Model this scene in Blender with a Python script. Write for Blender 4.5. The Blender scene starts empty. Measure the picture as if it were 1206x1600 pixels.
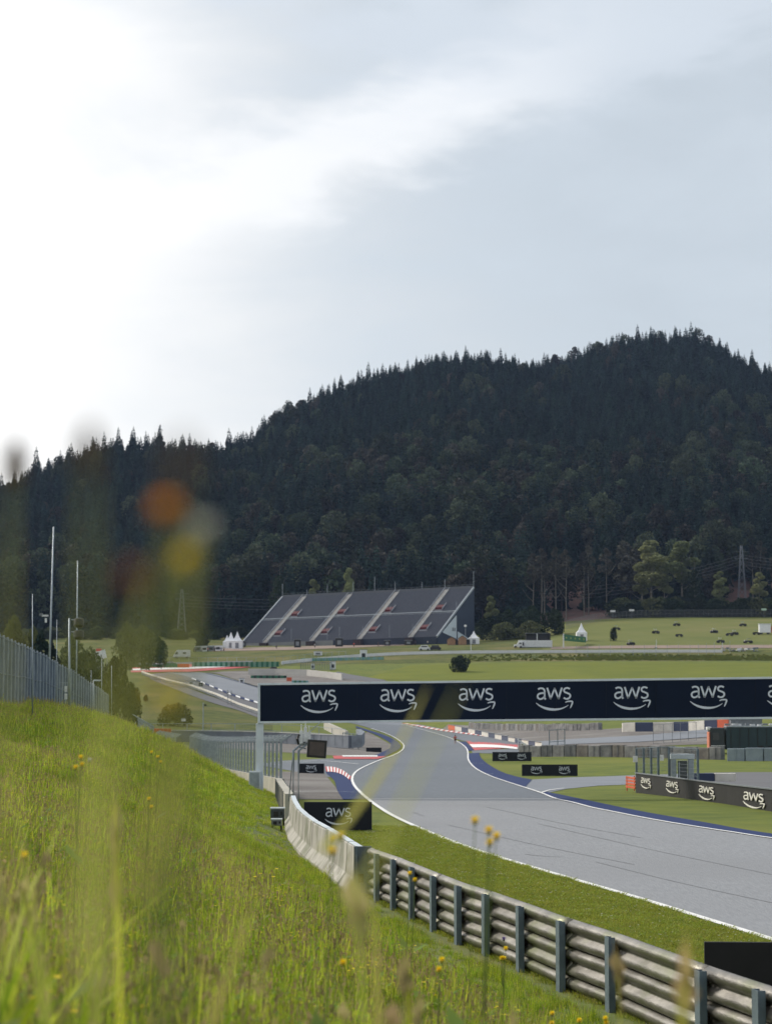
import bpy, math, random
import numpy as np
from mathutils import Vector, Matrix
random.seed(7); rng = np.random.default_rng(7)
R = math.radians
scene = bpy.context.scene
COL = scene.collection

# ------------------------------------------------------------------ camera
F = 3400.0; PITCH = math.atan(294/3400)
cam_d = bpy.data.cameras.new('camera'); cam = bpy.data.objects.new('camera', cam_d); COL.objects.link(cam)
cam_d.sensor_fit = 'VERTICAL'; cam_d.sensor_height = 36; cam_d.sensor_width = 36
cam_d.lens = 36*F/1600; cam_d.clip_start = .05; cam_d.clip_end = 6000
cam.location = (0, 0, 0); cam.rotation_euler = (math.pi/2+PITCH, 0, 0)
cam_d.dof.use_dof = True; cam_d.dof.focus_distance = 52; cam_d.dof.aperture_fstop = 3.0
scene.camera = cam

# ------------------------------------------------------------------ sun and sky
SUN_EL, SUN_AZ = 32, -52          # degrees; azimuth from +Y, negative = left
sun_dir = Vector((math.sin(R(SUN_AZ))*math.cos(R(SUN_EL)), math.cos(R(SUN_AZ))*math.cos(R(SUN_EL)), math.sin(R(SUN_EL))))
sd = bpy.data.lights.new('sun', 'SUN'); so = bpy.data.objects.new('sun', sd); COL.objects.link(so)
sd.energy = 2.4; sd.angle = R(11); sd.color = (1, .92, .79)
so.rotation_euler = sun_dir.to_track_quat('Z', 'Y').to_euler(); so.location = (-200, 100, 300)

world = bpy.data.worlds.new('World'); scene.world = world; world.use_nodes = True
def build_world():
    nt = world.node_tree; N = nt.nodes; L = nt.links; N.clear()
    out = N.new('ShaderNodeOutputWorld'); bg = N.new('ShaderNodeBackground'); bg.inputs[1].default_value = .1
    sky = N.new('ShaderNodeTexSky'); sky.sky_type = 'NISHITA'; sky.sun_disc = False
    sky.sun_elevation = R(SUN_EL); sky.sun_rotation = R(SUN_AZ); sky.air_density = 1; sky.dust_density = 2
    tc = N.new('ShaderNodeTexCoord'); D = tc.outputs['Generated']
    def m(op, a, b=None, c=None):
        n = N.new('ShaderNodeMath'); n.operation = op
        for i, v in enumerate((a, b, c)):
            if v is None: continue
            if isinstance(v, (int, float)): n.inputs[i].default_value = v
            else: L.new(v, n.inputs[i])
        return n.outputs[0]
    def ss(v, a, b):
        n = N.new('ShaderNodeMapRange'); n.interpolation_type = 'SMOOTHSTEP'
        L.new(v, n.inputs[0]); n.inputs[1].default_value = a; n.inputs[2].default_value = b; return n.outputs[0]
    def mixc(f, a, b):
        n = N.new('ShaderNodeMix'); n.data_type = 'RGBA'
        if isinstance(f, (int, float)): n.inputs[0].default_value = f
        else: L.new(f, n.inputs[0])
        for i, v in ((6, a), (7, b)):
            if isinstance(v, tuple): n.inputs[i].default_value = (*v, 1)
            else: L.new(v, n.inputs[i])
        return n.outputs[2]
    sep = N.new('ShaderNodeSeparateXYZ'); L.new(D, sep.inputs[0])
    az = m('ARCTAN2', sep.outputs[0], sep.outputs[1]); el = m('ARCSINE', sep.outputs[2])
    cmb = N.new('ShaderNodeCombineXYZ'); L.new(az, cmb.inputs[0]); L.new(el, cmb.inputs[1])
    rot = N.new('ShaderNodeMapping'); rot.inputs['Rotation'].default_value = (0, 0, R(-30)); rot.inputs['Scale'].default_value = (1.0, 2.4, 1); L.new(cmb.outputs[0], rot.inputs[0])
    def noise(vec, s, det, dist, off=0):
        n = N.new('ShaderNodeTexNoise'); n.inputs['Scale'].default_value = s; n.inputs['Detail'].default_value = det; n.inputs['Roughness'].default_value = .55
        n.inputs['Distortion'].default_value = dist; n.noise_dimensions = '4D'; n.inputs['W'].default_value = off; L.new(vec, n.inputs['Vector']); return n.outputs[0]
    big = noise(rot.outputs[0], 5, 6, .6, 3.1); fine = noise(rot.outputs[0], 16, 5, .3, 1.7)
    # thick cloud deck: brightest toward the veiled sun on the left, opening to thin grey-blue veil on the right
    edge = m('ADD', m('MULTIPLY', m('SUBTRACT', big, .5), .30), m('MULTIPLY', m('SUBTRACT', fine, .5), .09))
    # boundary of the bright deck leans right as it goes down
    a2 = m('ADD', az, edge)
    low = m('MULTIPLY', el, .50)
    t_deck = ss(m('ADD', a2, low), .20, -.13)
    # a bright streak crossing the upper middle
    st = m('ADD', m('ADD', m('SUBTRACT', el, m('MULTIPLY', az, .42)), m('MULTIPLY', m('SUBTRACT', big, .5), .10)), m('MULTIPLY', m('SUBTRACT', fine, .5), .05))
    streak = m('MULTIPLY', m('MULTIPLY', ss(st, .225, .252), ss(st, .300, .268)), ss(az, .14, .03))
    hor = ss(el, .16, .02)
    veil = mixc(hor, (5.1, 5.65, 6.15), (7.6, 7.7, 7.95))
    mott = m('ADD', m('MULTIPLY', m('SUBTRACT', big, .5), .7), m('MULTIPLY', m('SUBTRACT', fine, .5), .3))
    vs = N.new('ShaderNodeVectorMath'); vs.operation = 'SCALE'; L.new(veil, vs.inputs[0]); L.new(m('ADD', 1, m('MULTIPLY', mott, .40)), vs.inputs['Scale'])
    c1 = mixc(m('MULTIPLY', streak, .9), vs.outputs[0], (8.6, 8.7, 8.8))
    # deck brightness grows toward the sun
    dp = N.new('ShaderNodeVectorMath'); dp.operation = 'DOT_PRODUCT'; L.new(D, dp.inputs[0]); dp.inputs[1].default_value = sun_dir
    glow = m('POWER', m('MAXIMUM', dp.outputs['Value'], 0), 3)
    dk = N.new('ShaderNodeVectorMath'); dk.operation = 'SCALE'; dk.inputs[0].default_value = (9.0, 8.88, 8.68)
    L.new(m('ADD', m('ADD', .76, m('MULTIPLY', mott, .10)), m('MULTIPLY', glow, .9)), dk.inputs['Scale'])
    dark = m('MULTIPLY', m('MULTIPLY', ss(el, .235, .30), ss(az, -.135, -.09)), ss(big, .44, .56))   # greyer patch high in the middle
    c2 = mixc(t_deck, c1, dk.outputs[0])
    c2b = mixc(m('MULTIPLY', dark, .55), c2, (6.3, 6.8, 7.4))
    # overhead the cloud thins: let the clear sky through a little
    c3 = mixc(m('ADD', .90, m('MULTIPLY', mott, .1)), sky.outputs[0], c2b)
    L.new(c3, bg.inputs[0]); L.new(bg.outputs[0], out.inputs[0])
build_world()
world.cycles.sampling_method = 'MANUAL'; world.cycles.sample_map_resolution = 512
scene.view_settings.view_transform = 'Standard'; scene.view_settings.look = 'None'
scene.view_settings.exposure = 0.30; scene.view_settings.gamma = 1
scene.render.engine = 'CYCLES'
cy = scene.cycles
cy.max_bounces = 5; cy.diffuse_bounces = 2; cy.glossy_bounces = 2; cy.transmission_bounces = 2; cy.transparent_max_bounces = 14; cy.volume_bounces = 0
cy.use_denoising = True; cy.caustics_reflective = False; cy.caustics_refractive = False; cy.use_light_tree = False

# ------------------------------------------------------------------ pixel <-> place helpers (photo pixels, real depth)
cp, sp = math.cos(PITCH), math.sin(PITCH)
def ray(px, py):
    u = (np.asarray(px, float)-603)/F; v = (800-np.asarray(py, float))/F
    y = cp - v*sp; z = sp + v*cp
    return u/y, z/y
def at(px, py, Y):
    a, b = ray(px, py); return Vector((float(a)*Y, Y, float(b)*Y))

# ------------------------------------------------------------------ terrain
CP = [-600, 0, 200, 300, 400, 480, 560, 620, 700, 800, 900, 1000, 1206, 1900]
ROWS = {
 0:   [-4.6]*14,
 60:  [-4.6]*14,
 85:  [-4.65]*14,
 125: [-5.4]*12+[-5.3, -5.2],
 160: [-6.1]*12+[-5.8, -5.6],
 200: [-6.8]*6+[-7.0]*5+[-6.7, -6.4, -6.2],
 245: [-7.0]*7+[-6.9]*3+[-6.7, -6.6, -6.5, -6.3],
 300: [-7.3]*6+[-7.5, -7.7, -7.5, -6.6, -6.0, -5.4, -5.0, -4.6],
 380: [-6.9]*5+[-7.2, -8.0, -8.6, -8.5, -6.4, -5.5, -4.8, -4.2, -3.8],
 436: [-4.5, -4.5, -4.5, -4.5, -4.6, -6.6, -8.1, -8.7, -8.5, -6.0, -4.6, -3.8, -3, -2.5],
 480: [-3, -3, -3, -2.0, -3.4, -5.4, -6.7, -7.1, -6.7, -4.6, -3, -2, -1, -.5],
 520: [-.5, -.5, -.5, .2, -2.2, -3.9, -5.2, -5.7, -5.1, -2.8, -1, 0, .8, 1],
 560: [2, 2, 2, 2.2, -.2, -1.2, -2.2, -2.8, -2.3, -.5, 1, 2, 2.5, 3],
 620: [5, 5, 5, 5, 4, 3.7, 3.2, 3.5, 4, 4.8, 5.2, 5.6, 6, 6.5],
 680: [8.4, 8.4, 8.4, 7.8, 7.2, 7.4, 7.4, 7.6, 8, 8.6, 9, 9.2, 9.4, 10],
 740: [11, 11, 11, 11, 11, 11.4, 12, 12, 12.4, 12.8, 13, 13, 13, 13],
 775: [13.2, 13.2, 13.2, 13.4, 13.8, 14.4, 14.8, 15, 15, 15.2, 15.2, 15.2, 15.2, 15.2],
 800: [15, 15, 15, 15.4, 16.4, 17.2, 17.6, 17.9, 18.2, 18.5, 18.5, 18.5, 18.4, 18.2],
 860: [18.6, 18.6, 18.6, 19, 20, 20.6, 21, 21.4, 22, 22.8, 24, 24.6, 25, 25],
 950: [25, 25, 25, 25, 25, 25, 25, 25, 26, 28, 32, 33.5, 33.8, 34],
 1000:[29, 29, 29, 29, 29, 28.5, 28, 28, 30, 33, 36, 37.6, 37.7, 38],
 1060:[34, 34, 34, 34, 34, 35, 36, 36, 38, 42, 45, 44, 44, 44],
}
_ry = sorted(ROWS); TY = np.arange(0, 1064, 4.0); TP = np.arange(-600, 1901, 20.0)
_t = np.array([np.interp(TP, CP, ROWS[y]) for y in _ry])
TAB = np.array([np.interp(TY, _ry, _t[:, j]) for j in range(len(TP))]).T
def _blur(a, n, ax):
    k = np.hanning(n+2)[1:-1]; k /= k.sum(); a = np.moveaxis(a, ax, 0); p = np.concatenate([a[:1]]*(n//2)+[a]+[a[-1:]]*(n//2))
    return np.moveaxis(sum(k[i]*p[i:i+len(a)] for i in range(n)), 0, ax)
TAB = _blur(_blur(TAB, 5, 0), 5, 1)
def vnoise(x, y, seed=0):
    def h(i, j):
        n = np.sin(i*127.1+j*311.7+seed*74.7)*43758.5453; return n-np.floor(n)
    xi, yi = np.floor(x), np.floor(y); xf, yf = x-xi, y-yi
    xf = xf*xf*(3-2*xf); yf = yf*yf*(3-2*yf)
    return (h(xi, yi)*(1-xf)+h(xi+1, yi)*xf)*(1-yf)+(h(xi, yi+1)*(1-xf)+h(xi+1, yi+1)*xf)*yf
def fbm(x, y, seed=0, o=4):
    s = 0; a = .5
    for k in range(o): s = s+a*(vnoise(x*2**k, y*2**k, seed+k)-.5); a *= .5
    return s
BY = [-40, 0, 10, 20, 24, 26.8, 28.7, 32.7, 35, 37.5, 39.8, 41.6, 43.9, 46.2, 48.4, 51.5, 59, 65, 73, 85, 105, 125, 183, 237, 300, 360]
BX = [24, 12.5, 9.2, 6.3, 5.15, 4.5, 4.07, 3.30, 2.75, 2.26, 1.78, 1.34, .92, .52, .14, -.5, -1.4, -2.2, -2.95, -3.65, -4.9, -6.1, -14.1, -21.3, -31, -45]
def barrier_x(Y): return np.interp(Y, BY, BX)
CR = [(-600, 800), (-200, 800), (0, 762), (60, 732), (150, 698), (240, 688), (300, 696), (340, 701), (400, 678), (440, 642), (520, 604), (600, 581), (660, 560), (700, 551), (760, 551), (810, 563), (860, 560), (900, 548), (960, 529), (1060, 513), (1110, 524), (1150, 546), (1206, 572), (1500, 650), (1900, 800)]
YC = [(-600, 1400), (0, 1430), (300, 1440), (420, 1560), (600, 1650), (1060, 1750), (1900, 1750)]
_cx, _cy = zip(*CR); _yx, _yy = zip(*YC)
def base_z(X, Y):
    Yc = np.clip(Y, 1, 1060); p = np.clip(603+F*X/np.maximum(Y, 1), -600, 1899.9)
    j = (p+600)/20; j0 = np.clip(j.astype(int), 0, len(TP)-2); fj = j-j0
    i = Yc/4; i0 = np.clip(i.astype(int), 0, len(TY)-2); fi = i-i0
    return (TAB[i0, j0]*(1-fj)+TAB[i0, j0+1]*fj)*(1-fi)+(TAB[i0+1, j0]*(1-fj)+TAB[i0+1, j0+1]*fj)*fi
def gz(X, Y):
    X = np.atleast_1d(np.asarray(X, float)); Y = np.atleast_1d(np.asarray(Y, float)); X, Y = np.broadcast_arrays(X, Y)
    z = base_z(X, Y)
    # hillside
    p = 603+F*X/np.maximum(Y, 1)
    yc = np.interp(p, _yx, _yy); zc = (1094-(np.interp(p, _cx, _cy)+26))/F*yc
    t = np.clip((Y-1060)/(yc-1060), 0, 1)
    spur = fbm(X/170+3, Y/420, 5, 3)
    zh = z+(zc-z)*(t**.92)+spur*110*t*(1-t)*1.6+fbm(X/40, Y/40, 9, 3)*10*t*(1-t)
    zh = np.where(Y > yc, zc-(Y-yc)*.3, zh)
    z = np.where(Y > 1060, zh, z)
    # bank on the left of the barrier line
    B = barrier_x(Y); s = B-X; w = np.clip((345-Y)/85, 0, 1); w = w*w*(3-2*w)
    slope = np.interp(Y, [0, 10, 30, 93, 150, 300], [.30, .32, .37, .41, .50, .5])
    top = np.interp(Y, [0, 20, 60, 93, 130, 160, 200, 300], [-.85, -.75, -.3, -.02, -.3, -.65, -1.35, -2.8])
    zb = base_z(B, Y); s0_ = np.interp(Y, [0, 46, 56, 70], [1.9, 1.9, .9, .25]); rise = slope*np.maximum(s-s0_, 0)+.05*np.clip(s, 0, s0_)
    h = top-zb
    r = rise/np.maximum(h, .1); zz = zb+h*(r/(1+r**6)**(1/6))
    zz = zz+np.where(s > 1, fbm(X/3.1, Y/5.3, 2, 3)*.28*np.clip(s-1, 0, 2)/2, 0)
    z = np.where(s > 0, z*(1-w)+zz*w, z)
    return z
def gz1(X, Y): return float(gz(X, Y)[0])
_ys = np.concatenate([np.arange(4, 60, .25), np.arange(60, 400, .75), np.arange(400, 1100, 1.5)])
def ground(px, py, ymin=4, ymax=1090):
    """where the sight line through a photo pixel meets the terrain"""
    a, b = ray(px, py); a = float(a); b = float(b)
    ys = _ys[(_ys >= ymin) & (_ys <= ymax)]
    d = b*ys-gz(a*ys, ys); k = np.argmax(d < 0)
    if d[k] >= 0: k = int(np.argmin(d)); Y = ys[k]
    elif k == 0: Y = ys[0]
    else:
        f = d[k-1]/(d[k-1]-d[k]); Y = ys[k-1]+f*(ys[k]-ys[k-1])
    return Vector((a*Y, Y, gz1(a*Y, Y)))
def gpt(px, py, **k): return ground(px, py, **k)

# ------------------------------------------------------------------ materials
MATS = {}
def mat(name, col, rough=.8, col2=None, scale=5.0, detail=4, bump=0, bscale=None, metal=0, spec=.5, rnd=0, trans=0, stretch=None, col3=None, s3=.3):
    if name in MATS: return MATS[name]
    m = bpy.data.materials.new(name); m.use_nodes = True; nt = m.node_tree; N = nt.nodes; L = nt.links
    p = N['Principled BSDF']; p.inputs['Roughness'].default_value = rough; p.inputs['Metallic'].default_value = metal
    p.inputs['Specular IOR Level'].default_value = spec
    tc = N.new('ShaderNodeTexCoord'); src = tc.outputs['Object']
    if stretch:
        mp = N.new('ShaderNodeMapping'); mp.inputs['Scale'].default_value = stretch; L.new(src, mp.inputs[0]); src = mp.outputs[0]
    col2 = col2 or tuple(c*.72 for c in col)
    n = N.new('ShaderNodeTexNoise'); n.inputs['Scale'].default_value = scale; n.inputs['Detail'].default_value = detail; n.inputs['Roughness'].default_value = .6; L.new(src, n.inputs[0])
    r = N.new('ShaderNodeMapRange'); r.inputs[1].default_value = .35; r.inputs[2].default_value = .65; L.new(n.outputs[0], r.inputs[0])
    mx = N.new('ShaderNodeMix'); mx.data_type = 'RGBA'; L.new(r.outputs[0], mx.inputs[0]); mx.inputs[6].default_value = (*col2, 1); mx.inputs[7].default_value = (*col, 1); c = mx.outputs[2]
    if col3:
        n3 = N.new('ShaderNodeTexNoise'); n3.inputs['Scale'].default_value = s3; n3.inputs['Detail'].default_value = 5; L.new(tc.outputs['Object'], n3.inputs[0])
        r3 = N.new('ShaderNodeMapRange'); r3.inputs[1].default_value = .48; r3.inputs[2].default_value = .66; L.new(n3.outputs[0], r3.inputs[0])
        m3 = N.new('ShaderNodeMix'); m3.data_type = 'RGBA'; L.new(r3.outputs[0], m3.inputs[0]); L.new(c, m3.inputs[6]); m3.inputs[7].default_value = (*col3, 1); c = m3.outputs[2]
    if rnd:
        oi = N.new('ShaderNodeObjectInfo'); hs = N.new('ShaderNodeHueSaturation')
        a = N.new('ShaderNodeMapRange'); L.new(oi.outputs['Random'], a.inputs[0]); a.inputs[3].default_value = 1-rnd; a.inputs[4].default_value = 1+rnd; L.new(a.outputs[0], hs.inputs['Value'])
        w = N.new('ShaderNodeMath'); w.operation = 'MULTIPLY'; w.inputs[1].default_value = 7.31; L.new(oi.outputs['Random'], w.inputs[0])
        fr = N.new('ShaderNodeMath'); fr.operation = 'FRACT'; L.new(w.outputs[0], fr.inputs[0])
        h = N.new('ShaderNodeMapRange'); L.new(fr.outputs[0], h.inputs[0]); h.inputs[3].default_value = .5-.035*min(1, rnd*2.5); h.inputs[4].default_value = .5+.03*min(1, rnd*2.5); L.new(h.outputs[0], hs.inputs['Hue'])
        L.new(c, hs.inputs['Color']); c = hs.outputs[0]
    L.new(c, p.inputs['Base Color'])
    if bump:
        b = N.new('ShaderNodeBump'); b.inputs['Strength'].default_value = bump; b.inputs['Distance'].default_value = .05
        n2 = N.new('ShaderNodeTexNoise'); n2.inputs['Scale'].default_value = bscale or scale*6; n2.inputs['Detail'].default_value = 4; L.new(src, n2.inputs[0])
        L.new(n2.outputs[0], b.inputs['Height']); L.new(b.outputs[0], p.inputs['Normal'])
    if trans:
        t = N.new('ShaderNodeBsdfTranslucent'); hs2 = N.new('ShaderNodeHueSaturation'); hs2.inputs['Value'].default_value = 1.3; hs2.inputs['Saturation'].default_value = 1.1; L.new(c, hs2.inputs['Color']); L.new(hs2.outputs[0], t.inputs[0])
        ms = N.new('ShaderNodeMixShader'); ms.inputs[0].default_value = trans; L.new(p.outputs[0], ms.inputs[1]); L.new(t.outputs[0], ms.inputs[2]); L.new(ms.outputs[0], N['Material Output'].inputs[0])
    MATS[name] = m; return m

# ------------------------------------------------------------------ mesh builder
class MB:
    def __init__(s): s.v = []; s.f = []; s.m = []; s.n = 0
    def add(s, V, Fc, mi=0):
        V = np.asarray(V, float).reshape(-1, 3); s.v.append(V)
        for f in Fc: s.f.append(tuple(int(i)+s.n for i in f)); s.m.append(mi)
        s.n += len(V); return s
    def box(s, c, size, rz=0, M=None, mi=0):
        x, y, z = [k/2 for k in size]
        V = np.array([[a, b, d] for a in (-x, x) for b in (-y, y) for d in (-z, z)])
        if rz: ca, sa = math.cos(rz), math.sin(rz); V = np.stack([V[:, 0]*ca-V[:, 1]*sa, V[:, 0]*sa+V[:, 1]*ca, V[:, 2]], 1)
        V = V+np.array(c)
        if M is not None: V = np.array([M @ Vector(q) for q in V])
        return s.add(V, [(0, 1, 3, 2), (4, 6, 7, 5), (0, 4, 5, 1), (2, 3, 7, 6), (0, 2, 6, 4), (1, 5, 7, 3)], mi)
    def hexa(s, lo, hi, mi=0):
        """lo, hi: four points each in ring order"""
        return s.add(list(lo)+list(hi), [(3, 2, 1, 0), (4, 5, 6, 7)]+[(i, (i+1) % 4, 4+(i+1) % 4, 4+i) for i in range(4)], mi)
    def tube(s, pts, r, seg=8, mi=0, cap=True):
        pts = [Vector(p) for p in pts]; r = r if hasattr(r, '__len__') else [r]*len(pts); V = []; 
        for i, p in enumerate(pts):
            d = (pts[min(i+1, len(pts)-1)]-pts[max(i-1, 0)]).normalized()
            a = d.orthogonal() if abs(d.z) > .99 else d.cross(Vector((0, 0, 1))); a.normalize(); b = d.cross(a)
            for k in range(seg):
                t = 2*math.pi*k/seg+math.pi/seg; V.append(p+(a*math.cos(t)+b*math.sin(t))*r[i])
        Fc = [(i*seg+k, i*seg+(k+1) % seg, (i+1)*seg+(k+1) % seg, (i+1)*seg+k) for i in range(len(pts)-1) for k in range(seg)]
        if cap: Fc += [tuple(range(seg))[::-1], tuple((len(pts)-1)*seg+k for k in range(seg))]
        return s.add([tuple(v) for v in V], Fc, mi)
    def beam(s, a, b, w, h=None, mi=0):
        h = h or w; a = Vector(a); b = Vector(b); d = (b-a).normalized()
        x = Vector((0, 0, 1)).cross(d)
        if x.length < 1e-3: x = Vector((1, 0, 0))
        x.normalize(); y = d.cross(x); x *= w/2; y *= h/2
        return s.hexa([tuple(a-x-y), tuple(a+x-y), tuple(a+x+y), tuple(a-x+y)], [tuple(b-x-y), tuple(b+x-y), tuple(b+x+y), tuple(b-x+y)], mi)
    def lathe(s, c, prof, seg=16, mi=0):
        V = [(c[0]+r*math.cos(2*math.pi*k/seg), c[1]+r*math.sin(2*math.pi*k/seg), c[2]+z) for r, z in prof for k in range(seg)]
        n = len(prof)
        return s.add(V, [(i*seg+k, i*seg+(k+1) % seg, (i+1)*seg+(k+1) % seg, (i+1)*seg+k) for i in range(n-1) for k in range(seg)]+[tuple(range(seg))[::-1], tuple((n-1)*seg+k for k in range(seg))], mi)
    def build(s, name, mats, parent=None, smooth=False, bevel=0):
        me = bpy.data.meshes.new(name); V = np.concatenate(s.v) if s.v else np.zeros((0, 3))
        off = Vector((0, 0, 0))
        me.from_pydata(V.tolist(), [], s.f)
        mats = mats if isinstance(mats, (list, tuple)) else [mats]
        for m in mats: me.materials.append(m)
        if len(mats) > 1: me.polygons.foreach_set('material_index', s.m)
        if smooth: me.polygons.foreach_set('use_smooth', [True]*len(me.polygons))
        me.update()
        o = bpy.data.objects.new(name, me); COL.objects.link(o)
        if bevel: b = o.modifiers.new('bevel', 'BEVEL'); b.width = bevel; b.segments = 2; b.limit_method = 'ANGLE'
        return o
def quads(name, V, mats, parent=None, nv=4, mi=None, smooth=False):
    """V: (n, nv, 3) array of separate faces -> mesh object"""
    me = mesh_quads(name, V, mats, nv, mi); o = bpy.data.objects.new(name, me); COL.objects.link(o)
    if parent is not None: o.parent = parent
    return o
def mesh_quads(name, V, mats, nv=4, mi=None):
    V = np.asarray(V, np.float32); n = len(V); me = bpy.data.meshes.new(name)
    me.vertices.add(n*nv); me.vertices.foreach_set('co', V.reshape(-1))
    me.loops.add(n*nv); me.loops.foreach_set('vertex_index', np.arange(n*nv, dtype=np.int32))
    me.polygons.add(n); me.polygons.foreach_set('loop_start', np.arange(0, n*nv, nv, dtype=np.int32)); me.polygons.foreach_set('loop_total', np.full(n, nv, np.int32))
    for m in (mats if isinstance(mats, (list, tuple)) else [mats]): me.materials.append(m)
    if mi is not None: me.polygons.foreach_set('material_index', np.asarray(mi, np.int32))
    me.update(calc_edges=True); return me
def grid_mesh(name, P, mats, mi=None, smooth=True):
    n, m = P.shape[:2]; me = bpy.data.meshes.new(name); V = P.reshape(-1, 3).astype(np.float32)
    idx = np.arange(n*m).reshape(n, m); q = np.stack([idx[:-1, :-1], idx[:-1, 1:], idx[1:, 1:], idx[1:, :-1]], -1).reshape(-1, 4)
    me.vertices.add(n*m); me.vertices.foreach_set('co', V.reshape(-1)); k = len(q)
    me.loops.add(k*4); me.loops.foreach_set('vertex_index', q.reshape(-1).astype(np.int32))
    me.polygons.add(k); me.polygons.foreach_set('loop_start', np.arange(0, k*4, 4, dtype=np.int32)); me.polygons.foreach_set('loop_total', np.full(k, 4, np.int32))
    for mt in (mats if isinstance(mats, (list, tuple)) else [mats]): me.materials.append(mt)
    if mi is not None: me.polygons.foreach_set('material_index', np.asarray(mi, np.int32).reshape(-1))
    me.polygons.foreach_set('use_smooth', np.full(k, smooth)); me.update(calc_edges=True)
    o = bpy.data.objects.new(name, me); COL.objects.link(o); return o
def tag(o, label=None, cat=None, group=None, kind=None):
    if label: o['label'] = label
    if cat: o['category'] = cat
    if group: o['group'] = group
    if kind: o['kind'] = kind
    return o
def empty(name, loc, label, cat, group=None, rz=0):
    o = bpy.data.objects.new(name, None); COL.objects.link(o); o.location = loc; o.rotation_euler = (0, 0, rz); o.empty_display_size = .3
    return tag(o, label, cat, group)
def part(mb, name, m, root, smooth=False, bevel=0):
    """mb in the root's own frame"""
    o = mb.build(name, m, None, smooth, bevel); o.parent = root; return o
def partw(mb, name, m, root, smooth=False, bevel=0):
    """mb in world coordinates"""
    o = mb.build(name, m, None, smooth, bevel); o.parent = root
    o.matrix_parent_inverse = (Matrix.Translation(root.location) @ Matrix.Rotation(root.rotation_euler[2], 4, 'Z')).inverted(); return o
def copy_tree(o, parent=None):
    c = o.copy(); COL.objects.link(c); c.parent = parent
    for ch in list(o.children): copy_tree(ch, c)
    return c
def resample(pts, n, smooth=True):
    P = np.array([tuple(p) for p in pts], float)
    if smooth and len(P) > 2:
        Q = []
        E = np.concatenate([[2*P[0]-P[1]], P, [2*P[-1]-P[-2]]])
        for i in range(len(P)-1):
            a, b, c, d = E[i:i+4]
            for t in np.linspace(0, 1, 10, endpoint=False):
                Q.append(.5*((2*b)+(c-a)*t+(2*a-5*b+4*c-d)*t*t+(3*b-a-3*c+d)*t**3))
        Q.append(P[-1]); P = np.array(Q)
    s = np.concatenate([[0], np.cumsum(np.linalg.norm(np.diff(P, axis=0), axis=1))]); t = np.linspace(0, s[-1], n)
    return np.stack([np.interp(t, s, P[:, k]) for k in range(P.shape[1])], 1)
def lift_of(Y): return .012+Y*.00012

# ================================================================== SETTING
M_bank = mat('bank_soil_grass', (.13, .165, .03), .95, (.09, .12, .022), .9, bump=.6, bscale=9, col3=(.15, .15, .045), s3=.25)
def mown_mat():
    m = mat('mown_grass', (.14, .165, .028), .9, (.085, .115, .022), .35, 6, bump=.5, bscale=6, col3=(.15, .165, .03), s3=.035, spec=.15)
    return m
M_mown = mown_mat()
M_rough = mat('rough_grass', (.12, .13, .034), .95, (.05, .07, .02), .30, 8, bump=.8, bscale=2.5, col3=(.15, .135, .05), s3=.05, spec=.1)
M_floor = mat('forest_floor', (.05, .035, .03), .95, (.03, .028, .02), .05, 6, bump=.5, bscale=1, spec=.1)
M_field = mat('hill_field_grass', (.15, .16, .05), .95, (.12, .14, .04), .05, 7, bump=.3, bscale=2, col3=(.19, .175, .07), s3=.02, spec=.1)
us = np.concatenate([np.linspace(-.34, -.2, 12)[:-1], np.linspace(-.2, .2, 241), np.linspace(.2, .34, 12)[1:]])
yr = np.concatenate([np.arange(1.0, 30, .5), np.arange(30, 130, 1), np.arange(130, 400, 2.0), np.arange(400, 1060, 4), np.arange(1060, 1900, 10), np.arange(1900, 2500, 60)])
# widen the sheet in metres near the camera so it reaches well beyond the view
U, YY = np.meshgrid(us, yr); XX = U*YY+np.sign(U)*np.clip(np.abs(U)-.2, 0, 1)/.14*70
PG = np.stack([XX, YY, gz(XX, YY)], -1)
cx = (XX[:-1, :-1]+XX[1:, 1:])/2; cyy = (YY[:-1, :-1]+YY[1:, 1:])/2; pp = 603+F*cx/cyy
mi = np.zeros(cx.shape, int)                      # 0 mown, 1 bank, 2 rough, 3 forest floor, 4 field
mi[(cx < barrier_x(cyy)) & (cyy < 345)] = 1
mi[(cyy > 345) & (pp < 430)] = 2
mi[(cyy > 742) & (cyy < 800)] = 2
mi[(cyy > 800) & (pp < 880)] = 2
mi[(cyy > 800) & (pp >= 845) & (cyy < 1000)] = 4
mi[cyy > 1003] = 3
mi[(cyy > 1003) & (cyy < 1110) & (pp > 822) & (pp < 952)] = 5
mi[(cyy > 1040) & (cyy < 1125) & (pp > 1128) & (pp < 1400)] = 5
ter = grid_mesh('ground', PG, [M_mown, M_bank, M_rough, M_floor, M_field, mat('red_earth', (.17, .085, .07), .95, (.085, .055, .042), .12, 7)], mi); tag(ter, kind='structure')
# ground behind the camera
bx = np.linspace(-75, 75, 40); by = np.linspace(-60, 1.0, 30); Bx, By = np.meshgrid(bx, by)
back = grid_mesh('meadow', np.stack([Bx, By, gz(Bx, By)], -1), [M_bank]); tag(back, kind='structure')

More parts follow.
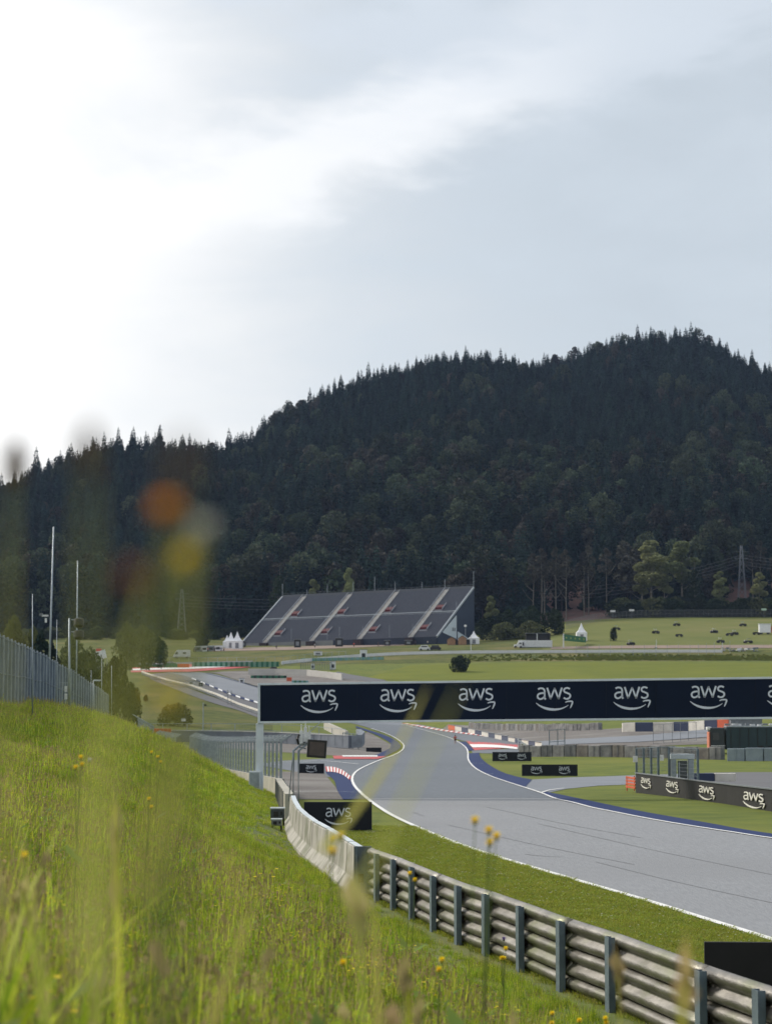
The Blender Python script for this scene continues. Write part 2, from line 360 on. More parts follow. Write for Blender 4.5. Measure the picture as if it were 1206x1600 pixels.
def sheet(name, Lp, Rp, m, n=80, k=8, lift=1.0, kind='structure', smooth=True, gk={}, m2=None):
    """a strip laid on the terrain between two outlines given where the photograph shows them"""
    A = resample(Lp, n, smooth); B = resample(Rp, n, smooth); P = np.zeros((n, k+1, 3))
    for i in range(n):
        a = ground(A[i, 0], A[i, 1], **gk); b = ground(B[i, 0], B[i, 1], **gk)
        for j in range(k+1):
            t = j/k; x = a.x*(1-t)+b.x*t; y = a.y*(1-t)+b.y*t; P[i, j] = (x, y, 0)
    P[..., 2] = gz(P[..., 0], P[..., 1])+lift_of(P[..., 1])*lift
    o = grid_mesh(name, P, m); tag(o, kind=kind); return o, P
def line(name, pts, w, m, lift=2.0, off=0, n=120, world_pts=None, dash=None, m2=None):
    """a painted line of width w metres following photo points, on the terrain"""
    W = world_pts if world_pts is not None else [ground(*p)[:2] for p in resample(pts, n)]
    C = resample(W, n, False); T = np.gradient(C, axis=0); T /= np.linalg.norm(T, axis=1)[:, None]+1e-9; Nn = np.stack([-T[:, 1], T[:, 0]], 1)
    k = 2; P = np.zeros((n, k+1, 3))
    for j in range(k+1):
        q = C+Nn*(off+w*(j/k-.5)); P[:, j, :2] = q; P[:, j, 2] = gz(q[:, 0], q[:, 1])+lift_of(q[:, 1])*lift
    mi = None
    if dash:
        s = np.concatenate([[0], np.cumsum(np.linalg.norm(np.diff(C, axis=0), axis=1))])[:-1]; mi = np.repeat(((s//dash) % 2).astype(int)[:, None], k, 1)
    o = grid_mesh(name, P, [m, m2] if dash else m, mi); tag(o, kind='structure'); return o

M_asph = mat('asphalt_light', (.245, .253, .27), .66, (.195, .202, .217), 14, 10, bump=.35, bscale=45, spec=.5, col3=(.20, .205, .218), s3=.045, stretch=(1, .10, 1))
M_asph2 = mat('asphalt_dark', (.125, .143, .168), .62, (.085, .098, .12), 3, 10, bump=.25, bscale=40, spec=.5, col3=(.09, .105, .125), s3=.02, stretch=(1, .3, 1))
M_asph3 = mat('asphalt_upper', (.19, .205, .235), .7, (.16, .175, .20), .2, 6, spec=.4)
M_run = mat('runoff_asphalt', (.13, .13, .14), .8, (.11, .11, .12), .2, 6, spec=.3)
M_gravel = mat('gravel', (.20, .185, .175), .95, (.12, .11, .105), 3.5, 8, bump=1, bscale=9, spec=.2, col3=(.22, .21, .20), s3=.1)
M_white = mat('white_paint', (.80, .80, .79), .6, (.72, .72, .71), 4)
M_blue = mat('blue_kerb_paint', (.010, .028, .115), .75, (.008, .022, .09), 2, spec=.2)
M_red = mat('red_kerb_paint', (.50, .06, .06), .6, (.42, .05, .05), 1)

LE = [(1500, 1562), (1206, 1470), (1100, 1437), (1000, 1406), (900, 1377), (800, 1347.5), (740, 1328.5), (680, 1306), (620, 1279), (590, 1261), (573, 1248)]
RE = [(1500, 1352), (1206, 1311), (1160, 1304), (1100, 1295), (1050, 1287), (1000, 1278), (960, 1270), (925, 1263), (895, 1255), (868, 1249), (866, 1248)]
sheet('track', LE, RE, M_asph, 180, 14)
LE2 = [(573, 1248), (563, 1239), (554, 1229), (550, 1218), (554, 1209), (565, 1201), (590, 1190), (612, 1182), (627, 1174), (631, 1166), (624, 1158), (606, 1148), (580, 1139), (556, 1132), (520, 1124)]
RE2 = [(866, 1248), (845, 1240), (815, 1230), (790, 1222), (765, 1213), (745, 1203), (735, 1194), (731, 1186), (731, 1178), (729, 1171), (722, 1164), (708, 1156), (688, 1149), (660, 1141), (628, 1133)]
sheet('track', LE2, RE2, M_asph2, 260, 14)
sheet('track', [(556, 1132), (500, 1120), (440, 1112), (404, 1100)], [(640, 1135), (560, 1100), (480, 1090), (400, 1076)], M_asph3, 40, 8, .8)
wl = line('track_line', LE[:-1]+LE2[:-2], .20, M_white, 2.2, n=260)
wr = line('track_line', RE[:-1]+RE2[1:], .16, M_white, 2.2, n=260)
# blue verges
sheet('blue_verge', [(1500, 1352), (1206, 1311), (1100, 1295), (1000, 1278), (925, 1263), (868, 1249), (845, 1240)],
      [(1500, 1344), (1206, 1304), (1100, 1286), (1000, 1268.5), (930, 1254), (880, 1243.5), (852, 1238)], M_blue, 80, 2, 1.6)
sheet('blue_verge', [(820, 1231), (790, 1222), (765, 1213), (745, 1203), (735, 1194), (731, 1186), (731, 1178)],
      [(831, 1219), (806, 1214), (784, 1207), (764, 1196), (754, 1188), (750, 1183), (748, 1177)], M_blue, 50, 3, 1.6)
sheet('blue_verge', [(730, 1174), (722, 1164), (712, 1158)], [(741, 1173), (735, 1167), (728, 1160)], M_blue, 20, 3, 1.6)
sheet('blue_verge', [(588, 1186), (605, 1181), (622, 1172), (626, 1166), (619, 1158), (600, 1149), (575, 1141), (556, 1135)],
      [(572, 1184), (590, 1179), (607, 1171), (611, 1165), (606, 1159), (590, 1150), (572, 1143), (556, 1138)], M_blue, 60, 3, 1.6)
sheet('blue_verge', [(577, 1250), (562, 1240), (551, 1227), (549, 1219), (540, 1211), (525, 1207)],
      [(536, 1250), (528, 1238), (525, 1229), (522, 1220), (512, 1211), (508, 1206)], M_blue, 50, 3, 1.5)
# red-white kerbs
def kerb(pa, pb, n, name='kerb', mA=None, mB=None):
    A = resample(pa, n*3+1); B = resample(pb, n*3+1); P = np.zeros((n*3+1, 3, 3))
    for i in range(n*3+1):
        a = ground(*A[i]); b = ground(*B[i])
        for j in range(3):
            t = j/2; P[i, j, :2] = a.x*(1-t)+b.x*t, a.y*(1-t)+b.y*t
    P[..., 2] = gz(P[..., 0], P[..., 1])+lift_of(P[..., 1])*2.6; P[:, 1, 2] += .03
    o = grid_mesh(name, P, [mA or M_red, mB or M_white], np.repeat((np.arange(n*3)//3 % 2)[:, None], 2, 1)); return tag(o, kind='structure')
kerb([(508, 1199), (522, 1200), (536, 1205), (549, 1215)], [(510, 1207), (524, 1208), (537, 1213), (546, 1220)], 17)
kerb([(300, 1060), (330, 1072), (365, 1086), (404, 1098)], [(300, 1061.5), (330, 1074), (364, 1088), (404, 1100.5)], 15, mA=M_white, mB=M_blue)
kerb([(628, 1131.5), (655, 1136.5), (690, 1143), (760, 1152)], [(634, 1131.3), (661, 1135.6), (696, 1141.7), (762, 1151)], 34)
sheet('runoff_red', [(728, 1158), (741, 1173)], [(812, 1165), (835, 1169)], M_red, 12, 12, 1.6, smooth=False)
sheet('runoff_white', [(733, 1164), (738, 1169)], [(808, 1169), (808, 1172)], M_white, 8, 10, 2.6, smooth=False)
sheet('runoff_red', [(520, 1182), (522, 1187)], [(604, 1183), (590, 1187)], M_red, 6, 8, 2.4, smooth=False)
sheet('runoff_white', [(534, 1182), (536, 1184)], [(590, 1182), (590, 1184)], M_white, 6, 8, 3.4, smooth=False)
# faint rubber streaks
M_skid = mat('rubber_streak', (.165, .17, .182), .66, (.20, .205, .22), .9)
for q_, (a_, b_) in enumerate([((700, 1290), (990, 1352)), ((840, 1288), (1206, 1368)), ((760, 1262), (1000, 1310)), ((930, 1348), (1206, 1412))]):
    line('rubber_streak', [a_, ((a_[0]+b_[0])/2, (a_[1]+b_[1])/2+2), b_], .05, M_skid, 1.4)
line('rubber_streak', [(646, 1270), (662, 1276)], .12, M_skid, 1.4)
line('rubber_streak', [(820, 1336), (850, 1339), (878, 1340)], .06, M_skid, 1.4)
# gravel trap and side asphalt left of the track
sheet('gravel_trap', [(430, 1248), (430, 1222), (430, 1206)], [(540, 1250), (524, 1230), (505, 1207)], M_gravel, 30, 8, .9, smooth=False)
sheet('runoff_road', [(400, 1195), (440, 1189), (480, 1187)], [(545, 1218), (575, 1197), (612, 1183)], M_asph2, 30, 8, .8, smooth=False)
sheet('gravel_trap', [(330, 1168), (360, 1161), (440, 1160)], [(600, 1185), (622, 1170), (575, 1144)], M_gravel, 40, 8, .65, smooth=False)
line('track_line', [(420, 1192), (470, 1191), (505, 1190), (560, 1195)], .18, M_white, 2.4)
line('track_line', [(455, 1239), (500, 1238), (555, 1239)], .10, M_white, 2.4)
line('track_line', [(733, 1194), (755, 1194)], .12, M_white, 2.8); line('track_line', [(755, 1211), (771, 1211)], .12, M_white, 2.8)
# cross road on the right
sheet('side_road', [(800, 1225), (840, 1238), (852, 1240), (885, 1233), (935, 1228), (990, 1226), (1100, 1226)],
      [(822, 1219), (860, 1217), (890, 1215), (930, 1214), (985, 1212), (1050, 1210), (1110, 1208)], M_asph3, 60, 8, .8, smooth=False)
line('track_line', [(845, 1240), (858, 1236), (880, 1233)], .14, M_white, 2.4)
# right-hand service yard and roads below the gantry
sheet('yard', [(1040, 1230), (1120, 1240), (1300, 1268)], [(1100, 1208), (1150, 1207), (1300, 1207)], M_run, 30, 8, .8, smooth=False)
sheet('side_road', [(738, 1177), (790, 1178), (830, 1176)], [(736, 1172), (790, 1171), (830, 1170)], M_asph2, 20, 4, .8, smooth=False)
sheet('gravel_trap', [(690, 1140), (760, 1152), (850, 1170), (940, 1168), (1110, 1163)], [(700, 1132), (760, 1136), (850, 1142), (940, 1140), (1110, 1128)], M_gravel, 50, 10, .8, smooth=False)
sheet('side_road', [(820, 1168), (900, 1163), (1000, 1160), (1110, 1152), (1300, 1140)], [(820, 1161), (900, 1155), (1000, 1150), (1110, 1140), (1300, 1130)], M_asph3, 50, 6, 1.8, smooth=False)
sheet('side_road', [(628, 1133), (688, 1149), (730, 1160), (800, 1165)], [(650, 1132), (700, 1141), (760, 1149), (850, 1161)], M_asph2, 30, 6, 1.6, smooth=False)
# upper track
sheet('service_road', [(236, 1062), (280, 1080), (330, 1098), (372, 1110), (404, 1122)], [(230, 1054), (280, 1070), (330, 1089), (372, 1101), (404, 1112)], M_run, 50, 4, 1.2)
sheet('runoff_road', [(234, 1054), (285, 1070), (335, 1089), (404, 1112)], [(262, 1051), (300, 1060), (345, 1076), (404, 1097)], M_run, 50, 6, 1.0)
sheet('track', [(262, 1051), (300, 1060), (345, 1077), (404, 1097)], [(312, 1051), (335, 1054), (365, 1062), (404, 1075)], M_asph3, 50, 6, 1.1)
sheet('gravel_trap', [(322, 1052), (340, 1053), (365, 1061), (404, 1073), (470, 1090)], [(345, 1050), (385, 1049), (450, 1052), (560, 1063), (620, 1075)], M_gravel, 50, 8, .9)
line('track_line', [(322, 1053), (340, 1057), (370, 1065), (404, 1075)], .5, M_blue, 2.4)
sheet('runoff_red', [(205, 1051), (300, 1050), (390, 1043)], [(205, 1041), (300, 1038.5), (395, 1035.5)], M_red, 40, 6, 1.4, smooth=False)
sheet('runoff_white', [(205, 1048.5), (300, 1046), (388, 1041)], [(205, 1046), (300, 1043), (390, 1038.5)], M_white, 40, 3, 2.4, smooth=False)
sheet('service_road', [(205, 1041), (300, 1038.5), (395, 1035.5)], [(205, 1037), (300, 1035), (395, 1033)], M_run, 30, 3, 1.2, smooth=False)
sheet('service_road', [(500, 1058), (560, 1063), (620, 1072)], [(528, 1050), (545, 1054), (600, 1063)], M_run, 20, 4, 1.4, smooth=False)
M_dirt = mat('dirt_path', (.26, .19, .15), .95, (.20, .15, .12), .2, 6)
sheet('dirt_path', [(330, 1018), (450, 1016), (560, 1012), (700, 1005)], [(330, 1013.5), (450, 1011), (560, 1008), (690, 1001)], M_dirt, 40, 4, 1.2, smooth=False)
sheet('dirt_path', [(860, 1014.5), (980, 1013.5), (1206, 1013), (1300, 1012)], [(860, 1011), (980, 1009), (1206, 1008), (1300, 1007)], M_dirt, 40, 4, 1.2, smooth=False)
sheet('mown_terrace', [(560, 1062), (760, 1062), (1000, 1062), (1300, 1062)], [(640, 1040), (800, 1036), (1000, 1035), (1300, 1036)], mat('terrace_grass', (.155, .17, .025), .9, (.115, .14, .022), .06, 6, spec=.1), 60, 10, .7, smooth=False)


# ================================================================== NEAR THINGS
M_galv = mat('weathered_rail_steel', (.21, .20, .185), .42, (.085, .08, .07), 1.6, 8, bump=.15, bscale=14, metal=.6, stretch=(1, 1, 3), col3=(.12, .13, .075), s3=.9)
M_post = mat('blue_grey_post', (.13, .175, .21), .55, (.085, .12, .15), 4, bump=.1, bscale=30)
M_rust = mat('rusty_bolt', (.06, .04, .03), .7, metal=.4)
M_conc = mat('pale_concrete', (.46, .445, .41), .9, (.27, .26, .235), 1.8, 9, bump=.4, bscale=18, col3=(.19, .20, .15), s3=1.1, stretch=(1, 1, .35))
M_conc2 = mat('old_concrete', (.44, .42, .36), .9, (.32, .31, .27), .8, 7, bump=.3, bscale=9)
M_steel = mat('galvanised_post', (.36, .41, .45), .5, (.27, .31, .35), 3, metal=.5)
M_wire = mat('fence_wire', (.22, .26, .30), .6, metal=.3)
M_pale = mat('pale_painted_steel', (.60, .66, .70), .5, (.50, .56, .61), 1.5, 5)
M_navy = mat('navy_banner', (.0025, .009, .027), .6, (.002, .0075, .022), .6, bump=.25, bscale=1.2, spec=.15)
M_navy2 = mat('dark_banner', (.006, .009, .016), .6, (.004, .006, .011), .8, spec=.3)
M_blackv = mat('black_banner', (.018, .018, .019), .7, (.012, .012, .013), 1.2, bump=.25, bscale=2.5, spec=.25)
M_logo = mat('pale_print', (.62, .67, .74), .6, (.58, .63, .70), 2)
M_black = mat('black_plastic', (.012, .012, .013), .5)
M_grey = mat('grey_metal', (.22, .24, .26), .5, (.15, .17, .19), 3, metal=.3)
M_orange = mat('orange_barrier', (.62, .10, .03), .6, (.45, .08, .03), 2)

# ---- guardrail
def bl(Y): return float(np.interp(Y, BY, BX))
RY = [12.0, 14.3, 16.6, 18.9, 21.2, 23.4, 24.9, 26.8, 28.7, 32.7, 35.0, 37.5, 39.8, 41.6, 43.9, 46.2, 48.4, 50.2]
def rail():
    root = empty('guardrail', (bl(30), 30, -4.6), 'weathered steel guardrail of stacked wavy beams on blue grey posts beside the grass bank', 'guardrail')
    # W-beam section: (offset toward track, height)
    def sec(z0):
        return [(q*1.35, z0+w*1.40) for q, w in ((.0, .158), (.01, .150), (.055, .130), (.08, .09), (.055, .048), (.008, .018), (.0, 0), (.008, -.018), (.055, -.048), (.08, -.09), (.055, -.130), (.01, -.150), (.0, -.158))]
    ys = list(np.arange(11, 51.6, .5)); 
    for lvl, zc in enumerate((-3.685, -4.135, -4.585)):
        segs = [RY[i:i+3] for i in range(0, len(RY)-1, 2)]
        for sg in segs:
            a, b = sg[0]-.12, (51.75 if sg[-1] > 50 else sg[-1]+.12); yy = np.linspace(a, b, 9); mb = MB(); V = []
            for q, y in enumerate(yy):
                x = bl(y); d = Vector((bl(y+.5)-bl(y-.5), 1, 0)).normalized(); nx, ny = -d.y, d.x
                # beams sit on the track side of the posts; hollow side seen from the bank bulges toward it
                thick = -.004*(len(segs) and (RY.index(sg[0])//2 % 2))
                for o_, z in sec(zc): V.append((x+(-nx)*(.19+thick)+nx*o_*1.0, y+(-ny)*(.19+thick)+ny*o_*1.0, z))
            n = 13; mb.add(V, [(i*n+k, i*n+k+1, (i+1)*n+k+1, (i+1)*n+k) for i in range(8) for k in range(n-1)])
            o = partw(mb, 'rail', M_galv, root, smooth=True)
            so_ = o.modifiers.new('thickness', 'SOLIDIFY'); so_.thickness = .006
    for y in RY:
        x = bl(y); ang = math.atan2(1, bl(y+.5)-bl(y-.5))-math.pi/2; ca, sa = math.cos(ang), math.sin(ang)
        mb = MB(); T = Matrix.Translation((x, y, 0)) @ Matrix.Rotation(ang, 4, 'Z')
        lean = random.uniform(-.01, .01)
        w = .195
        # C-section post, open side toward the next bay
        mb.box((-.03, 0, -4.15), (.012, w, 1.30), M=T); mb.box((.02, -w/2+.006, -4.15), (.09, .012, 1.30), M=T); mb.box((.02, w/2-.006, -4.15), (.09, .012, 1.30), M=T)
        p = partw(mb, 'post', M_post, root)
        for z in (-3.685, -4.135, -4.585):
            mb = MB(); mb.box((.095, .14, z), (.15, .09, .14), M=T); mb.box((.05, .19, z+.03), (.05, .06, .05), M=T)
            b = partw(mb, 'spacer', M_rust, root); b.parent = p; b.matrix_parent_inverse = Matrix()
rail()

# ---- concrete barrier blocks
def cb_point(Y): return Vector((bl(Y), Y, gz1(bl(Y)+.3, Y)))
edges = [51.9, 54.4, 57.2, 60.2, 63.6, 67.4, 71.6, 76.4, 81.8]
names = ['concrete barrier block nearest the guardrail with a grey steel end plate', 'second pale concrete barrier block from the guardrail', 'third concrete barrier block from the guardrail',
 'fourth concrete barrier block from the guardrail, beside the near sponsor board', 'fifth concrete barrier block from the guardrail, where the wall starts to bend', 'sixth concrete barrier block from the guardrail, in the bend of the wall',
 'seventh concrete barrier block from the guardrail, beyond the bend', 'farthest concrete barrier block of the curved row, beside the bent lamp post']
prof = [(-.36, 0), (-.34, .10), (-.15, .36), (-.11, 1.06), (.11, 1.06), (.15, .36), (.34, .10), (.36, 0)]
for i in range(8):
    a, b = cb_point(edges[i]+.045), cb_point(edges[i+1]-.045); a.z = min(a.z, b.z)-.0; b.z = a.z
    m = (a+b)/2; d = (b-a).normalized(); nrm = Vector((d.y, -d.x, 0)); sc = 1.02+random.uniform(-.01, .012)
    mb = MB(); V = [tuple(p+nrm*x+Vector((0, 0, z*sc-.05*(z == 0)))) for p in (a, b) for x, z in prof]; n = len(prof)
    mb.add(V, [(k, k+1, n+k+1, n+k) for k in range(n-1)]+[(n-1, 0, n, 2*n-1), tuple(range(n))[::-1], tuple(range(n, 2*n))])
    root = empty('concrete_barrier', (m.x, m.y, a.z), names[i], 'barrier', 'curved row of concrete barrier blocks')
    partw(mb, 'block', M_conc, root, bevel=.02)
    mb = MB()
    mb.beam(tuple(a+nrm*.0+d*.06+Vector((0, 0, 1.105))), tuple(b-d*.06+Vector((0, 0, 1.105))), .16, .02)
    partw(mb, 'cap_plate', M_pale, root)
    if i == 0:
        mb = MB(); e = a-d*.05; R4 = math.atan2(d.y, d.x)
        mb.box((e.x, e.y, a.z+.58), (.10, .42, 1.16), rz=R4); ep = partw(mb, 'end_plate', mat('steel_end', (.13, .16, .18), .6, (.07, .09, .105), 3, metal=.2), root)
        mb = MB(); e2 = e-d*.052-nrm*.05
        mb.box((e2.x, e2.y, a.z+.42), (.02, .12, .2), rz=R4); q = partw(mb, 'slot', M_rust, root)
        for k in (-.16, .16):
            mb = MB(); e3 = e-d*.06+nrm*k; mb.box((e3.x, e3.y, a.z+.58), (.03, .05, 1.18), rz=R4); partw(mb, 'flange', M_post, root)

# ---- letters of the logo, as strokes
def stroke(pts, w, n=None, close=False):
    P = resample([(a, 0, b) for a, b in pts], n or max(8, len(pts)*6))[:, [0, 2]]
    if not hasattr(w, '__len__'): w = [w, w]
    W = np.interp(np.linspace(0, 1, len(P)), np.linspace(0, 1, len(w)), w); T = np.gradient(P, axis=0); T /= np.linalg.norm(T, axis=1)[:, None]+1e-9
    Nn = np.stack([-T[:, 1], T[:, 0]], 1); return P+Nn*W[:, None]/2, P-Nn*W[:, None]/2
def straight(pts, w):
    out = []
    for a, b in zip(pts[:-1], pts[1:]):
        a, b = np.array(a), np.array(b); d = (b-a)/np.linalg.norm(b-a); n = np.array([-d[1], d[0]])*w/2; e = d*w*.28
        out.append((np.array([a-e+n, b+e+n]), np.array([a-e-n, b+e-n])))
    return out
def logo_strokes():
    S = []
    lw = .046
    S.append(stroke([(.062, .572), (.12, .597), (.185, .592), (.225, .562), (.238, .515), (.238, .44), (.238, .37), (.24, .325), (.268, .298)], lw))
    S.append(stroke([(.238, .465), (.17, .468), (.09, .448), (.05, .405), (.055, .345), (.10, .308), (.165, .318), (.238, .372)], lw))
    S += straight([(.315, .597), (.398, .312)], lw*1.05)+straight([(.398, .312), (.512, .592)], lw*.95)+straight([(.512, .592), (.612, .312)], lw*.95)+straight([(.612, .312), (.705, .597)], lw*1.05)
    S.append(stroke([(.925, .572), (.865, .598), (.80, .588), (.765, .545), (.782, .492), (.85, .462), (.915, .428), (.93, .372), (.895, .322), (.825, .303), (.75, .335)], lw, 50))
    S.append(stroke([(.0, .205), (.10, .128), (.24, .062), (.40, .026), (.55, .022), (.70, .048), (.82, .10), (.875, .138)], [.014, .040, .060, .066, .060, .046, .028, .012], 50))
    S.append(stroke([(.795, .212), (.87, .236), (.965, .238), (.988, .222), (.978, .17), (.925, .052)], [.024, .036, .042, .042, .038, .018], 30))
    return S
LOGO = logo_strokes()
def logo(parent, T, size, m=None, thick=.01, name='logo'):
    """T: matrix whose local X runs along the board, Z up, -Y outward; origin = lower left"""
    mb = MB()
    for A, B in LOGO:
        n = len(A); V = []
        for q in (A, B): V += [tuple(T @ Vector((x*size, -thick, z*size))) for x, z in q]
        for q in (A, B): V += [tuple(T @ Vector((x*size, .002, z*size))) for x, z in q]
        Fc = [(i, i+1, n+i+1, n+i) for i in range(n-1)]+[(i, 2*n+i, 2*n+i+1, i+1) for i in range(n-1)]+[(n+i, n+i+1, 3*n+i+1, 3*n+i) for i in range(n-1)]
        mb.add(V, Fc)
    return partw(mb, name, m or M_logo, parent)

# ---- advertising gantry over the track
def gantry():
    Y0, Y1 = 119.0, 119.0
    TL, TR = at(403, 1067.5, Y0), at(1206, 1057.5, Y1); BL_, BR = at(403, 1130.5, Y0), at(1206, 1123.5, Y1)
    ext = 1.16
    TR2 = TL+(TR-TL)*ext; BR2 = BL_+(BR-BL_)*ext
    foot = at(399.5, 1246, Y0); foot.z = gz1(foot.x, Y0)-.05
    root = empty('advertising_gantry', tuple(foot), 'long navy sponsor gantry spanning the track on a pale square post', 'gantry')
    # board
    mb = MB(); dY = Vector((0, .55, 0)); e = Vector((0, 0, .10)); ex = Vector((.10, 0, 0))
    mb.hexa([tuple(p) for p in (BL_+e+ex, BR2+e, BR2+e+dY, BL_+e+dY+ex)], [tuple(p) for p in (TL-e+ex, TR2-e, TR2-e+dY, TL-e+dY+ex)])
    partw(mb, 'board', M_navy, root)
    mb = MB(); o = Vector((0, -.03, 0)); t = Vector((0, 0, .115))
    d2 = Vector((0, .63, 0))
    mb.hexa([tuple(p) for p in (TL-t+o, TR2-t+o, TR2-t+o+d2, TL-t+o+d2)], [tuple(p) for p in (TL+o, TR2+o, TR2+o+d2, TL+o+d2)])
    mb.hexa([tuple(p) for p in (BL_+o, BR2+o, BR2+o+d2, BL_+o+d2)], [tuple(p) for p in (BL_+t+o, BR2+t+o, BR2+t+o+d2, BL_+t+o+d2)])
    sx = Vector((.13, 0, 0)); 
    mb.hexa([tuple(p) for p in (BL_+t+o, BL_+t+o+sx, BL_+t+o+sx+d2, BL_+t+o+d2)], [tuple(p) for p in (TL-t+o, TL-t+o+sx, TL-t+o+sx+d2, TL-t+o+d2)])
    partw(mb, 'frame', M_pale, root, bevel=.01)
    # seams between banner lengths
    for k in range(1, 12):
        s = k/12; a = BL_+(BR2-BL_)*s; b = TL+(TR2-TL)*s; mb = MB(); mb.beam(tuple(a+e*1.2+Vector((0, -.004, 0))), tuple(b-e*1.2+Vector((0, -.004, 0))), .02, .012); partw(mb, 'banner_seam', M_navy2, root)
    # lattice girder behind the board
    for k in range(27):
        s0, s1 = k/27, (k+1)/27; q = Vector((0, 1.0, 0)); a0 = BL_+(BR2-BL_)*s0+q; a1 = BL_+(BR2-BL_)*s1+q; b0 = TL+(TR2-TL)*s0+q; b1 = TL+(TR2-TL)*s1+q
        mb = MB(); mb.beam(tuple(a0 if k % 2 else b0), tuple(b1 if k % 2 else a1), .07); partw(mb, 'girder_brace', M_steel, root)
    mb = MB(); mb.beam(tuple(BL_+Vector((0, 1, .05))), tuple(BR2+Vector((0, 1, .05))), .12); mb.beam(tuple(TL+Vector((0, 1, -.06))), tuple(TR2+Vector((0, 1, -.06))), .12); partw(mb, 'girder_chord', M_steel, root)
    # post
    mb = MB(); w = .40
    ptop = Vector((at(405.5, 1131, Y0).x+.02, Y0+.25, BL_.z)); pf = Vector((ptop.x-.02, Y0+.25, foot.z-.3)); mb.box(((ptop.x+pf.x)/2, Y0+.25, (ptop.z+pf.z)/2), (.40, .40, ptop.z-pf.z))
    partw(mb, 'post', M_pale, root, bevel=.02)
    mb = MB(); xr = TR2.x-.6; zr = gz1(xr, Y0)-.3; mb.box((xr, Y0+.25, (BR2.z+zr)/2-.05), (.40, .40, BR2.z-zr)); partw(mb, 'post', M_pale, root, bevel=.02)
    # cabinet
    c = at(398, 1221, Y0-.3); mb = MB(); mb.box((c.x, Y0-.12, c.z+.05), (.62, .32, 1.0)); cb = partw(mb, 'cabinet', M_pale, root, bevel=.015)
    mb = MB(); mb.box((c.x, Y0-.30, c.z+.05), (.5, .02, .85)); mb.box((c.x+.2, Y0-.32, c.z), (.03, .03, .12)); partw(mb, 'cabinet_door', M_steel, root)
    mb = MB(); mb.box((c.x-.08, Y0-.12, c.z-.68), (.36, .3, .40)); partw(mb, 'meter_box', M_grey, root)
    # logos
    for px in (499, 622, 744.5, 866, 987, 1106.5, 1227):
        s = (px-403)/803; a = BL_+(BR-BL_)*s; ppm = F/Y0
        wdt = 58/ppm*.99; slope = math.atan2(TR.z-TL.z, TR.x-TL.x)
        p = at(px, 1118.5-8.5*s-3.5, Y0); base = Vector((p.x-wdt/2, Y0-.004, p.z)); 
        T = Matrix.Translation(base) @ Matrix.Rotation(-slope*.9, 4, 'Y'); logo(root, T, wdt, thick=.012)
gantry()

# ---- boards on the grass
def board(px0, px1, pyt, pyb, Y, label, logos, m=M_navy2, n_legs=2, name='sponsor_board', dz=0, yaw=0, group='sponsor boards standing on the grass', lw=.42):
    a = at(px0, pyb, Y); b = at(px1, pyb, Y); t = at(px0, pyt, Y); W = b.x-a.x; H = t.z-a.z; cxm = (a.x+b.x)/2
    root = empty(name, (cxm, Y, a.z), label, 'sign', group)
    T = Matrix.Translation((cxm, Y, a.z)) @ Matrix.Rotation(yaw, 4, 'Z')
    mb = MB(); mb.box((0, 0, H/2), (W, .10, H), M=T); partw(mb, 'panel', m, root, bevel=.01)
    g = gz1(cxm, Y)
    for k in range(n_legs):
        x = -W/2+W*(k+.5)/n_legs; mb = MB(); mb.beam(T @ Vector((x, .055, H*.9)), T @ Vector((x, .5, g-a.z-.02)), .05); mb.beam(T @ Vector((x, .075, H*.9)), T @ Vector((x, .075, g-a.z-.04)), .05); partw(mb, 'brace', M_grey, root)
    for k, (cxp, wfrac) in enumerate(logos):
        x = -W/2+W*cxp; s = W*wfrac
        logo(root, T @ Matrix.Translation((x-s/2, -.052, H*.5-s*.31)), s)
    return root
board(475, 581, 1253, 1297.5, 77, 'large black sponsor board with one logo, on the grass by the curved concrete barrier', [(.51, .40)])
board(466, 506.5, 1193, 1209.5, 205, 'small navy sponsor board with one logo on the gravel below the lamp screen', [(.5, .42)])
board(769, 830, 1175, 1189.5, 243, 'farther two logo sponsor board on the grass beside the blue kerb', [(.26, .225), (.75, .225)])
board(815, 902, 1194.5, 1212.5, 200, 'nearer two logo sponsor board on the grass between track and side road', [(.26, .205), (.76, .205)])
board(572, 596, 1168, 1177, 330, 'tiny dark board on the gravel inside the far left bend', [], n_legs=1)
b5 = board(1101, 1275, 1472, 1552, 34, 'black board seen from behind above the guardrail at the right edge', [], m=M_blackv, yaw=R(-4))

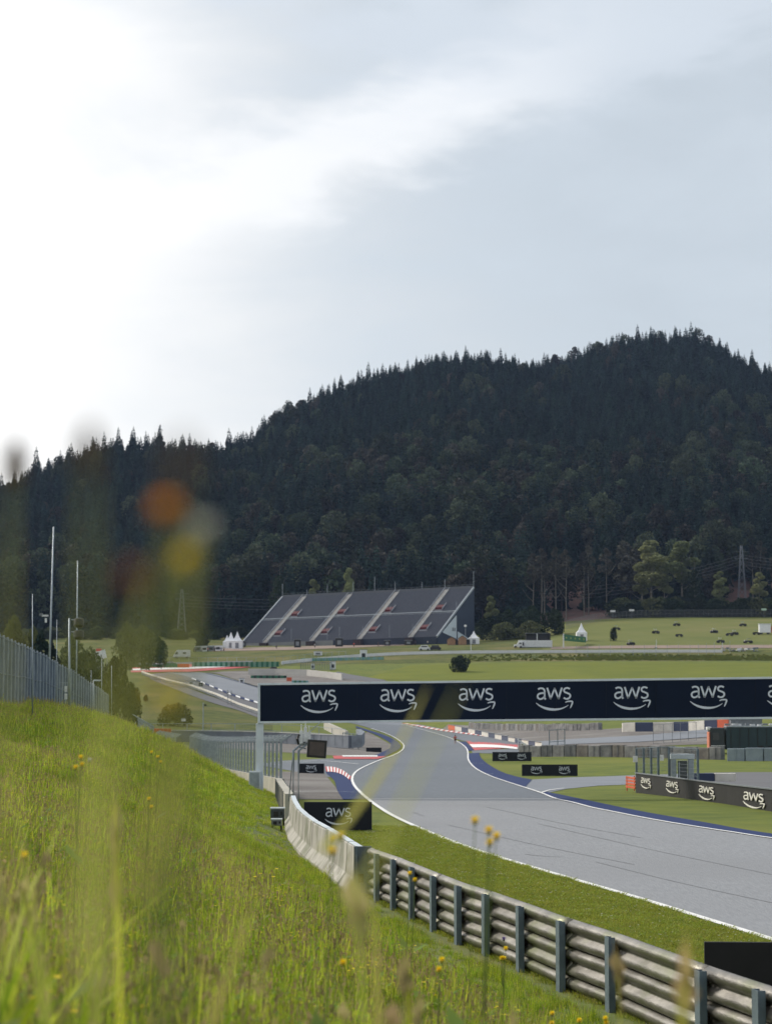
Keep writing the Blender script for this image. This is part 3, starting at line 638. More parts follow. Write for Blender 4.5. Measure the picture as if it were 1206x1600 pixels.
# ---- catch fence on its concrete footing
def fence_post(mb, p, d, h, bend=.55, w=.13):
    """d: unit direction toward the track"""
    mb.beam(tuple(p), tuple(p+Vector((0, 0, h))), w, w); mb.beam(tuple(p+Vector((0, 0, h-.03))), tuple(p+Vector((0, 0, h+bend*.55))+d*bend), w*.8, w*.8)
def catch_fence(name, pts, h, step, label, group, wall_h=.9, bend=.6, wall_mat=None, post_w=.14, wires=6, cat='fence', wallname='wall_base', zoff=0, mesh=True):
    P = resample(pts, 200, False); s = np.concatenate([[0], np.cumsum(np.linalg.norm(np.diff(P[:, :2], axis=0), axis=1))]); L_ = s[-1]; n = max(2, int(L_/step)+1)
    Q = [Vector([float(np.interp(t, s, P[:, k])) for k in range(3)]) for t in np.linspace(0, L_, n)]
    root = empty(name, tuple(Q[0]), label, cat, group)
    N_ = []
    for i in range(n):
        d = (Q[min(i+1, n-1)]-Q[max(i-1, 0)]); d.z = 0; d.normalize(); N_.append(Vector((d.y, -d.x, 0)))
    if wall_h:
        mb = MB(); V = []
        for q, nn in zip(Q, N_): V += [tuple(q-nn*.25+Vector((0, 0, -.8))), tuple(q-nn*.2+Vector((0, 0, wall_h))), tuple(q+nn*.2+Vector((0, 0, wall_h))), tuple(q+nn*.25+Vector((0, 0, -.8)))]
        Fc = [(i*4+k, (i+1)*4+k, (i+1)*4+k+1, i*4+k+1) for i in range(n-1) for k in range(3)]+[(0, 1, 2, 3), ((n-1)*4+3, (n-1)*4+2, (n-1)*4+1, (n-1)*4)]
        mb.add(V, Fc); partw(mb, wallname, wall_mat or M_conc2, root)
    for i, (q, nn) in enumerate(zip(Q, N_)):
        mb = MB(); fence_post(mb, q+Vector((0, 0, wall_h-.02)), nn, h, bend, post_w); partw(mb, 'post', M_steel, root)
    for k in range(wires+1):
        z = wall_h+.08+(h-.1)*k/wires; mb = MB()
        for a, b, na in zip(Q[:-1], Q[1:], N_): mb.beam(tuple(a+na*.05+Vector((0, 0, z))), tuple(b+na*.05+Vector((0, 0, z))), .022, .022)
        partw(mb, 'wire', M_steel, root)
    if bend:
        for k in (1, 2, 3):
            mb = MB()
            for a, b, na, nb in zip(Q[:-1], Q[1:], N_[:-1], N_[1:]):
                t = k/3; mb.beam(tuple(a+na*bend*t+Vector((0, 0, wall_h+h+bend*.55*t))), tuple(b+nb*bend*t+Vector((0, 0, wall_h+h+bend*.55*t))), .022, .022)
            partw(mb, 'wire', M_steel, root)
    if mesh:
        q_ = []
        for a, b in zip(Q[:-1], Q[1:]):
            m_ = max(4, int((b-a).length/.8)); 
            for j in range(m_):
                p = a+(b-a)*(j/m_); d = (b-a).normalized()*.004
                q_.append([tuple(p-d+Vector((0, 0, wall_h))), tuple(p+d+Vector((0, 0, wall_h))), tuple(p+d+Vector((0, 0, wall_h+h))), tuple(p-d+Vector((0, 0, wall_h+h)))])
        o = quads('wire_mesh', q_, M_wire); o.parent = root; o.matrix_parent_inverse = Matrix.Translation(root.location).inverted()
    return root
fy = [124, 135, 150, 165, 183, 205, 237]
fp = []
for Y in fy:
    x = bl(Y)+.1; fp.append((x, Y, gz1(x+1.2, Y)-.0))
catch_fence('catch_fence', fp, 2.15, 2.9, 'tall debris fence with bent post tops on a pale wall behind the gantry post', None, wall_h=.95)
fp = [(bl(Y)-.6, Y, gz1(bl(Y)+2, Y)) for Y in (252, 275, 300)]
catch_fence('catch_fence', fp, 1.9, 3.0, 'short farther stretch of debris fence past the gap in the wall', None, wall_h=.9)
# footing wall between curved blocks and the fence
def wall_run(name, pts, h, w, m, label, cat='wall', group=None, capm=None, seg=None, base=-.4):
    pts = [Vector(p) for p in pts]; c = pts[0]; root = empty(name, tuple(c), label, cat, group)
    mb = MB(); n = len(pts); V = []
    for i, p in enumerate(pts):
        d = (pts[min(i+1, n-1)]-pts[max(i-1, 0)]); d.z = 0; d.normalize(); nn = Vector((d.y, -d.x, 0))*w/2
        V += [tuple(p-nn+Vector((0, 0, base))), tuple(p-nn+Vector((0, 0, h))), tuple(p+nn+Vector((0, 0, h))), tuple(p+nn+Vector((0, 0, base)))]
    Fc = [(i*4+k, (i+1)*4+k, (i+1)*4+k+1, i*4+k+1) for i in range(n-1) for k in range(3)]+[(0, 1, 2, 3), ((n-1)*4+3, (n-1)*4+2, (n-1)*4+1, (n-1)*4)]
    mb.add(V, Fc); partw(mb, 'body', m, root)
    if capm:
        mb = MB()
        for a, b in zip(pts[:-1], pts[1:]): mb.beam(tuple(a+Vector((0, 0, h+.05))), tuple(b+Vector((0, 0, h+.05))), w*1.15, .1)
        partw(mb, 'cap', capm, root)
    if seg:
        mb = MB(); P = resample([tuple(p) for p in pts], 300, False); s = np.concatenate([[0], np.cumsum(np.linalg.norm(np.diff(P[:, :2], axis=0), axis=1))])
        for t in np.arange(seg, s[-1], seg):
            q = Vector([float(np.interp(t, s, P[:, k])) for k in range(3)]); q2 = Vector([float(np.interp(t+.1, s, P[:, k])) for k in range(3)]); d = (q2-q); d.z = 0; d.normalize(); nn = Vector((d.y, -d.x, 0))
            mb.beam(tuple(q-nn*(w/2+.012)+Vector((0, 0, -.1))), tuple(q-nn*(w/2+.012)+Vector((0, 0, h+.02))), .06, .05); mb.beam(tuple(q+nn*(w/2+.012)+Vector((0, 0, -.1))), tuple(q+nn*(w/2+.012)+Vector((0, 0, h+.02))), .06, .05)
        partw(mb, 'joint', M_grey, root)
    return root
wall_run('concrete_wall', [(bl(Y)-.05, Y, gz1(bl(Y)+.8, Y)) for Y in (87, 95, 105, 115, 122.5)], 1.0, .35, M_conc2, 'straight grey concrete wall between the curved blocks and the debris fence', seg=4)

# ---- marshal boxes on the bank at the wall bend
def kitbox(px, py, Y, w, h, label, m=M_grey):
    p = at(px, py, Y); p.z = gz1(p.x, Y); root = empty('equipment_box', tuple(p), label, 'equipment box')
    mb = MB(); mb.box((0, 0, h*.62), (w, w*.8, h*.55)); part(mb, 'case', m, root, bevel=.02)
    mb = MB(); mb.box((0, 0, h*.93), (w*1.08, w*.88, .05)); part(mb, 'lid', M_pale, root)
    mb = MB(); mb.box((-.05, -w*.42, h*.6), (w*.35, .04, h*.3)); mb.box((w*.3, -w*.42, h*.65), (w*.15, .04, h*.2)); part(mb, 'panel', M_black, root)
    for sx in (-1, 1):
        for sy in (-1, 1): mb = MB(); mb.beam((sx*w*.42, sy*w*.33, h*.36), (sx*w*.46, sy*w*.36, -.1), .04); part(mb, 'leg', M_black, root)
kitbox(434, 1262, 80, .50, .62, 'larger dark equipment box on legs at the foot of the grass bank by the wall', mat('equipment_dark', (.05, .07, .08), .5))
kitbox(432.5, 1273, 76, .36, .38, 'smaller grey equipment box just in front of the larger dark one')

# ---- bent post with antennas, and the light panel
p = at(462.5, 1240, 84); p.z = gz1(p.x, 84)
root = empty('bent_post', tuple(p), 'bent steel fence post carrying white antenna boxes beside the light panel', 'post')
zt = at(462, 1173, 84).z-p.z
for dx in (-.10, .10):
    mb = MB(); mb.tube([(dx, 0, 0), (dx, 0, zt), (dx+.55, .0, zt+.45)], .055, 8); part(mb, 'pole', M_steel, root, smooth=True)
mb = MB(); mb.beam((-.28, .05, .8), (-.12, 0, zt-.2), .03); mb.beam((-.05, 0, zt+.1), (.45, 0, zt+.3), .04); part(mb, 'bracket', M_grey, root)
for k, (dx, dz, hh) in enumerate([(.20, .62, .5), (.36, .72, .55), (.50, .60, .42)]):
    mb = MB(); mb.box((dx, -.08, zt+dz-.1), (.13, .13, hh)); mb.tube([(dx, -.08, zt+dz+hh*.4-.1), (dx, -.08, zt+dz+hh*.4+.2)], .015, 6); part(mb, 'antenna', mat('white_plastic', (.7, .72, .74), .5), root)
mb = MB(); mb.tube([(.1, -.1, zt+.25), (.05, -.2, zt+.45), (.12, -.15, zt+.62)], .05, 8); part(mb, 'camera', M_black, root)
mb = MB(); mb.beam((.5, 0, zt+.7), (1.0, 0, zt+1.15), .03); part(mb, 'rod', M_steel, root)
a = at(479, 1184, 83.4); b = at(509.5, 1156, 83.4); W = b.x-a.x; H = b.z-a.z
root = empty('light_panel', ((a.x+b.x)/2, 83.4, a.z), 'black framed square light panel hung on the bent post over the wall', 'light panel')
T = Matrix.Rotation(R(4), 4, 'Y')
mb = MB(); mb.box((0, 0, H/2), (W, .16, H), M=T); part(mb, 'housing', M_black, root, bevel=.02)
mb = MB(); mb.box((0, -.085, H/2), (W*.76, .02, H*.74), M=T); part(mb, 'screen', mat('unlit_screen', (.075, .055, .052), .35), root)
mb = MB(); mb.beam((-W/2-.02, .05, H*.5), (-W/2-.28, .1, H*.6), .05); mb.beam((-W/2-.02, .05, H*.8), (-W/2-.28, .1, H*.75), .04); part(mb, 'bracket', M_grey, root)
# thin struts standing at the end of the fence
# ---- tall slatted fence on the top of the bank at left
def slat_fence():
    yy = np.array([66, 93, 120, 150, 200, 215]); px = np.array([-110, 0, 50, 97, 160, 172])
    xs = (px-603)/F*yy; pts = [(x, y, 0) for x, y in zip(xs, yy)]
    P = resample(pts, 400, False); s = np.concatenate([[0], np.cumsum(np.linalg.norm(np.diff(P[:, :2], axis=0), axis=1))])
    pos = lambda t: (float(np.interp(t, s, P[:, 0])), float(np.interp(t, s, P[:, 1])))
    L_ = s[-1]; nb = int(L_/2.9); x0, y0 = pos(0)
    root = empty('slatted_fence', (x0, y0, gz1(x0, y0)), 'high blue grey slatted fence running along the top of the grass bank', 'fence')
    h = 3.25
    m1 = mat('blue_grey_slat', (.12, .16, .21), .6, (.06, .085, .12), 1.1, 5, col3=(.17, .21, .26), s3=.7)
    for b in range(nb):
        t0, t1 = L_*b/nb, L_*(b+1)/nb; mb = MB()
        for t in np.arange(t0+.12, t1, .115):
            x, y = pos(t); z = gz1(x, y); mb.box((x, y, z+h/2-.1+random.uniform(-.03, .05)), (random.uniform(.02, .05), random.uniform(.03, .09), h+.1), rz=math.atan2(1, -.22))
        x1, y1 = pos(t0); x2, y2 = pos(t1)
        for hz in (.3, 1.6, h-.1): mb.beam((x1+.05, y1, gz1(x1, y1)+hz), (x2+.05, y2, gz1(x2, y2)+hz), .03, .04)
        partw(mb, 'slat_panel', m1, root)
        mb = MB(); z = gz1(x1, y1); mb.beam((x1+.06, y1, z-.2), (x1+.06, y1, z+h+.03), .07, .07); partw(mb, 'post', M_steel, root)
slat_fence()

# ---- masts
def mast(px, pyt, pyb, Y, r, label, extras=None, lean=0, m=None, name='mast', pxt=None, cat='mast', group='thin masts along the bank fence'):
    x = at(px, pyb, Y).x; g = gz1(x, Y)-.1; top = at(px if pxt is None else pxt, pyt, Y)
    root = empty(name, (x, Y, g), label, cat, group); mb = MB(); mb.tube([(0, 0, 0), (top.x-x, 0, top.z-g)], [r, r*.55], 8); part(mb, 'pole', m or M_steel, root, smooth=True)
    if extras: extras(root, top.z-g, top.x-x)
    return root
def cams(root, h, dx):
    mb = MB(); k = .72*0+.0
    z = at(72, 962, 150).z-root.location.z; mb = MB(); mb.box((-.28, -.05, z), (.45, .12, .12)); mb.box((-.22, -.05, z-.32), (.12, .2, .3)); part(mb, 'camera', mat('white_plastic', (.7, .72, .74), .5), root)
    mb = MB(); mb.box((-.55, -.05, z+.08), (.22, .22, .16)); part(mb, 'camera', M_grey, root)
mast(76.5, 823, 1040, 150, .085, 'tallest leaning mast behind the slatted fence with small cameras part way up', cams, pxt=84.5)
mast(120, 876, 1060, 175, .07, 'second tallest mast, right behind the camera post', None, pxt=122)
mast(51.5, 928, 1104, 88, .028, 'thin mast in front of the slatted fence near the left edge')
mast(89.5, 968, 1060, 140, .03, 'thin mast just right of the tallest leaning mast')
mast(143, 1047, 1085, 170, .03, 'short thin mast beside the bushes at the end of the fence')
mast(159.5, 1030, 1120, 190, .035, 'thin rod at the far end of the slatted fence')
mast(175, 1040, 1135, 180, .03, 'slender rod just beyond the end of the slatted fence')
def heads(root, h, dx):
    for z in (h-.18, h-.85):
        mb = MB(); mb.beam((.05, 0, z+.1), (.5, 0, z+.1), .06); part(mb, 'arm', M_steel, root)
        mb = MB(); mb.lathe((.48, 0, z-.32), [(.08, -.06), (.24, 0), (.29, .14), (.27, .24), (.30, .26), (.26, .48), (.05, .52)], 12); hd = part(mb, 'camera', M_black, root, smooth=False)
        mb = MB(); mb.box((.46, -.02, z+.06), (.36, .26, .12)); part(mb, 'hood', M_pale, root)
    mb = MB(); mb.beam((-.5, 0, h-3.6), (.02, 0, h-3.6), .03); part(mb, 'arm', M_steel, root)
    for k in (0, 1):
        mb = MB(); mb.box((-.20, -.03, h-3.95-k*.42), (.14, .14, .32)); part(mb, 'junction_box', mat('white_plastic', (.7, .72, .74), .5), root)
mast(109, 966, 1107, 122, .085, 'thick steel camera post with two dark camera heads in front of the slatted fence', heads, name='camera_post', cat='camera post', group=None)
def head1(root, h, dx):
    mb = MB(); mb.box((.25, 0, h), (.5, .12, .1)); part(mb, 'camera', M_pale, root)
mast(146.5, 1063, 1115, 160, .055, 'short steel post with a small white camera near the end of the slatted fence', head1, name='camera_post', cat='camera post', group=None)

# ---- right-hand black banner wall
def banner():
    seg = [(993, 1208.5, 1235, 131), (1030, 1213, 1241, 124), (1085, 1220, 1250, 114), (1135, 1226, 1258, 106), (1206, 1234, 1268, 95), (1290, 1246, 1284, 85)]
    T_ = [at(a, b, Y) for a, b, c, Y in seg]; B_ = [at(a, c, Y) for a, b, c, Y in seg]
    root = empty('banner_wall', tuple(B_[0]), 'long black sponsor banner wall curving along the grass on the right', 'banner')
    for i in range(len(seg)-1):
        mb = MB(); d = Vector((0, .12, 0)); a, b = B_[i], B_[i+1]; c, e = T_[i+1], T_[i]; dn = Vector((0, 0, -.25))
        mb.hexa([tuple(a+dn), tuple(b+dn), tuple(b+d+dn), tuple(a+d+dn)], [tuple(e), tuple(c), tuple(c+d), tuple(e+d)]); partw(mb, 'panel', M_blackv, root)
    mb = MB()
    for i in range(len(seg)-1):
        mb.beam(tuple(T_[i]+Vector((0, .06, .03))), tuple(T_[i+1]+Vector((0, .06, .03))), .14, .06)
    partw(mb, 'top_edge', M_grey, root)
    for i in range(len(seg)):
        mb = MB(); mb.box(tuple(B_[i]+Vector((.35, .25, .35))), (.3, .10, .9)); partw(mb, 'stay', M_grey, root)
    for px0, px1, pyb, pyt in ((1002, 1017.5, 1232, 1216), (1041.5, 1060.5, 1239, 1221), (1092.5, 1117, 1249, 1228.5), (1162, 1195.5, 1261.5, 1238)):
        ya = float(np.interp(px0, [s[0] for s in seg], [s[3] for s in seg])); yb = float(np.interp(px1, [s[0] for s in seg], [s[3] for s in seg]))
        def onwall(px, py):
            i = max(0, min(len(seg)-2, int(np.searchsorted([q[0] for q in seg], px))-1)); p, q = B_[i], B_[i+1]; u, v = ray(px, py); u = float(u); v = float(v)
            t = (p.x-u*p.y)/(u*(q.y-p.y)-(q.x-p.x)); Yw = p.y+(q.y-p.y)*t; return Vector((u*Yw, Yw, v*Yw))
        a = onwall(px0, pyb); b = onwall(px1, pyb+(px1-px0)*.19); X = (b-a); w = X.length; X.normalize(); Z = Vector((0, 0, 1)); Yv = Z.cross(X)
        hz = (pyb-pyt)/F*(ya+yb)/2/.62; 
        M3 = Matrix(((X.x*w/hz, Yv.x, 0, a.x), (X.y*w/hz, Yv.y, 0, a.y), (X.z*w/hz, Yv.z, 1, a.z+.06), (0, 0, 0, 1)))
        s = hz; logo(root, Matrix.Translation((-.035, -.035, 0)) @ M3, s, mat('cream_print', (.75, .74, .68), .6), thick=.03)
banner()
# orange end rails
a = at(978, 1230, 133); b = at(993, 1234, 131.5); a.z = at(978, 1232, 133).z
root = empty('end_barrier', tuple(a), 'red orange stacked rail end at the start of the black banner wall', 'barrier')
for k in range(4):
    mb = MB(); z0 = .12+k*.185; mb.beam((0, 0, z0), (b.x-a.x-.02, b.y-a.y, z0-.02), .09, .13); part(mb, 'rail', M_orange, root, bevel=.01)
for x in (.05, .5):
    mb = MB(); mb.box((x, .1, .3), (.06, .06, .9)); part(mb, 'post', M_orange, root)
# fenced cage with steel portal
def cage():
    Y = 142; pxs = [994, 1005.5, 1017, 1028]; root0 = at(994, 1212, Y); root = empty('fence_cage', tuple(root0), 'open wire mesh enclosure of thin posts behind the black banner wall', 'fence')
    top = 1169; P = []
    for i, px in enumerate(pxs): P.append(at(px, 1212, Y-1.5*i))
    P += [at(1045, 1212, 137), at(1090, 1216, 133)]
    hts = [at(994, top, Y).z-at(994, 1212, Y).z]*6
    for p, h in zip(P, hts):
        mb = MB(); mb.beam(tuple(p-Vector((0, 0, .8))), tuple(p+Vector((0, 0, h))), .13, .13); partw(mb, 'post', M_post, root)
    for k in range(8):
        mb = MB()
        for a, b in zip(P[:-1], P[1:]): mb.beam(tuple(a+Vector((0, 0, hts[0]*(k+.5)/8))), tuple(b+Vector((0, 0, hts[0]*(k+.5)/8))), .012, .012)
        partw(mb, 'wire', M_wire, root)
    mb = MB()
    for a, b in zip(P[:-1], P[1:]): mb.beam(tuple(a+Vector((0, 0, hts[0]))), tuple(b+Vector((0, 0, hts[0]))), .05, .05)
    partw(mb, 'top_rail', M_post, root)
    q_ = []
    for a, b in zip(P[:-1], P[1:]):
        n = max(3, int((b-a).length/.09))
        for j in range(n):
            p = a+(b-a)*j/n; q_.append([tuple(p+Vector((-.005, 0, 0))), tuple(p+Vector((.005, 0, 0))), tuple(p+Vector((.005, 0, hts[0]))), tuple(p+Vector((-.005, 0, hts[0])))])
    o = quads('wire_mesh', q_, M_wire); o.parent = root; o.matrix_parent_inverse = Matrix.Translation(root.location).inverted()
    for px, py, w, h in ((992, 1186, .28, .38), (1033.5, 1184, .22, .36)):
        c = at(px, py, Y-8); mb = MB(); mb.box(tuple(c), (w, .04, h)); partw(mb, 'notice', mat('white_plastic', (.7, .72, .74), .5), root)
    # portal
    Yp = 137; c = at(1065, 1219, Yp); r2 = empty('steel_portal', (c.x, Yp, gz1(c.x, Yp)), 'grey steel doorway frame standing inside the wire enclosure', 'doorway')
    zt = at(1065, 1179, Yp).z-r2.location.z; w = (1083-1048)/F*Yp
    for sx in (-1, 1): mb = MB(); mb.box((sx*(w/2-.16), 0, zt/2-.15), (.32, .6, zt-.3)); part(mb, 'jamb', M_steel, r2, bevel=.02)
    mb = MB(); mb.box((0, 0, zt-.12), (w+.1, .66, .32)); part(mb, 'lintel', M_pale, r2, bevel=.02)
    mb = MB(); mb.box((.05, .1, zt*.42), (w*.42, .05, zt*.8)); part(mb, 'door', mat('dark_glass', (.05, .055, .06), .3), r2)
    mb = MB(); mb.box((-.16, .06, zt*.4), (.06, .06, zt*.8)); part(mb, 'door_frame', M_pale, r2)
cage()

# ================================================================== FAR THINGS
def root_at(name, px, py, Y, label, cat, group=None, rz=0, snap=True):
    p = at(px, py, Y)
    if snap: p.z = gz1(p.x, p.y)
    return empty(name, tuple(p), label, cat, group, rz)
M_wp = mat('white_plastic', (.7, .72, .74), .5); M_wt = mat('white_tent_cloth', (.78, .79, .82), .8, (.7, .71, .75), 1)
# ---- barrier blocks, alternating white and blue
top = [(700, 1132), (735, 1139), (770, 1146), (805, 1153.5), (846, 1160.5)]; bot = [(700, 1140.5), (735, 1147), (770, 1154), (805, 1161), (846, 1168)]
A = resample(top, 15, True); Bq = resample(bot, 15, True)
Mw = mat('white_block', (.62, .60, .55), .8, (.50, .48, .44), 1); Mb = mat('blue_block', (.03, .045, .10), .7, (.022, .035, .08), 1)
Gb = [ground(*q, ymin=250) for q in Bq]; Yb = [g.y for g in Gb]
ordn = ['first', 'second', 'third', 'fourth', 'fifth', 'sixth', 'seventh', 'eighth', 'ninth', 'tenth', 'eleventh', 'twelfth', 'thirteenth', 'fourteenth']
for i in range(14):
    a = at(*Bq[i], Yb[i]); b = at(*Bq[i+1], Yb[i+1]); t = at(*A[i], Yb[i]); h = t.z-a.z
    colr, m = ('orange red', M_orange) if i == 0 else (('white', Mw) if i % 2 else ('dark blue', Mb))
    r = empty('barrier_block', tuple((a+b)/2), f'{colr} barrier block, {ordn[i]} from the orange end of the row beyond the runner', 'barrier', 'row of white and blue barrier blocks')
    d = Vector((0, 1.1, 0)); e = (b-a)*.01; mb = MB(); dn = Vector((0, 0, -.5))
    mb.hexa([tuple(p) for p in (a+e+dn, b-e+dn, b-e+d+dn, a+e+d+dn)], [tuple(p) for p in (a+e+Vector((0, .1, h)), b-e+Vector((0, .1, h)), b-e+d+Vector((0, -.1, h)), a+e+d+Vector((0, -.1, h)))]); partw(mb, 'block', m, r, bevel=.05)
    mb = MB(); mb.beam(tuple(a+e*4+Vector((0, .55, h+.03))), tuple(b-e*4+Vector((0, .55, h+.03))), .3, .06); partw(mb, 'strap', M_grey, r)
# ---- tyre walls
def tyre_wall(pts, Ys, h_px, label, m1, r=.32, step=.66, rows=1, hgt=None, group=None):
    """stacks of tyres side by side along the line"""
    W = resample([tuple(at(px, py, Y)) for (px, py), Y in zip(pts, Ys)], 200, False)
    s = np.concatenate([[0], np.cumsum(np.linalg.norm(np.diff(W[:, :2], axis=0), axis=1))]); L_ = s[-1]
    n = int(L_/step); root = empty('tyre_wall', tuple(W[0]), label, 'tyre wall', group)
    bw = step*2.4; n = min(90, int(L_/bw)); pt = lambda t: Vector([float(np.interp(t, s, W[:, q])) for q in range(3)])
    for g in range(n):
        a, b = pt(g*bw+.05), pt((g+1)*bw-.05)
        for q in (a, b): q.z = gz1(q.x, q.y)
        d = (b-a); d.z = 0; d.normalize(); nn = Vector((d.y, -d.x, 0))*r; H = hgt+random.uniform(-.07, .07); mb = MB(); u = Vector((0, 0, H)); dn = Vector((0, 0, -.15))
        ring = lambda z, k_: [tuple(q+z) for q in (a-nn*k_, b-nn*k_, b+nn*k_, a+nn*k_)]
        mb.hexa(ring(dn, 1), ring(u, .93)); partw(mb, 'tyre_stack', random.choice(m1), root, bevel=.07)
        if g % 2 == 0:
            mb = MB(); c0 = a.lerp(b, .5); mb.beam(tuple(c0+nn*1.03+Vector((0, 0, .05))), tuple(c0+nn*1.0+u*.97), .12, .05); partw(mb, 'strap', m1[0], root)
    return root
Mt = [mat('grey_tyre_cover', (.13, .135, .145), .8, (.07, .075, .08), 1.6, col3=(.22, .22, .22), s3=.5), mat('pale_tyre_cover', (.24, .24, .24), .8, (.13, .13, .135), 1.6), mat('mid_tyre_cover', (.17, .17, .175), .8, (.09, .09, .095), 1.1), mat('brown_tyre_cover', (.18, .165, .15), .8, (.10, .09, .085), 1.1)]
tyre_wall([(812, 1178), (870, 1179.5), (960, 1181), (1050, 1183), (1134, 1187)], [262, 258, 252, 246, 240], 18, 'long grey tyre wall crossing the grass below the service road', Mt, hgt=1.35, r=.36, step=.74)
tyre_wall([(1136, 1188), (1206, 1190), (1290, 1192)], [236, 234, 232], 18, 'bluish tyre wall in front of the green truck at the right edge', [mat('blue_tyre_cover', (.22, .27, .31), .8, (.16, .2, .24), 1)], hgt=1.4, r=.4, step=.84)
tw = [(735, 1137.5), (800, 1141), (850, 1142), (900, 1142), (948, 1140.5)]; tyre_wall(tw, [ground(*q, ymin=300).y for q in tw], 12, 'distant pale tyre wall along the back of the gravel trap under the gantry', Mt, hgt=1.25, r=.5, step=1.0)
# grey curved wall at left with dark and pale wraps
Pw = [(228, 1156), (270, 1156.5), (320, 1157), (380, 1158), (440, 1160), (500, 1163), (548, 1165)]
Yw = [366, 366, 366, 364, 360, 352, 343]
wall_run('tyre_barrier', [Vector(at(px, py, Y)) for (px, py), Y in zip(Pw, Yw)], 1.55, .9, mat('grey_wrap', (.17, .195, .235), .8, (.13, .15, .185), .6), 'long blue grey padded barrier sweeping behind the gravel trap at left', cat='barrier', capm=mat('pale_cap', (.42, .43, .44), .8), seg=2.4)
wall_run('tyre_barrier', [Vector(at(px, py, Y)) for (px, py), Y in zip([(549, 1165), (562, 1163), (566, 1158), (560, 1154)], [343, 343, 348, 352])], 1.5, .8, mat('grey_wrap2', (.20, .23, .26), .8, (.14, .16, .19), .8), 'rounded end of the padded barrier beside the blue verge', cat='barrier')
c = at(254, 1143, 364); r = empty('orange_barrier', (c.x, 364, c.z-1), 'bright orange plastic barrier on top of the grey padded wall', 'barrier')
W = 28/F*364
for i in range(5): mb = MB(); mb.box((-W/2+W*(i+.5)/5, 0, 1.0), (W/5-.05, .6, .95)); part(mb, 'segment', M_orange, r, bevel=.06)
mb = MB(); mb.box((0, 0, .45), (W, .66, .14)); part(mb, 'foot', M_grey, r)
# fences behind it
def post_fence(name, pts, Ys, h, step, label, m=M_steel, rails=(1.0,), w=.08, cat='fence', group=None, mesh_gap=0, mw=.015, wire=None):
    W = resample([tuple(at(px, py, Y)) for (px, py), Y in zip(pts, Ys)], 200, False); s = np.concatenate([[0], np.cumsum(np.linalg.norm(np.diff(W[:, :2], axis=0), axis=1))]); L_ = s[-1]
    n = max(2, int(L_/step)+1); n = min(n, 100); Q = [Vector([float(np.interp(t, s, W[:, k])) for k in range(3)]) for t in np.linspace(0, L_, n)]
    for q in Q: q.z = gz1(q.x, q.y)
    root = empty(name, tuple(Q[0]), label, cat, group)
    for q in Q: mb = MB(); mb.beam(tuple(q-Vector((0, 0, .3))), tuple(q+Vector((0, 0, h))), w); partw(mb, 'post', m, root)
    for f in rails:
        mb = MB()
        for a, b in zip(Q[:-1], Q[1:]): mb.beam(tuple(a+Vector((0, 0, h*f))), tuple(b+Vector((0, 0, h*f))), w*.7)
        partw(mb, 'rail', m, root)
    if mesh_gap:
        q_ = []
        for a, b in zip(Q[:-1], Q[1:]):
            k = max(2, int((b-a).length/mesh_gap)); d = (b-a).normalized()*mw/2
            for j in range(k): p = a+(b-a)*j/k; q_.append([tuple(p-d), tuple(p+d), tuple(p+d+Vector((0, 0, h))), tuple(p-d+Vector((0, 0, h)))])
        o = quads('wire_mesh', q_, wire or M_wire); o.parent = root; o.matrix_parent_inverse = Matrix.Translation(root.location).inverted()
    return root
post_fence('debris_fence', [(180, 1140), (240, 1142), (330, 1143), (400, 1144), (480, 1148), (540, 1152)], [375, 375, 375, 374, 372, 362], 2.9, 4.0, 'tall see through fence behind the grey padded wall at left', rails=(1.0, .62), w=.11, mesh_gap=.5, mw=.012)
post_fence('debris_fence', [(536, 1153), (548, 1158), (560, 1160)], [356, 350, 348], 2.4, 1.6, 'short fence bay at the rounded end of the padded wall', rails=(1.0,), w=.14, m=M_post)
c = at(287, 1125, 374); r = empty('small_sign', tuple(c), 'small white plate hung on the tall fence behind the grey wall', 'sign'); mb = MB(); mb.box((0, 0, 0), (.75, .05, .45)); part(mb, 'plate', M_wp, r); mb = MB(); mb.box((0, .05, .3), (.5, .04, .08)); part(mb, 'hook', M_grey, r)
wall_run('white_wall', [Vector(at(px, py, Y)) for (px, py), Y in zip([(508, 1136), (525, 1144), (542, 1152)], [400, 378, 360])], 1.0, .5, M_conc2, 'short pale concrete wall ending at the padded barrier under the gantry', cat='wall')
# bent-top fence climbing the bank edge at far left
P_ = [at(px, py, Y) for (px, py, Y) in ((212, 1142, 335), (224, 1150, 318), (240, 1160, 306))]
fr = catch_fence('catch_fence', [tuple(p) for p in P_], 2.3, 1.7, 'dark end of the debris fence with bent tops at the crest of the grass bank', None, wall_h=0, bend=.9, post_w=.14, wires=5, mesh=False)
# ---- upper track barrier with posts
pu = [(222, 1051), (232, 1055), (262, 1067), (300, 1079), (340, 1093), (372, 1103), (404, 1113)]; yu = [672, 655, 615, 580, 545, 515, 490]
root = wall_run('white_barrier', [Vector((at(a, b, Y).x, Y, gz1(at(a, b, Y).x, Y))) for (a, b), Y in zip(pu, yu)], 1.15, .35, mat('barrier_white', (.62, .60, .53), .8, (.5, .48, .42), .6), 'long white barrier with dark uprights lining the outside of the upper track', cat='barrier', base=.75)
W = resample([tuple(at(a, b, Y)) for (a, b), Y in zip(pu, yu)], 100, False)
for q in W[::1]:
    z = gz1(q[0], q[1]); mb = MB(); mb.box((q[0], q[1]-.2, z+.4), (.16, .16, .9)); partw(mb, 'upright', M_post, root)
mb = MB()
for a, b in zip(W[:-1:3], W[3::3]): mb.beam((a[0], a[1]-.1, gz1(a[0], a[1])+.35), (b[0], b[1]-.1, gz1(b[0], b[1])+.35), .2, .3)
partw(mb, 'lower_rail', M_grey, root)
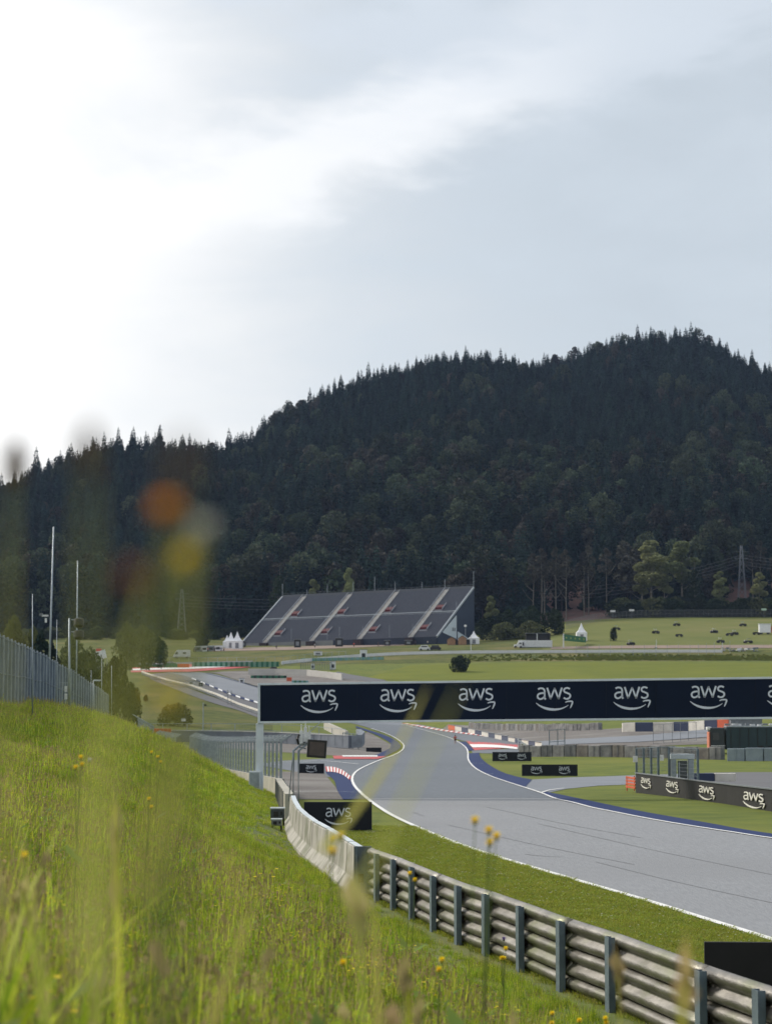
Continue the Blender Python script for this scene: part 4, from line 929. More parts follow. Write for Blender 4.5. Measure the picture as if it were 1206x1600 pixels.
# small kit on the upper track
def small_box(name, px, py, Y, w, h, m, label, cat, depth=None, group=None, lid=True):
    r = root_at(name, px, py, Y, label, cat, group); mb = MB(); mb.box((0, 0, h/2), (w, depth or w*.7, h)); part(mb, 'body', m, r, bevel=min(w, h)*.06)
    if lid: mb = MB(); mb.box((0, 0, h+.04), (w*1.1, (depth or w*.7)*1.1, .1)); part(mb, 'top', M_grey if m is M_wp else M_wp, r)
    mb = MB(); mb.box((0, -(depth or w*.7)/2-.03, h*.45), (w*.5, .05, h*.4)); part(mb, 'panel', M_black if m is not M_black else M_grey, r); return r
small_box('marker_box', 299, 1068, 610, 1.7, .8, M_wp, 'white marker box on the kerb of the upper track, left of the black one', 'box')
small_box('marker_box', 314, 1072, 600, 1.1, 1.0, M_black, 'small black box standing on the upper track run off', 'box')
small_box('marker_box', 350, 1085, 545, 1.6, .7, M_wp, 'flat white box on the upper track kerb beside the thin poles', 'box')
small_box('marker_box', 378, 1066, 635, 1.5, 1.3, M_wp, 'white board box standing in the upper gravel trap', 'box')
for px, lab in ((356, 'left one of the two thin poles standing on the upper run off'), (361.5, 'right one of the two thin poles standing on the upper run off')):
    r = root_at('marker_pole', px, 1102, 520, lab, 'pole', 'thin poles on the upper run off'); mb = MB(); mb.tube([(0, 0, 0), (0, 0, 3.6)], .07, 6); part(mb, 'shaft', M_grey, r); mb = MB(); mb.box((0, 0, 2.9), (.5, .05, .25)); part(mb, 'plate', M_grey, r)
r = root_at('lamp_pole', 317.5, 1148, 372, 'slim grey pole with a small black lamp standing before the dark bush', 'pole'); mb = MB(); h = at(317.5, 1098, 372).z-r.location.z; mb.tube([(0, 0, 0), (0, 0, h)], .09, 8); part(mb, 'pole', M_steel, r)
mb = MB(); mb.box((.35, 0, h-.4), (.4, .4, .3)); part(mb, 'lamp', M_black, r)
# ---- green and orange blocks at the far end of the upper track
def pad_row(px0, px1, py0, py1, Y, n, m, label, h, group, name='padded_barrier'):
    a = at(px0, py0, Y); b = at(px1, py1, Y); a.z = gz1(a.x, Y); b.z = gz1(b.x, Y); root = empty(name, tuple(a), label, 'barrier', group)
    for i in range(n):
        p = a.lerp(b, i/n); q = a.lerp(b, (i+.93)/n); mb = MB(); dn = Vector((0, 0, -.2)); d = Vector((0, 1.2, 0))
        mb.hexa([tuple(k) for k in (p+dn, q+dn, q+d+dn, p+d+dn)], [tuple(k+Vector((0, 0, h))) for k in (p, q, q+d, p+d)]); partw(mb, 'pad', m[i % len(m)], root)
M_green = mat('green_pad', (.03, .16, .09), .7, (.02, .11, .06), .6); M_lgreen = mat('pale_green_pad', (.20, .33, .26), .7, (.10, .24, .17), .5)
pad_row(256, 278, 1039.5, 1039, 735, 5, [M_green], 'green padded barrier stretch left of the orange one', 1.4, 'padded barriers round the top corner')
pad_row(278, 296, 1039, 1038.5, 735, 4, [M_orange], 'orange padded barrier stretch at the top corner', 1.45, 'padded barriers round the top corner')
pad_row(206, 255, 1040, 1039.5, 737, 12, [M_green], 'long dark green padded barrier at the far left corner', 1.2, 'padded barriers round the top corner')
pad_row(300, 436, 1038, 1034, 742, 34, [M_lgreen, M_green], 'pale green and dark green padded barrier below the grandstand', 1.7, 'padded barriers round the top corner')
post_fence('debris_fence', [(206, 1038), (300, 1036), (436, 1032), (540, 1025)], [748, 748, 748, 770], 3.0, 3.2, 'distant wire fence behind the green padded barrier', rails=(1.0,), w=.10)
pad_row(470, 600, 1031, 1023.5, 765, 30, [mat('teal_pad', (.16, .32, .33), .7, (.10, .24, .25), .5), M_lgreen], 'teal padded barrier running toward the white boxes below the grandstand', 1.1, 'padded barriers round the top corner')
# pale curved wall inside the top corner and green blocks before it
wall_run('curved_wall', [Vector((at(a, b, Y).x, Y, gz1(at(a, b, Y).x, Y))) for (a, b), Y in zip([(388, 1051), (430, 1051), (480, 1053), (515, 1057), (535, 1060)], [690, 690, 682, 668, 658])], 2.0, .5, mat('pale_wall', (.50, .49, .46), .9, (.42, .41, .39), .3), 'pale curved concrete wall inside the top corner above the gantry', cat='wall')
pad_row(392, 448, 1056, 1058, 668, 12, [M_green, mat('dk_green_pad', (.012, .06, .04), .8)], 'low dark green blocks in front of the pale curved wall', .9, 'padded barriers round the top corner')
pad_row(448, 456, 1062, 1062, 650, 2, [M_orange], 'small orange block beside the low dark green blocks', 1.2, 'padded barriers round the top corner')
pad_row(456, 482, 1063, 1068, 640, 7, [mat('teal_pad', (0, 0, 0)), M_green], 'low teal blocks running down from the small orange block', .8, 'padded barriers round the top corner')
for px, py, w, h, Y, lab in ((568, 1029, 11, 15, 768, 'large white box standing on the green barrier below the grandstand'), (489, 1044, 6, 9, 720, 'left white cabinet by the dark fence above the gantry'), (520, 1047, 9, 13, 715, 'right white cabinet where the dark fence ends above the gantry'), (497, 1026, 13, 6, 790, 'low grey white cabin above the teal barrier')):
    small_box('white_cabinet', px, py, Y, w/F*Y, h/F*Y, M_wp, lab, 'cabinet', depth=1.5)
post_fence('debris_fence', [(470, 1046), (500, 1047), (518, 1048)], [716, 714, 712], 2.6, .6, 'dark close set fence between the two white cabinets', m=M_post, rails=(1.0,), w=.18)
r = root_at('recovery_car', 429, 1040, 712, 'dark low vehicle parked at the end of the red run off', 'vehicle')
mb = MB(); mb.hexa([(-2.2, -.9, .4), (2.2, -.9, .4), (2.2, .9, .4), (-2.2, .9, .4)], [(-2.1, -.85, .95), (2.1, -.85, .95), (2.1, .85, .95), (-2.1, .85, .95)]); mb.hexa([(-1.5, -.8, .95), (1.1, -.8, .95), (1.1, .8, .95), (-1.5, .8, .95)], [(-1.0, -.7, 1.45), (.5, -.7, 1.45), (.5, .7, 1.45), (-1.0, .7, 1.45)]); part(mb, 'body', M_black, r, bevel=.08)
def wheels(r, xs, y, rad, w=.25, m=M_black):
    for x in xs:
        for s in (-1, 1): mb = MB(); mb.tube([(x, s*y-w/2, rad), (x, s*y+w/2, rad)], rad, 12); part(mb, 'wheel', m, r)
wheels(r, (-1.4, 1.4), .85, .36)
# ---- long white wall below the field
pw = [(440, 1035), (500, 1029), (560, 1024), (620, 1020.5), (700, 1018.5), (800, 1017.5), (900, 1017), (1000, 1016.5), (1128, 1016.5)]
yw = [755, 765, 775, 785, 792, 797, 799, 800, 800]
W = [Vector((at(a, b, Y).x, Y, gz1(at(a, b, Y).x, Y))) for (a, b), Y in zip(pw, yw)]
W = [ground(a, b+3.0, 745, 812) for a, b in resample(pw, 24)]
wall_run('white_wall', W, 1.05, .4, mat('white_wall', (.68, .69, .70), .8, (.58, .59, .60), .2), 'very long white wall below the hillside field and grandstand', cat='wall', base=-2.5)
post_fence('debris_fence', [(900, 1037), (1000, 1037), (1080, 1037), (1140, 1030)], [776, 776, 776, 788], 4.4, 3.8, 'row of thin fence posts on the steep grass below the long white wall', m=M_steel, rails=(), w=.09)
r = root_at('debris_pile', 1165, 1025, 795, 'heap of broken stone and pipes at the right end of the long white wall', 'rubble'); rr = random.Random(3)
for k in range(26): mb = MB(); mb.box((rr.uniform(-9, 5), rr.uniform(-1, 1), rr.uniform(0, 1.2)), (rr.uniform(.5, 1.6), rr.uniform(.4, 1), rr.uniform(.3, .8)), rz=rr.uniform(0, 3)); part(mb, 'stone', [M_conc2, M_grey, M_wp][k % 3] if k % 5 else M_wp, r)

# ---- grandstand
def grandstand():
    A = Vector((-60.2, 910, 23.0)); Bv = Vector((20.3, 865, 24.7)); f = Bv-A; Lf = Vector((f.x, f.y, 0)).length; slope = f.z; fx = Vector((f.x, f.y, 0)).normalized(); dp = Vector((-fx.y, fx.x, 0))
    if dp.y < 0: dp = -dp
    Dp = 32.0; Rz = 20.7
    root = empty('grandstand', tuple(A-Vector((0, 0, 3.5))), 'huge steep dark grey grandstand with four pale stairways below the forest', 'grandstand')
    def P(s, t, up=0): return tuple(A+f*s+dp*(Dp*t)+Vector((0, 0, Rz*t+up)))
    M_seat = mat('dark_seating', (.105, .115, .145), .7, (.08, .088, .115), 1.3, 6, bump=.4, bscale=6, stretch=(1, 1, 2)); nrow = 44
    def seats(t0, t1, name):
        mb = MB(); k = int(nrow*(t1-t0))
        for i in range(k):
            ta = t0+(t1-t0)*i/k; tb = t0+(t1-t0)*(i+1)/k
            mb.add([P(0, ta), P(1, ta), tuple(Vector(P(1, ta))+Vector((0, 0, Rz*(tb-ta)))), tuple(Vector(P(0, ta))+Vector((0, 0, Rz*(tb-ta)))), P(1, tb), P(0, tb)], [(0, 1, 2, 3), (3, 2, 4, 5)])
            # seat backs
            s1 = Vector(P(0, (ta+tb)/2)); s2 = Vector(P(1, (ta+tb)/2)); mb.beam(tuple(s1+Vector((0, 0, .45))), tuple(s2+Vector((0, 0, .45))), .12, .42)
        partw(mb, name, M_seat, root)
    seats(0, .485, 'lower_seating'); seats(.515, 1, 'upper_seating')
    mb = MB(); mb.add([P(0, .485), P(1, .485), P(1, .515, -.4), P(0, .515, -.4)], [(0, 1, 2, 3)]); mb.beam(P(0, .49, 1.1), P(1, .49, 1.1), .12, .22); mb.beam(P(0, .49, .5), P(1, .49, .5), .06, .08); partw(mb, 'walkway', M_pale, root)
    # stairs
    for s in (.125, .37, .615, .87):
        mb = MB(); n = 88; w = .0115
        for i in range(n):
            t = i/n*.985; t2 = (i+1)/n*.985
            mb.add([P(s-w, t, .62), P(s+w, t, .62), P(s+w, t, .62+Rz*(t2-t)), P(s-w, t, .62+Rz*(t2-t)), P(s+w, t2, .62), P(s-w, t2, .62)], [(0, 1, 2, 3), (3, 2, 4, 5)])
        st = partw(mb, 'stairway', mat('stair_concrete', (.50, .48, .46), .9, (.38, .365, .35), .8), root)
        for sg in (-1, 1):
            mb = MB(); mb.beam(P(s+sg*w, .0, 1.5), P(s+sg*w, .985, 1.5), .07, .07)
            for k in range(12): mb.beam(P(s+sg*w, k/12, .6), P(s+sg*w, k/12, 1.5), .06)
            partw(mb, 'handrail', M_pale, root)
        for t in (.15, .56):
            c = Vector(P(s+.036, t)); mb = MB(); tt = .075
            mb.hexa([P(s+.018, t, .1), P(s+.052, t, .1), P(s+.052, t+tt, .1-Rz*tt), P(s+.018, t+tt, .1-Rz*tt)], [P(s+.018, t, 1.5), P(s+.052, t, 1.5), P(s+.052, t+tt, 1.1), P(s+.018, t+tt, 1.1)])
            partw(mb, 'exit_opening', mat('dark_red_panel', (.085, .006, .01), .8, (.06, .006, .01), 1), root)
            mb = MB(); mb.beam(P(s+.055, t-.02, 1.2), P(s+.055, t+.10, 1.2), .15, .6); mb.beam(P(s+.018, t-.022, .7), P(s+.056, t-.022, .7), .2, .5); partw(mb, 'parapet', mat('parapet_grey', (.32, .33, .36), .8), root)
    # edges
    for s, nm in ((0, 'left_edge'), (1, 'right_edge')):
        mb = MB(); mb.beam(P(s, -.01, .6), P(s, 1.005, .6), .5, .8); partw(mb, 'edge_beam', mat('edge_beam_grey', (.34, .38, .42), .6), root)
    mb = MB(); mb.beam(P(0, 1, .9), P(1, 1, .9), .3, 1.0); partw(mb, 'top_rail', mat('edge_grey', (.12, .13, .15), .7), root)
    for k in range(36): mb = MB(); mb.beam(P(k/35, 1, .5), P(k/35, 1, 2.1), .08); partw(mb, 'rail_post', M_grey, root)
    mb = MB(); mb.beam(P(0, 1, 2.0), P(1, 1, 2.0), .07); partw(mb, 'top_rail', M_grey, root)
    # front wall
    def low(s, zoff): p = A+f*s; return Vector((p.x, p.y, gz1(p.x, p.y)+zoff))
    for s0, s1, m in ((0, .48, mat('front_wall_grey', (.20, .21, .225), .8, (.17, .18, .19), .3)), (.48, 1, mat('front_wall_navy', (.016, .026, .05), .7, (.012, .02, .04), .5))):
        mb = MB(); o = -dp*.05
        mb.hexa([tuple(low(s0, -1)+o), tuple(low(s1, -1)+o), tuple(low(s1, -1)+dp*.4), tuple(low(s0, -1)+dp*.4)], [tuple(Vector(P(s0, 0, .5))+o), tuple(Vector(P(s1, 0, .5))+o), tuple(Vector(P(s1, 0, .5))+dp*.4), tuple(Vector(P(s0, 0, .5))+dp*.4)]); partw(mb, 'front_wall', m, root)
    # right side wall: navy with a pale triangle
    m_side = mat('side_wall_blue', (.022, .035, .065), .7, (.017, .028, .052), .25); o = fx*.3
    def S(t, z): p = A+f+dp*(Dp*t)+o; return (p.x, p.y, z)
    g0 = gz1(*(A+f)[:2])-1; zt = lambda t: (A+f).z+Rz*t-.2
    mb = MB(); mb.add([S(0, g0), S(.52, g0), S(.52, zt(.52)), S(0, zt(0))], [(0, 1, 2, 3)]); mb.add([S(.52, g0), S(1.0, g0), S(1.0, zt(1)), S(.52, zt(.52))], [(0, 1, 2, 3)]); partw(mb, 'side_wall', m_side, root)
    o = fx*.36; mb = MB(); mb.add([S(.12, zt(.12)+.1), S(.14, zt(.14)-.6), S(.50, zt(.50)-10.2), S(.50, zt(.50)-.6)], [(0, 1, 2, 3)]); mb.add([S(.53, g0), S(1.0, g0), S(1.0, g0+2.6), S(.53, g0+6.6)], [(0, 1, 2, 3)]); partw(mb, 'pale_panel', M_pale, root)
    o = fx*.42
    for k in (0, 1): mb = MB(); mb.add([S(.43-k*.05, zt(.5)-7.2), S(.465-k*.05, zt(.5)-7.2), S(.465-k*.05, zt(.5)-5.8), S(.43-k*.05, zt(.5)-5.8)], [(0, 1, 2, 3)]); partw(mb, 'vent', M_grey, root)
    # back and left walls close the volume
    mb = MB(); p0, p1 = Vector(P(0, 1)), Vector(P(1, 1)); mb.add([tuple(p0), tuple(p1), (p1.x, p1.y, g0-4), (p0.x, p0.y, g0-6)], [(0, 1, 2, 3)]); q0 = Vector(P(0, 0)); mb.add([tuple(p0), tuple(q0), (q0.x, q0.y, g0-6), (p0.x, p0.y, g0-6)], [(0, 1, 2, 3)]); partw(mb, 'back_wall', m_side, root)
    # floodlight poles
    for px, h in ((447, 6.2), (486, 3.4), (518, 5), (558, 5.6), (591, 7.2), (622, 4.6), (662, 4), (696, 4.6), (738, 7.4)):
        s = (px-447)/291; mb = MB(); mb.tube([P(s, 1.0, 0), P(s, 1.0, h)], .10, 6); partw(mb, 'flagpole', M_steel, root)
    for px in (412, 448, 505, 524, 560, 601, 636): 
        s = (px-378)/305+.03; mb = MB(); mb.tube([P(s, .02, 0), P(s, .02, 5.5)], .05, 6); partw(mb, 'flagpole', M_steel, root)
    for px in (612, 711):
        s = (px-410)/300; mb = MB(); mb.tube([P(s, .5, 0), P(s, .5, 4.6)], .06, 6); partw(mb, 'flagpole', M_steel, root)
    # entrances under the stairs
    for s in (.125, .37, .615, .87):
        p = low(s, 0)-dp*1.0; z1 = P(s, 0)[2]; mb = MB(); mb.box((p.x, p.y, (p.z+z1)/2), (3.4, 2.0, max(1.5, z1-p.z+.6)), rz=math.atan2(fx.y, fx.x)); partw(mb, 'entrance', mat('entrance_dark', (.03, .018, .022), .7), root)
    return A, f, dp, fx
gA, gf, gd, gfx = grandstand()
# kiosks and dark blocks in front of the grandstand
def kiosk(px, py, Y, w, h, m, label, roof=None, group=None, name='kiosk', cat='kiosk'):
    r = root_at(name, px, py, Y, label, cat, group); mb = MB(); mb.box((0, 0, h/2-.1), (w, 2, h+.2)); part(mb, 'body', m, r); mb = MB(); mb.box((0, 0, h+.1), (w*1.08, 2.2, .2)); part(mb, 'roof', roof or M_grey, r); mb = MB(); mb.box((0, -1.03, h*.5), (w*.5, .06, h*.5)); part(mb, 'hatch', M_black if m is not M_black else M_grey, r)
for k, (px, w, h, lab) in enumerate([(381, 1.8, 2.2, 'dark kiosk at the left foot of the grandstand beside the white tents'), (465, 2.6, 3.2, 'dark kiosk before the pale front wall of the grandstand'), (530, 3.0, 3.4, 'dark kiosk where the grandstand front wall turns navy'), (605, 2.4, 2.0, 'low dark kiosk before the middle of the navy front wall'), (638, 3.0, 1.8, 'dark kiosk right of the navy wall middle')]):
    kiosk(px, 1012, 866 if px > 450 else 895, w, h, M_black, lab, group='dark kiosks at the foot of the grandstand')
for px, py, Y, w, h, lab in ((705, 1000, 852, 5.0, 2.6, 'left wooden hut in front of the grandstand side wall'), (722, 1001, 850, 5.0, 3.0, 'right wooden hut in front of the grandstand side wall')):
    r = root_at('wooden_hut', px, py+2, Y, lab, 'hut', 'wooden huts beside the grandstand'); Mh = mat('hut_wood', (.34, .20, .12), .8, (.26, .15, .09), 1.5)
    mb = MB(); mb.box((0, 0, h*.4), (w*.62, 2.4, h*.8)); part(mb, 'wall', Mh, r)
    mb = MB(); mb.add([(-w*.31, -1.2, h*.8), (w*.31, -1.2, h*.8), (0, -1.2, h*1.15), (-w*.31, 1.2, h*.8), (w*.31, 1.2, h*.8), (0, 1.2, h*1.15)], [(0, 1, 2), (5, 4, 3), (0, 3, 4, 1)]); part(mb, 'gable', Mh, r)
    mb = MB(); mb.beam((-w*.2, 0, h*1.02), (-w*.2, 0, h*1.03), .1); mb.hexa([(-w*.37, -1.4, h*.76), (0, -1.4, h*1.16), (0, 1.4, h*1.16), (-w*.37, 1.4, h*.76)], [(-w*.37, -1.4, h*.80), (0, -1.4, h*1.2), (0, 1.4, h*1.2), (-w*.37, 1.4, h*.80)]); mb.hexa([(0, -1.4, h*1.16), (w*.37, -1.4, h*.76), (w*.37, 1.4, h*.76), (0, 1.4, h*1.16)], [(0, -1.4, h*1.2), (w*.37, -1.4, h*.80), (w*.37, 1.4, h*.80), (0, 1.4, h*1.2)]); part(mb, 'roof', mat('hut_roof', (.16, .12, .10), .9), r)
    mb = MB(); mb.box((w*.45, 0, h*.35), (w*.28, 2, h*.7)); part(mb, 'side_room', M_black, r)
# tents
def pagoda(px, py, Y, w, h, label, group=None, wall_h=None):
    r = root_at('pagoda_tent', px, py, Y, label, 'tent', group); wh = wall_h or h*.45
    mb = MB(); mb.box((0, 0, wh/2), (w*.96, w*.96, wh)); part(mb, 'tent_wall', M_wt, r)
    pr = [(w*.5, wh), (w*.36, wh+(h-wh)*.12), (w*.22, wh+(h-wh)*.34), (w*.11, wh+(h-wh)*.64), (w*.04, wh+(h-wh)*.9), (.03, h)]; mb = MB(); V = []
    for q, z in pr: V += [(-q, -q, z), (q, -q, z), (q, q, z), (-q, q, z)]
    mb.add(V, [(i*4+k, i*4+(k+1) % 4, (i+1)*4+(k+1) % 4, (i+1)*4+k) for i in range(len(pr)-1) for k in range(4)]); part(mb, 'tent_roof', M_wt, r)
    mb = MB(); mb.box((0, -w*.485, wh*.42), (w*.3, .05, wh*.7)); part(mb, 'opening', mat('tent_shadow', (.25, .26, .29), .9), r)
pagoda(361, 1020, 880, 4.2, 6.6, 'middle white pagoda tent of the trio left of the grandstand', 'white pagoda tents')
pagoda(371, 1020, 872, 4.4, 7.0, 'tallest, rightmost white pagoda tent of the trio left of the grandstand', 'white pagoda tents')
pagoda(355, 1020, 890, 3.4, 5.2, 'small leftmost white pagoda tent of the trio left of the grandstand', 'white pagoda tents')
pagoda(740, 1003, 853, 4.4, 5.2, 'white pagoda tent behind the wooden huts at the right end of the grandstand', 'white pagoda tents')
pagoda(908, 1004, 850, 4.2, 7.0, 'white pagoda tent beside the green gantry in the field', 'white pagoda tents')
# market stalls with people, left of the tents
for k, (px, w, m, lab) in enumerate([(310, 2.6, M_grey, 'small dark stall nearest the white camper van'), (320, 3.0, M_wp, 'small pale roofed stall left of the spruce'), (330, 3.0, M_grey, 'small dark stall below the spruce'), (341, 3.4, M_wt, 'small white canopy stall beside the pagoda tents')]):
    kiosk(px, 1021, 860, w, 1.9, m, lab, roof=M_wp, group='stalls left of the pagoda tents', name='stall', cat='stall')
# people as tiny figures
def person(px, py, Y, top, legs, label, run=False, h=1.78, group=None, ground_=True):
    r = root_at('person', px, py, Y, label, 'person', group); s = h/1.78
    M_skin = mat('skin', (.45, .25, .18), .6)
    me = bpy.data.meshes.new('body'); 
    if run: J = {'pel': (0, 0, .95), 'ch': (0, -.06, 1.28), 'nk': (0, -.08, 1.48), 'hd': (0, -.10, 1.62), 'ht': (0, -.11, 1.72), 'ls': (-.19, -.07, 1.41), 'le': (-.27, .08, 1.16), 'lh': (-.20, -.14, 1.10), 'rs': (.19, -.07, 1.41), 're': (.27, -.10, 1.15), 'rh': (.18, -.32, 1.26), 'lp': (-.10, 0, .92), 'lk': (-.11, -.22, .55), 'la': (-.10, -.05, .16), 'lf': (-.10, -.20, .10), 'rp': (.10, 0, .92), 'rk': (.11, .05, .50), 'ra': (.10, .28, .20), 'rf': (.10, .24, .06)}
    else: J = {'pel': (0, 0, .95), 'ch': (0, 0, 1.28), 'nk': (0, 0, 1.48), 'hd': (0, -.02, 1.62), 'ht': (0, -.02, 1.73), 'ls': (-.19, 0, 1.41), 'le': (-.25, .03, 1.12), 'lh': (-.24, -.06, .86), 'rs': (.19, 0, 1.41), 're': (.25, .03, 1.12), 'rh': (.24, -.06, .86), 'lp': (-.10, 0, .92), 'lk': (-.12, -.02, .5), 'la': (-.13, .02, .08), 'lf': (-.13, -.15, .03), 'rp': (.10, 0, .92), 'rk': (.12, -.02, .5), 'ra': (.13, .02, .08), 'rf': (.13, -.15, .03)}
    rad = {'pel': .14, 'ch': .155, 'nk': .065, 'hd': .10, 'ht': .085, 'ls': .065, 'le': .045, 'lh': .035, 'rs': .065, 're': .045, 'rh': .035, 'lp': .10, 'lk': .06, 'la': .042, 'lf': .035, 'rp': .10, 'rk': .06, 'ra': .042, 'rf': .035}
    ks = list(J); E = [('pel', 'ch'), ('ch', 'nk'), ('nk', 'hd'), ('hd', 'ht'), ('ch', 'ls'), ('ls', 'le'), ('le', 'lh'), ('ch', 'rs'), ('rs', 're'), ('re', 'rh'), ('pel', 'lp'), ('lp', 'lk'), ('lk', 'la'), ('la', 'lf'), ('pel', 'rp'), ('rp', 'rk'), ('rk', 'ra'), ('ra', 'rf')]
    me.from_pydata([tuple(c*s for c in J[k]) for k in ks], [(ks.index(a), ks.index(b)) for a, b in E], []); me.materials.append(M_skin)
    o = bpy.data.objects.new('body', me); COL.objects.link(o); o.parent = r
    sk = o.modifiers.new('skin', 'SKIN'); 
    if not me.skin_vertices:
        bpy.context.view_layer.objects.active = o
    lay = me.skin_vertices[0].data if me.skin_vertices else me.attributes and None
    if lay:
        for i, k in enumerate(ks): lay[i].radius = (rad[k]*s, rad[k]*s*.85); lay[i].use_root = (k == 'pel')
    o.modifiers.new('sub', 'SUBSURF').levels = 1
    def cloth(nm, chains, m):
        mb = MB()
        for ch in chains: mb.tube([tuple(c*s for c in p) for p, _ in ch], [q*s for _, q in ch], 8)
        part(mb, nm, m, r, smooth=True)
    cloth('shirt', [[((0, 0, .93), .17), ((0, J['ch'][1]*.5, 1.12), .165), (J['ch'], .185), ((0, J['ch'][1], 1.42), .15), (J['nk'], .08)], [(J['ls'], .085), (J['le'], .06)], [(J['rs'], .085), (J['re'], .06)]], top)
    cloth('shorts', [[(J['lp'], .125), (tuple(a*.55+b*.45 for a, b in zip(J['lk'], J['lp'])), .10)], [(J['rp'], .125), (tuple(a*.55+b*.45 for a, b in zip(J['rk'], J['rp'])), .10)], [((0, 0, .86), .15), ((0, 0, 1.0), .165)]] if run else [[(J['lp'], .125), (J['lk'], .085), (J['la'], .07)], [(J['rp'], .125), (J['rk'], .085), (J['ra'], .07)], [((0, 0, .86), .15), ((0, 0, 1.0), .165)]], legs)
    mb = MB(); hx = J['hd']; mb.lathe((hx[0]*s, (hx[1]+.02)*s, (hx[2]+.0)*s), [(.10*s, .0), (.118*s, .05*s), (.10*s, .12*s), (.04*s, .155*s)], 10); part(mb, 'hair', M_black, r)
M_redshirt = mat('red_shirt', (.55, .06, .03), .8); M_dk = mat('dark_cloth', (.02, .02, .025), .9)
g_ = ground(711, 1163, ymin=300)
person(711, 1163, g_.y, M_redshirt, M_dk, 'runner in a red shirt and black shorts jogging on the track', run=True)
clothes = [M_dk, mat('blue_cloth', (.03, .05, .12), .9), mat('pale_cloth', (.5, .5, .5), .9), M_redshirt]
wh = ['in dark clothes', 'in blue', 'in pale clothes', 'in red']
where = [(303, 'beside the white camper van'), (306, 'just right of the camper van'), (315, 'between the first two stalls'), (325, 'between the pale stall and the stall below the spruce'), (335.5, 'before the stall below the spruce'), (346, 'right of the white canopy stall'), (350, 'at the left pagoda tent')]
for k, (px, w_) in enumerate(where): person(px, 1022, 852, clothes[k % 4], M_dk, f'tiny person {wh[k%4]} standing {w_}', group='people by the stalls')
for k, (px, w_) in enumerate([(432, 'left of the first dark kiosk'), (492, 'beneath the second stairway'), (553, 'left of the third stairway foot'), (591, 'right of the third stairway foot'), (649, 'by the fourth stairway foot'), (668, 'before the right wall end')]):
    person(px, 1010, 858, clothes[(k+1) % 4], M_dk, f'tiny person {wh[(k+1)%4]} at the grandstand foot, {w_}', group='people at the foot of the grandstand')
# van
r = root_at('camper_van', 284, 1027, 800, 'white camper van parked left of the stalls', 'van'); 
mb = MB(); mb.hexa([(-3.1, -1.1, .5), (3.2, -1.1, .5), (3.2, 1.1, .5), (-3.1, 1.1, .5)], [(-2.6, -1.1, 1.3), (3.2, -1.1, 1.3), (3.2, 1.1, 1.3), (-2.6, 1.1, 1.3)]); mb.hexa([(-2.6, -1.1, 1.3), (3.2, -1.1, 1.3), (3.2, 1.1, 1.3), (-2.6, 1.1, 1.3)], [(-1.6, -1.0, 3.0), (3.2, -1.0, 3.0), (3.2, 1.0, 3.0), (-1.6, 1.0, 3.0)]); part(mb, 'body', M_wp, r, bevel=.1)
mb = MB(); mb.hexa([(-2.45, -1.13, 1.4), (-1.2, -1.13, 1.4), (-1.2, 1.13, 1.4), (-2.45, 1.13, 1.4)], [(-1.85, -1.08, 2.3), (-1.2, -1.08, 2.3), (-1.2, 1.08, 2.3), (-1.85, 1.08, 2.3)]); part(mb, 'window', mat('dark_glass', (.05, .055, .06), .3), r); mb = MB(); mb.box((1.2, -1.12, 1.9), (1.2, .06, .6)); part(mb, 'window', mat('dark_glass', (.05, .055, .06)), r); wheels(r, (-1.9, 2.0), .95, .42)
r = root_at('parked_car', 267, 1035, 752, 'small dark green car with pale roof by the green barrier', 'car'); mb = MB(); mb.hexa([(-2, -.85, .3), (2, -.85, .3), (2, .85, .3), (-2, .85, .3)], [(-1.9, -.85, .95), (1.9, -.85, .95), (1.9, .85, .95), (-1.9, .85, .95)]); part(mb, 'body', M_green, r, bevel=.08)
mb = MB(); mb.hexa([(-1.4, -.8, .95), (1.3, -.8, .95), (1.3, .8, .95), (-1.4, .8, .95)], [(-.9, -.65, 1.45), (.8, -.65, 1.45), (.8, .65, 1.45), (-.9, .65, 1.45)]); part(mb, 'cabin', M_grey, r); wheels(r, (-1.3, 1.3), .8, .34)
for px, m, lab in ((663, M_wp, 'white van parked behind the long white wall before the grandstand'), (680, M_black, 'dark car parked behind the long white wall before the grandstand')):
    r = root_at('parked_car', px, 1018, 803, lab, 'car'); mb = MB(); mb.hexa([(-2.1, -.9, .3), (2.1, -.9, .3), (2.1, .9, .3), (-2.1, .9, .3)], [(-2, -.9, 1.1), (2, -.9, 1.1), (2, .9, 1.1), (-2, .9, 1.1)]); mb.hexa([(-1.7, -.85, 1.1), (1.5, -.85, 1.1), (1.5, .85, 1.1), (-1.7, .85, 1.1)], [(-1.3, -.75, 1.9), (1.2, -.75, 1.9), (1.2, .75, 1.9), (-1.3, .75, 1.9)]); part(mb, 'body', m, r, bevel=.08); mb = MB(); mb.box((-.1, -.86, 1.5), (2.1, .06, .45)); part(mb, 'window', mat('dark_glass', (.05, .055, .06)), r); wheels(r, (-1.3, 1.3), .85, .36)
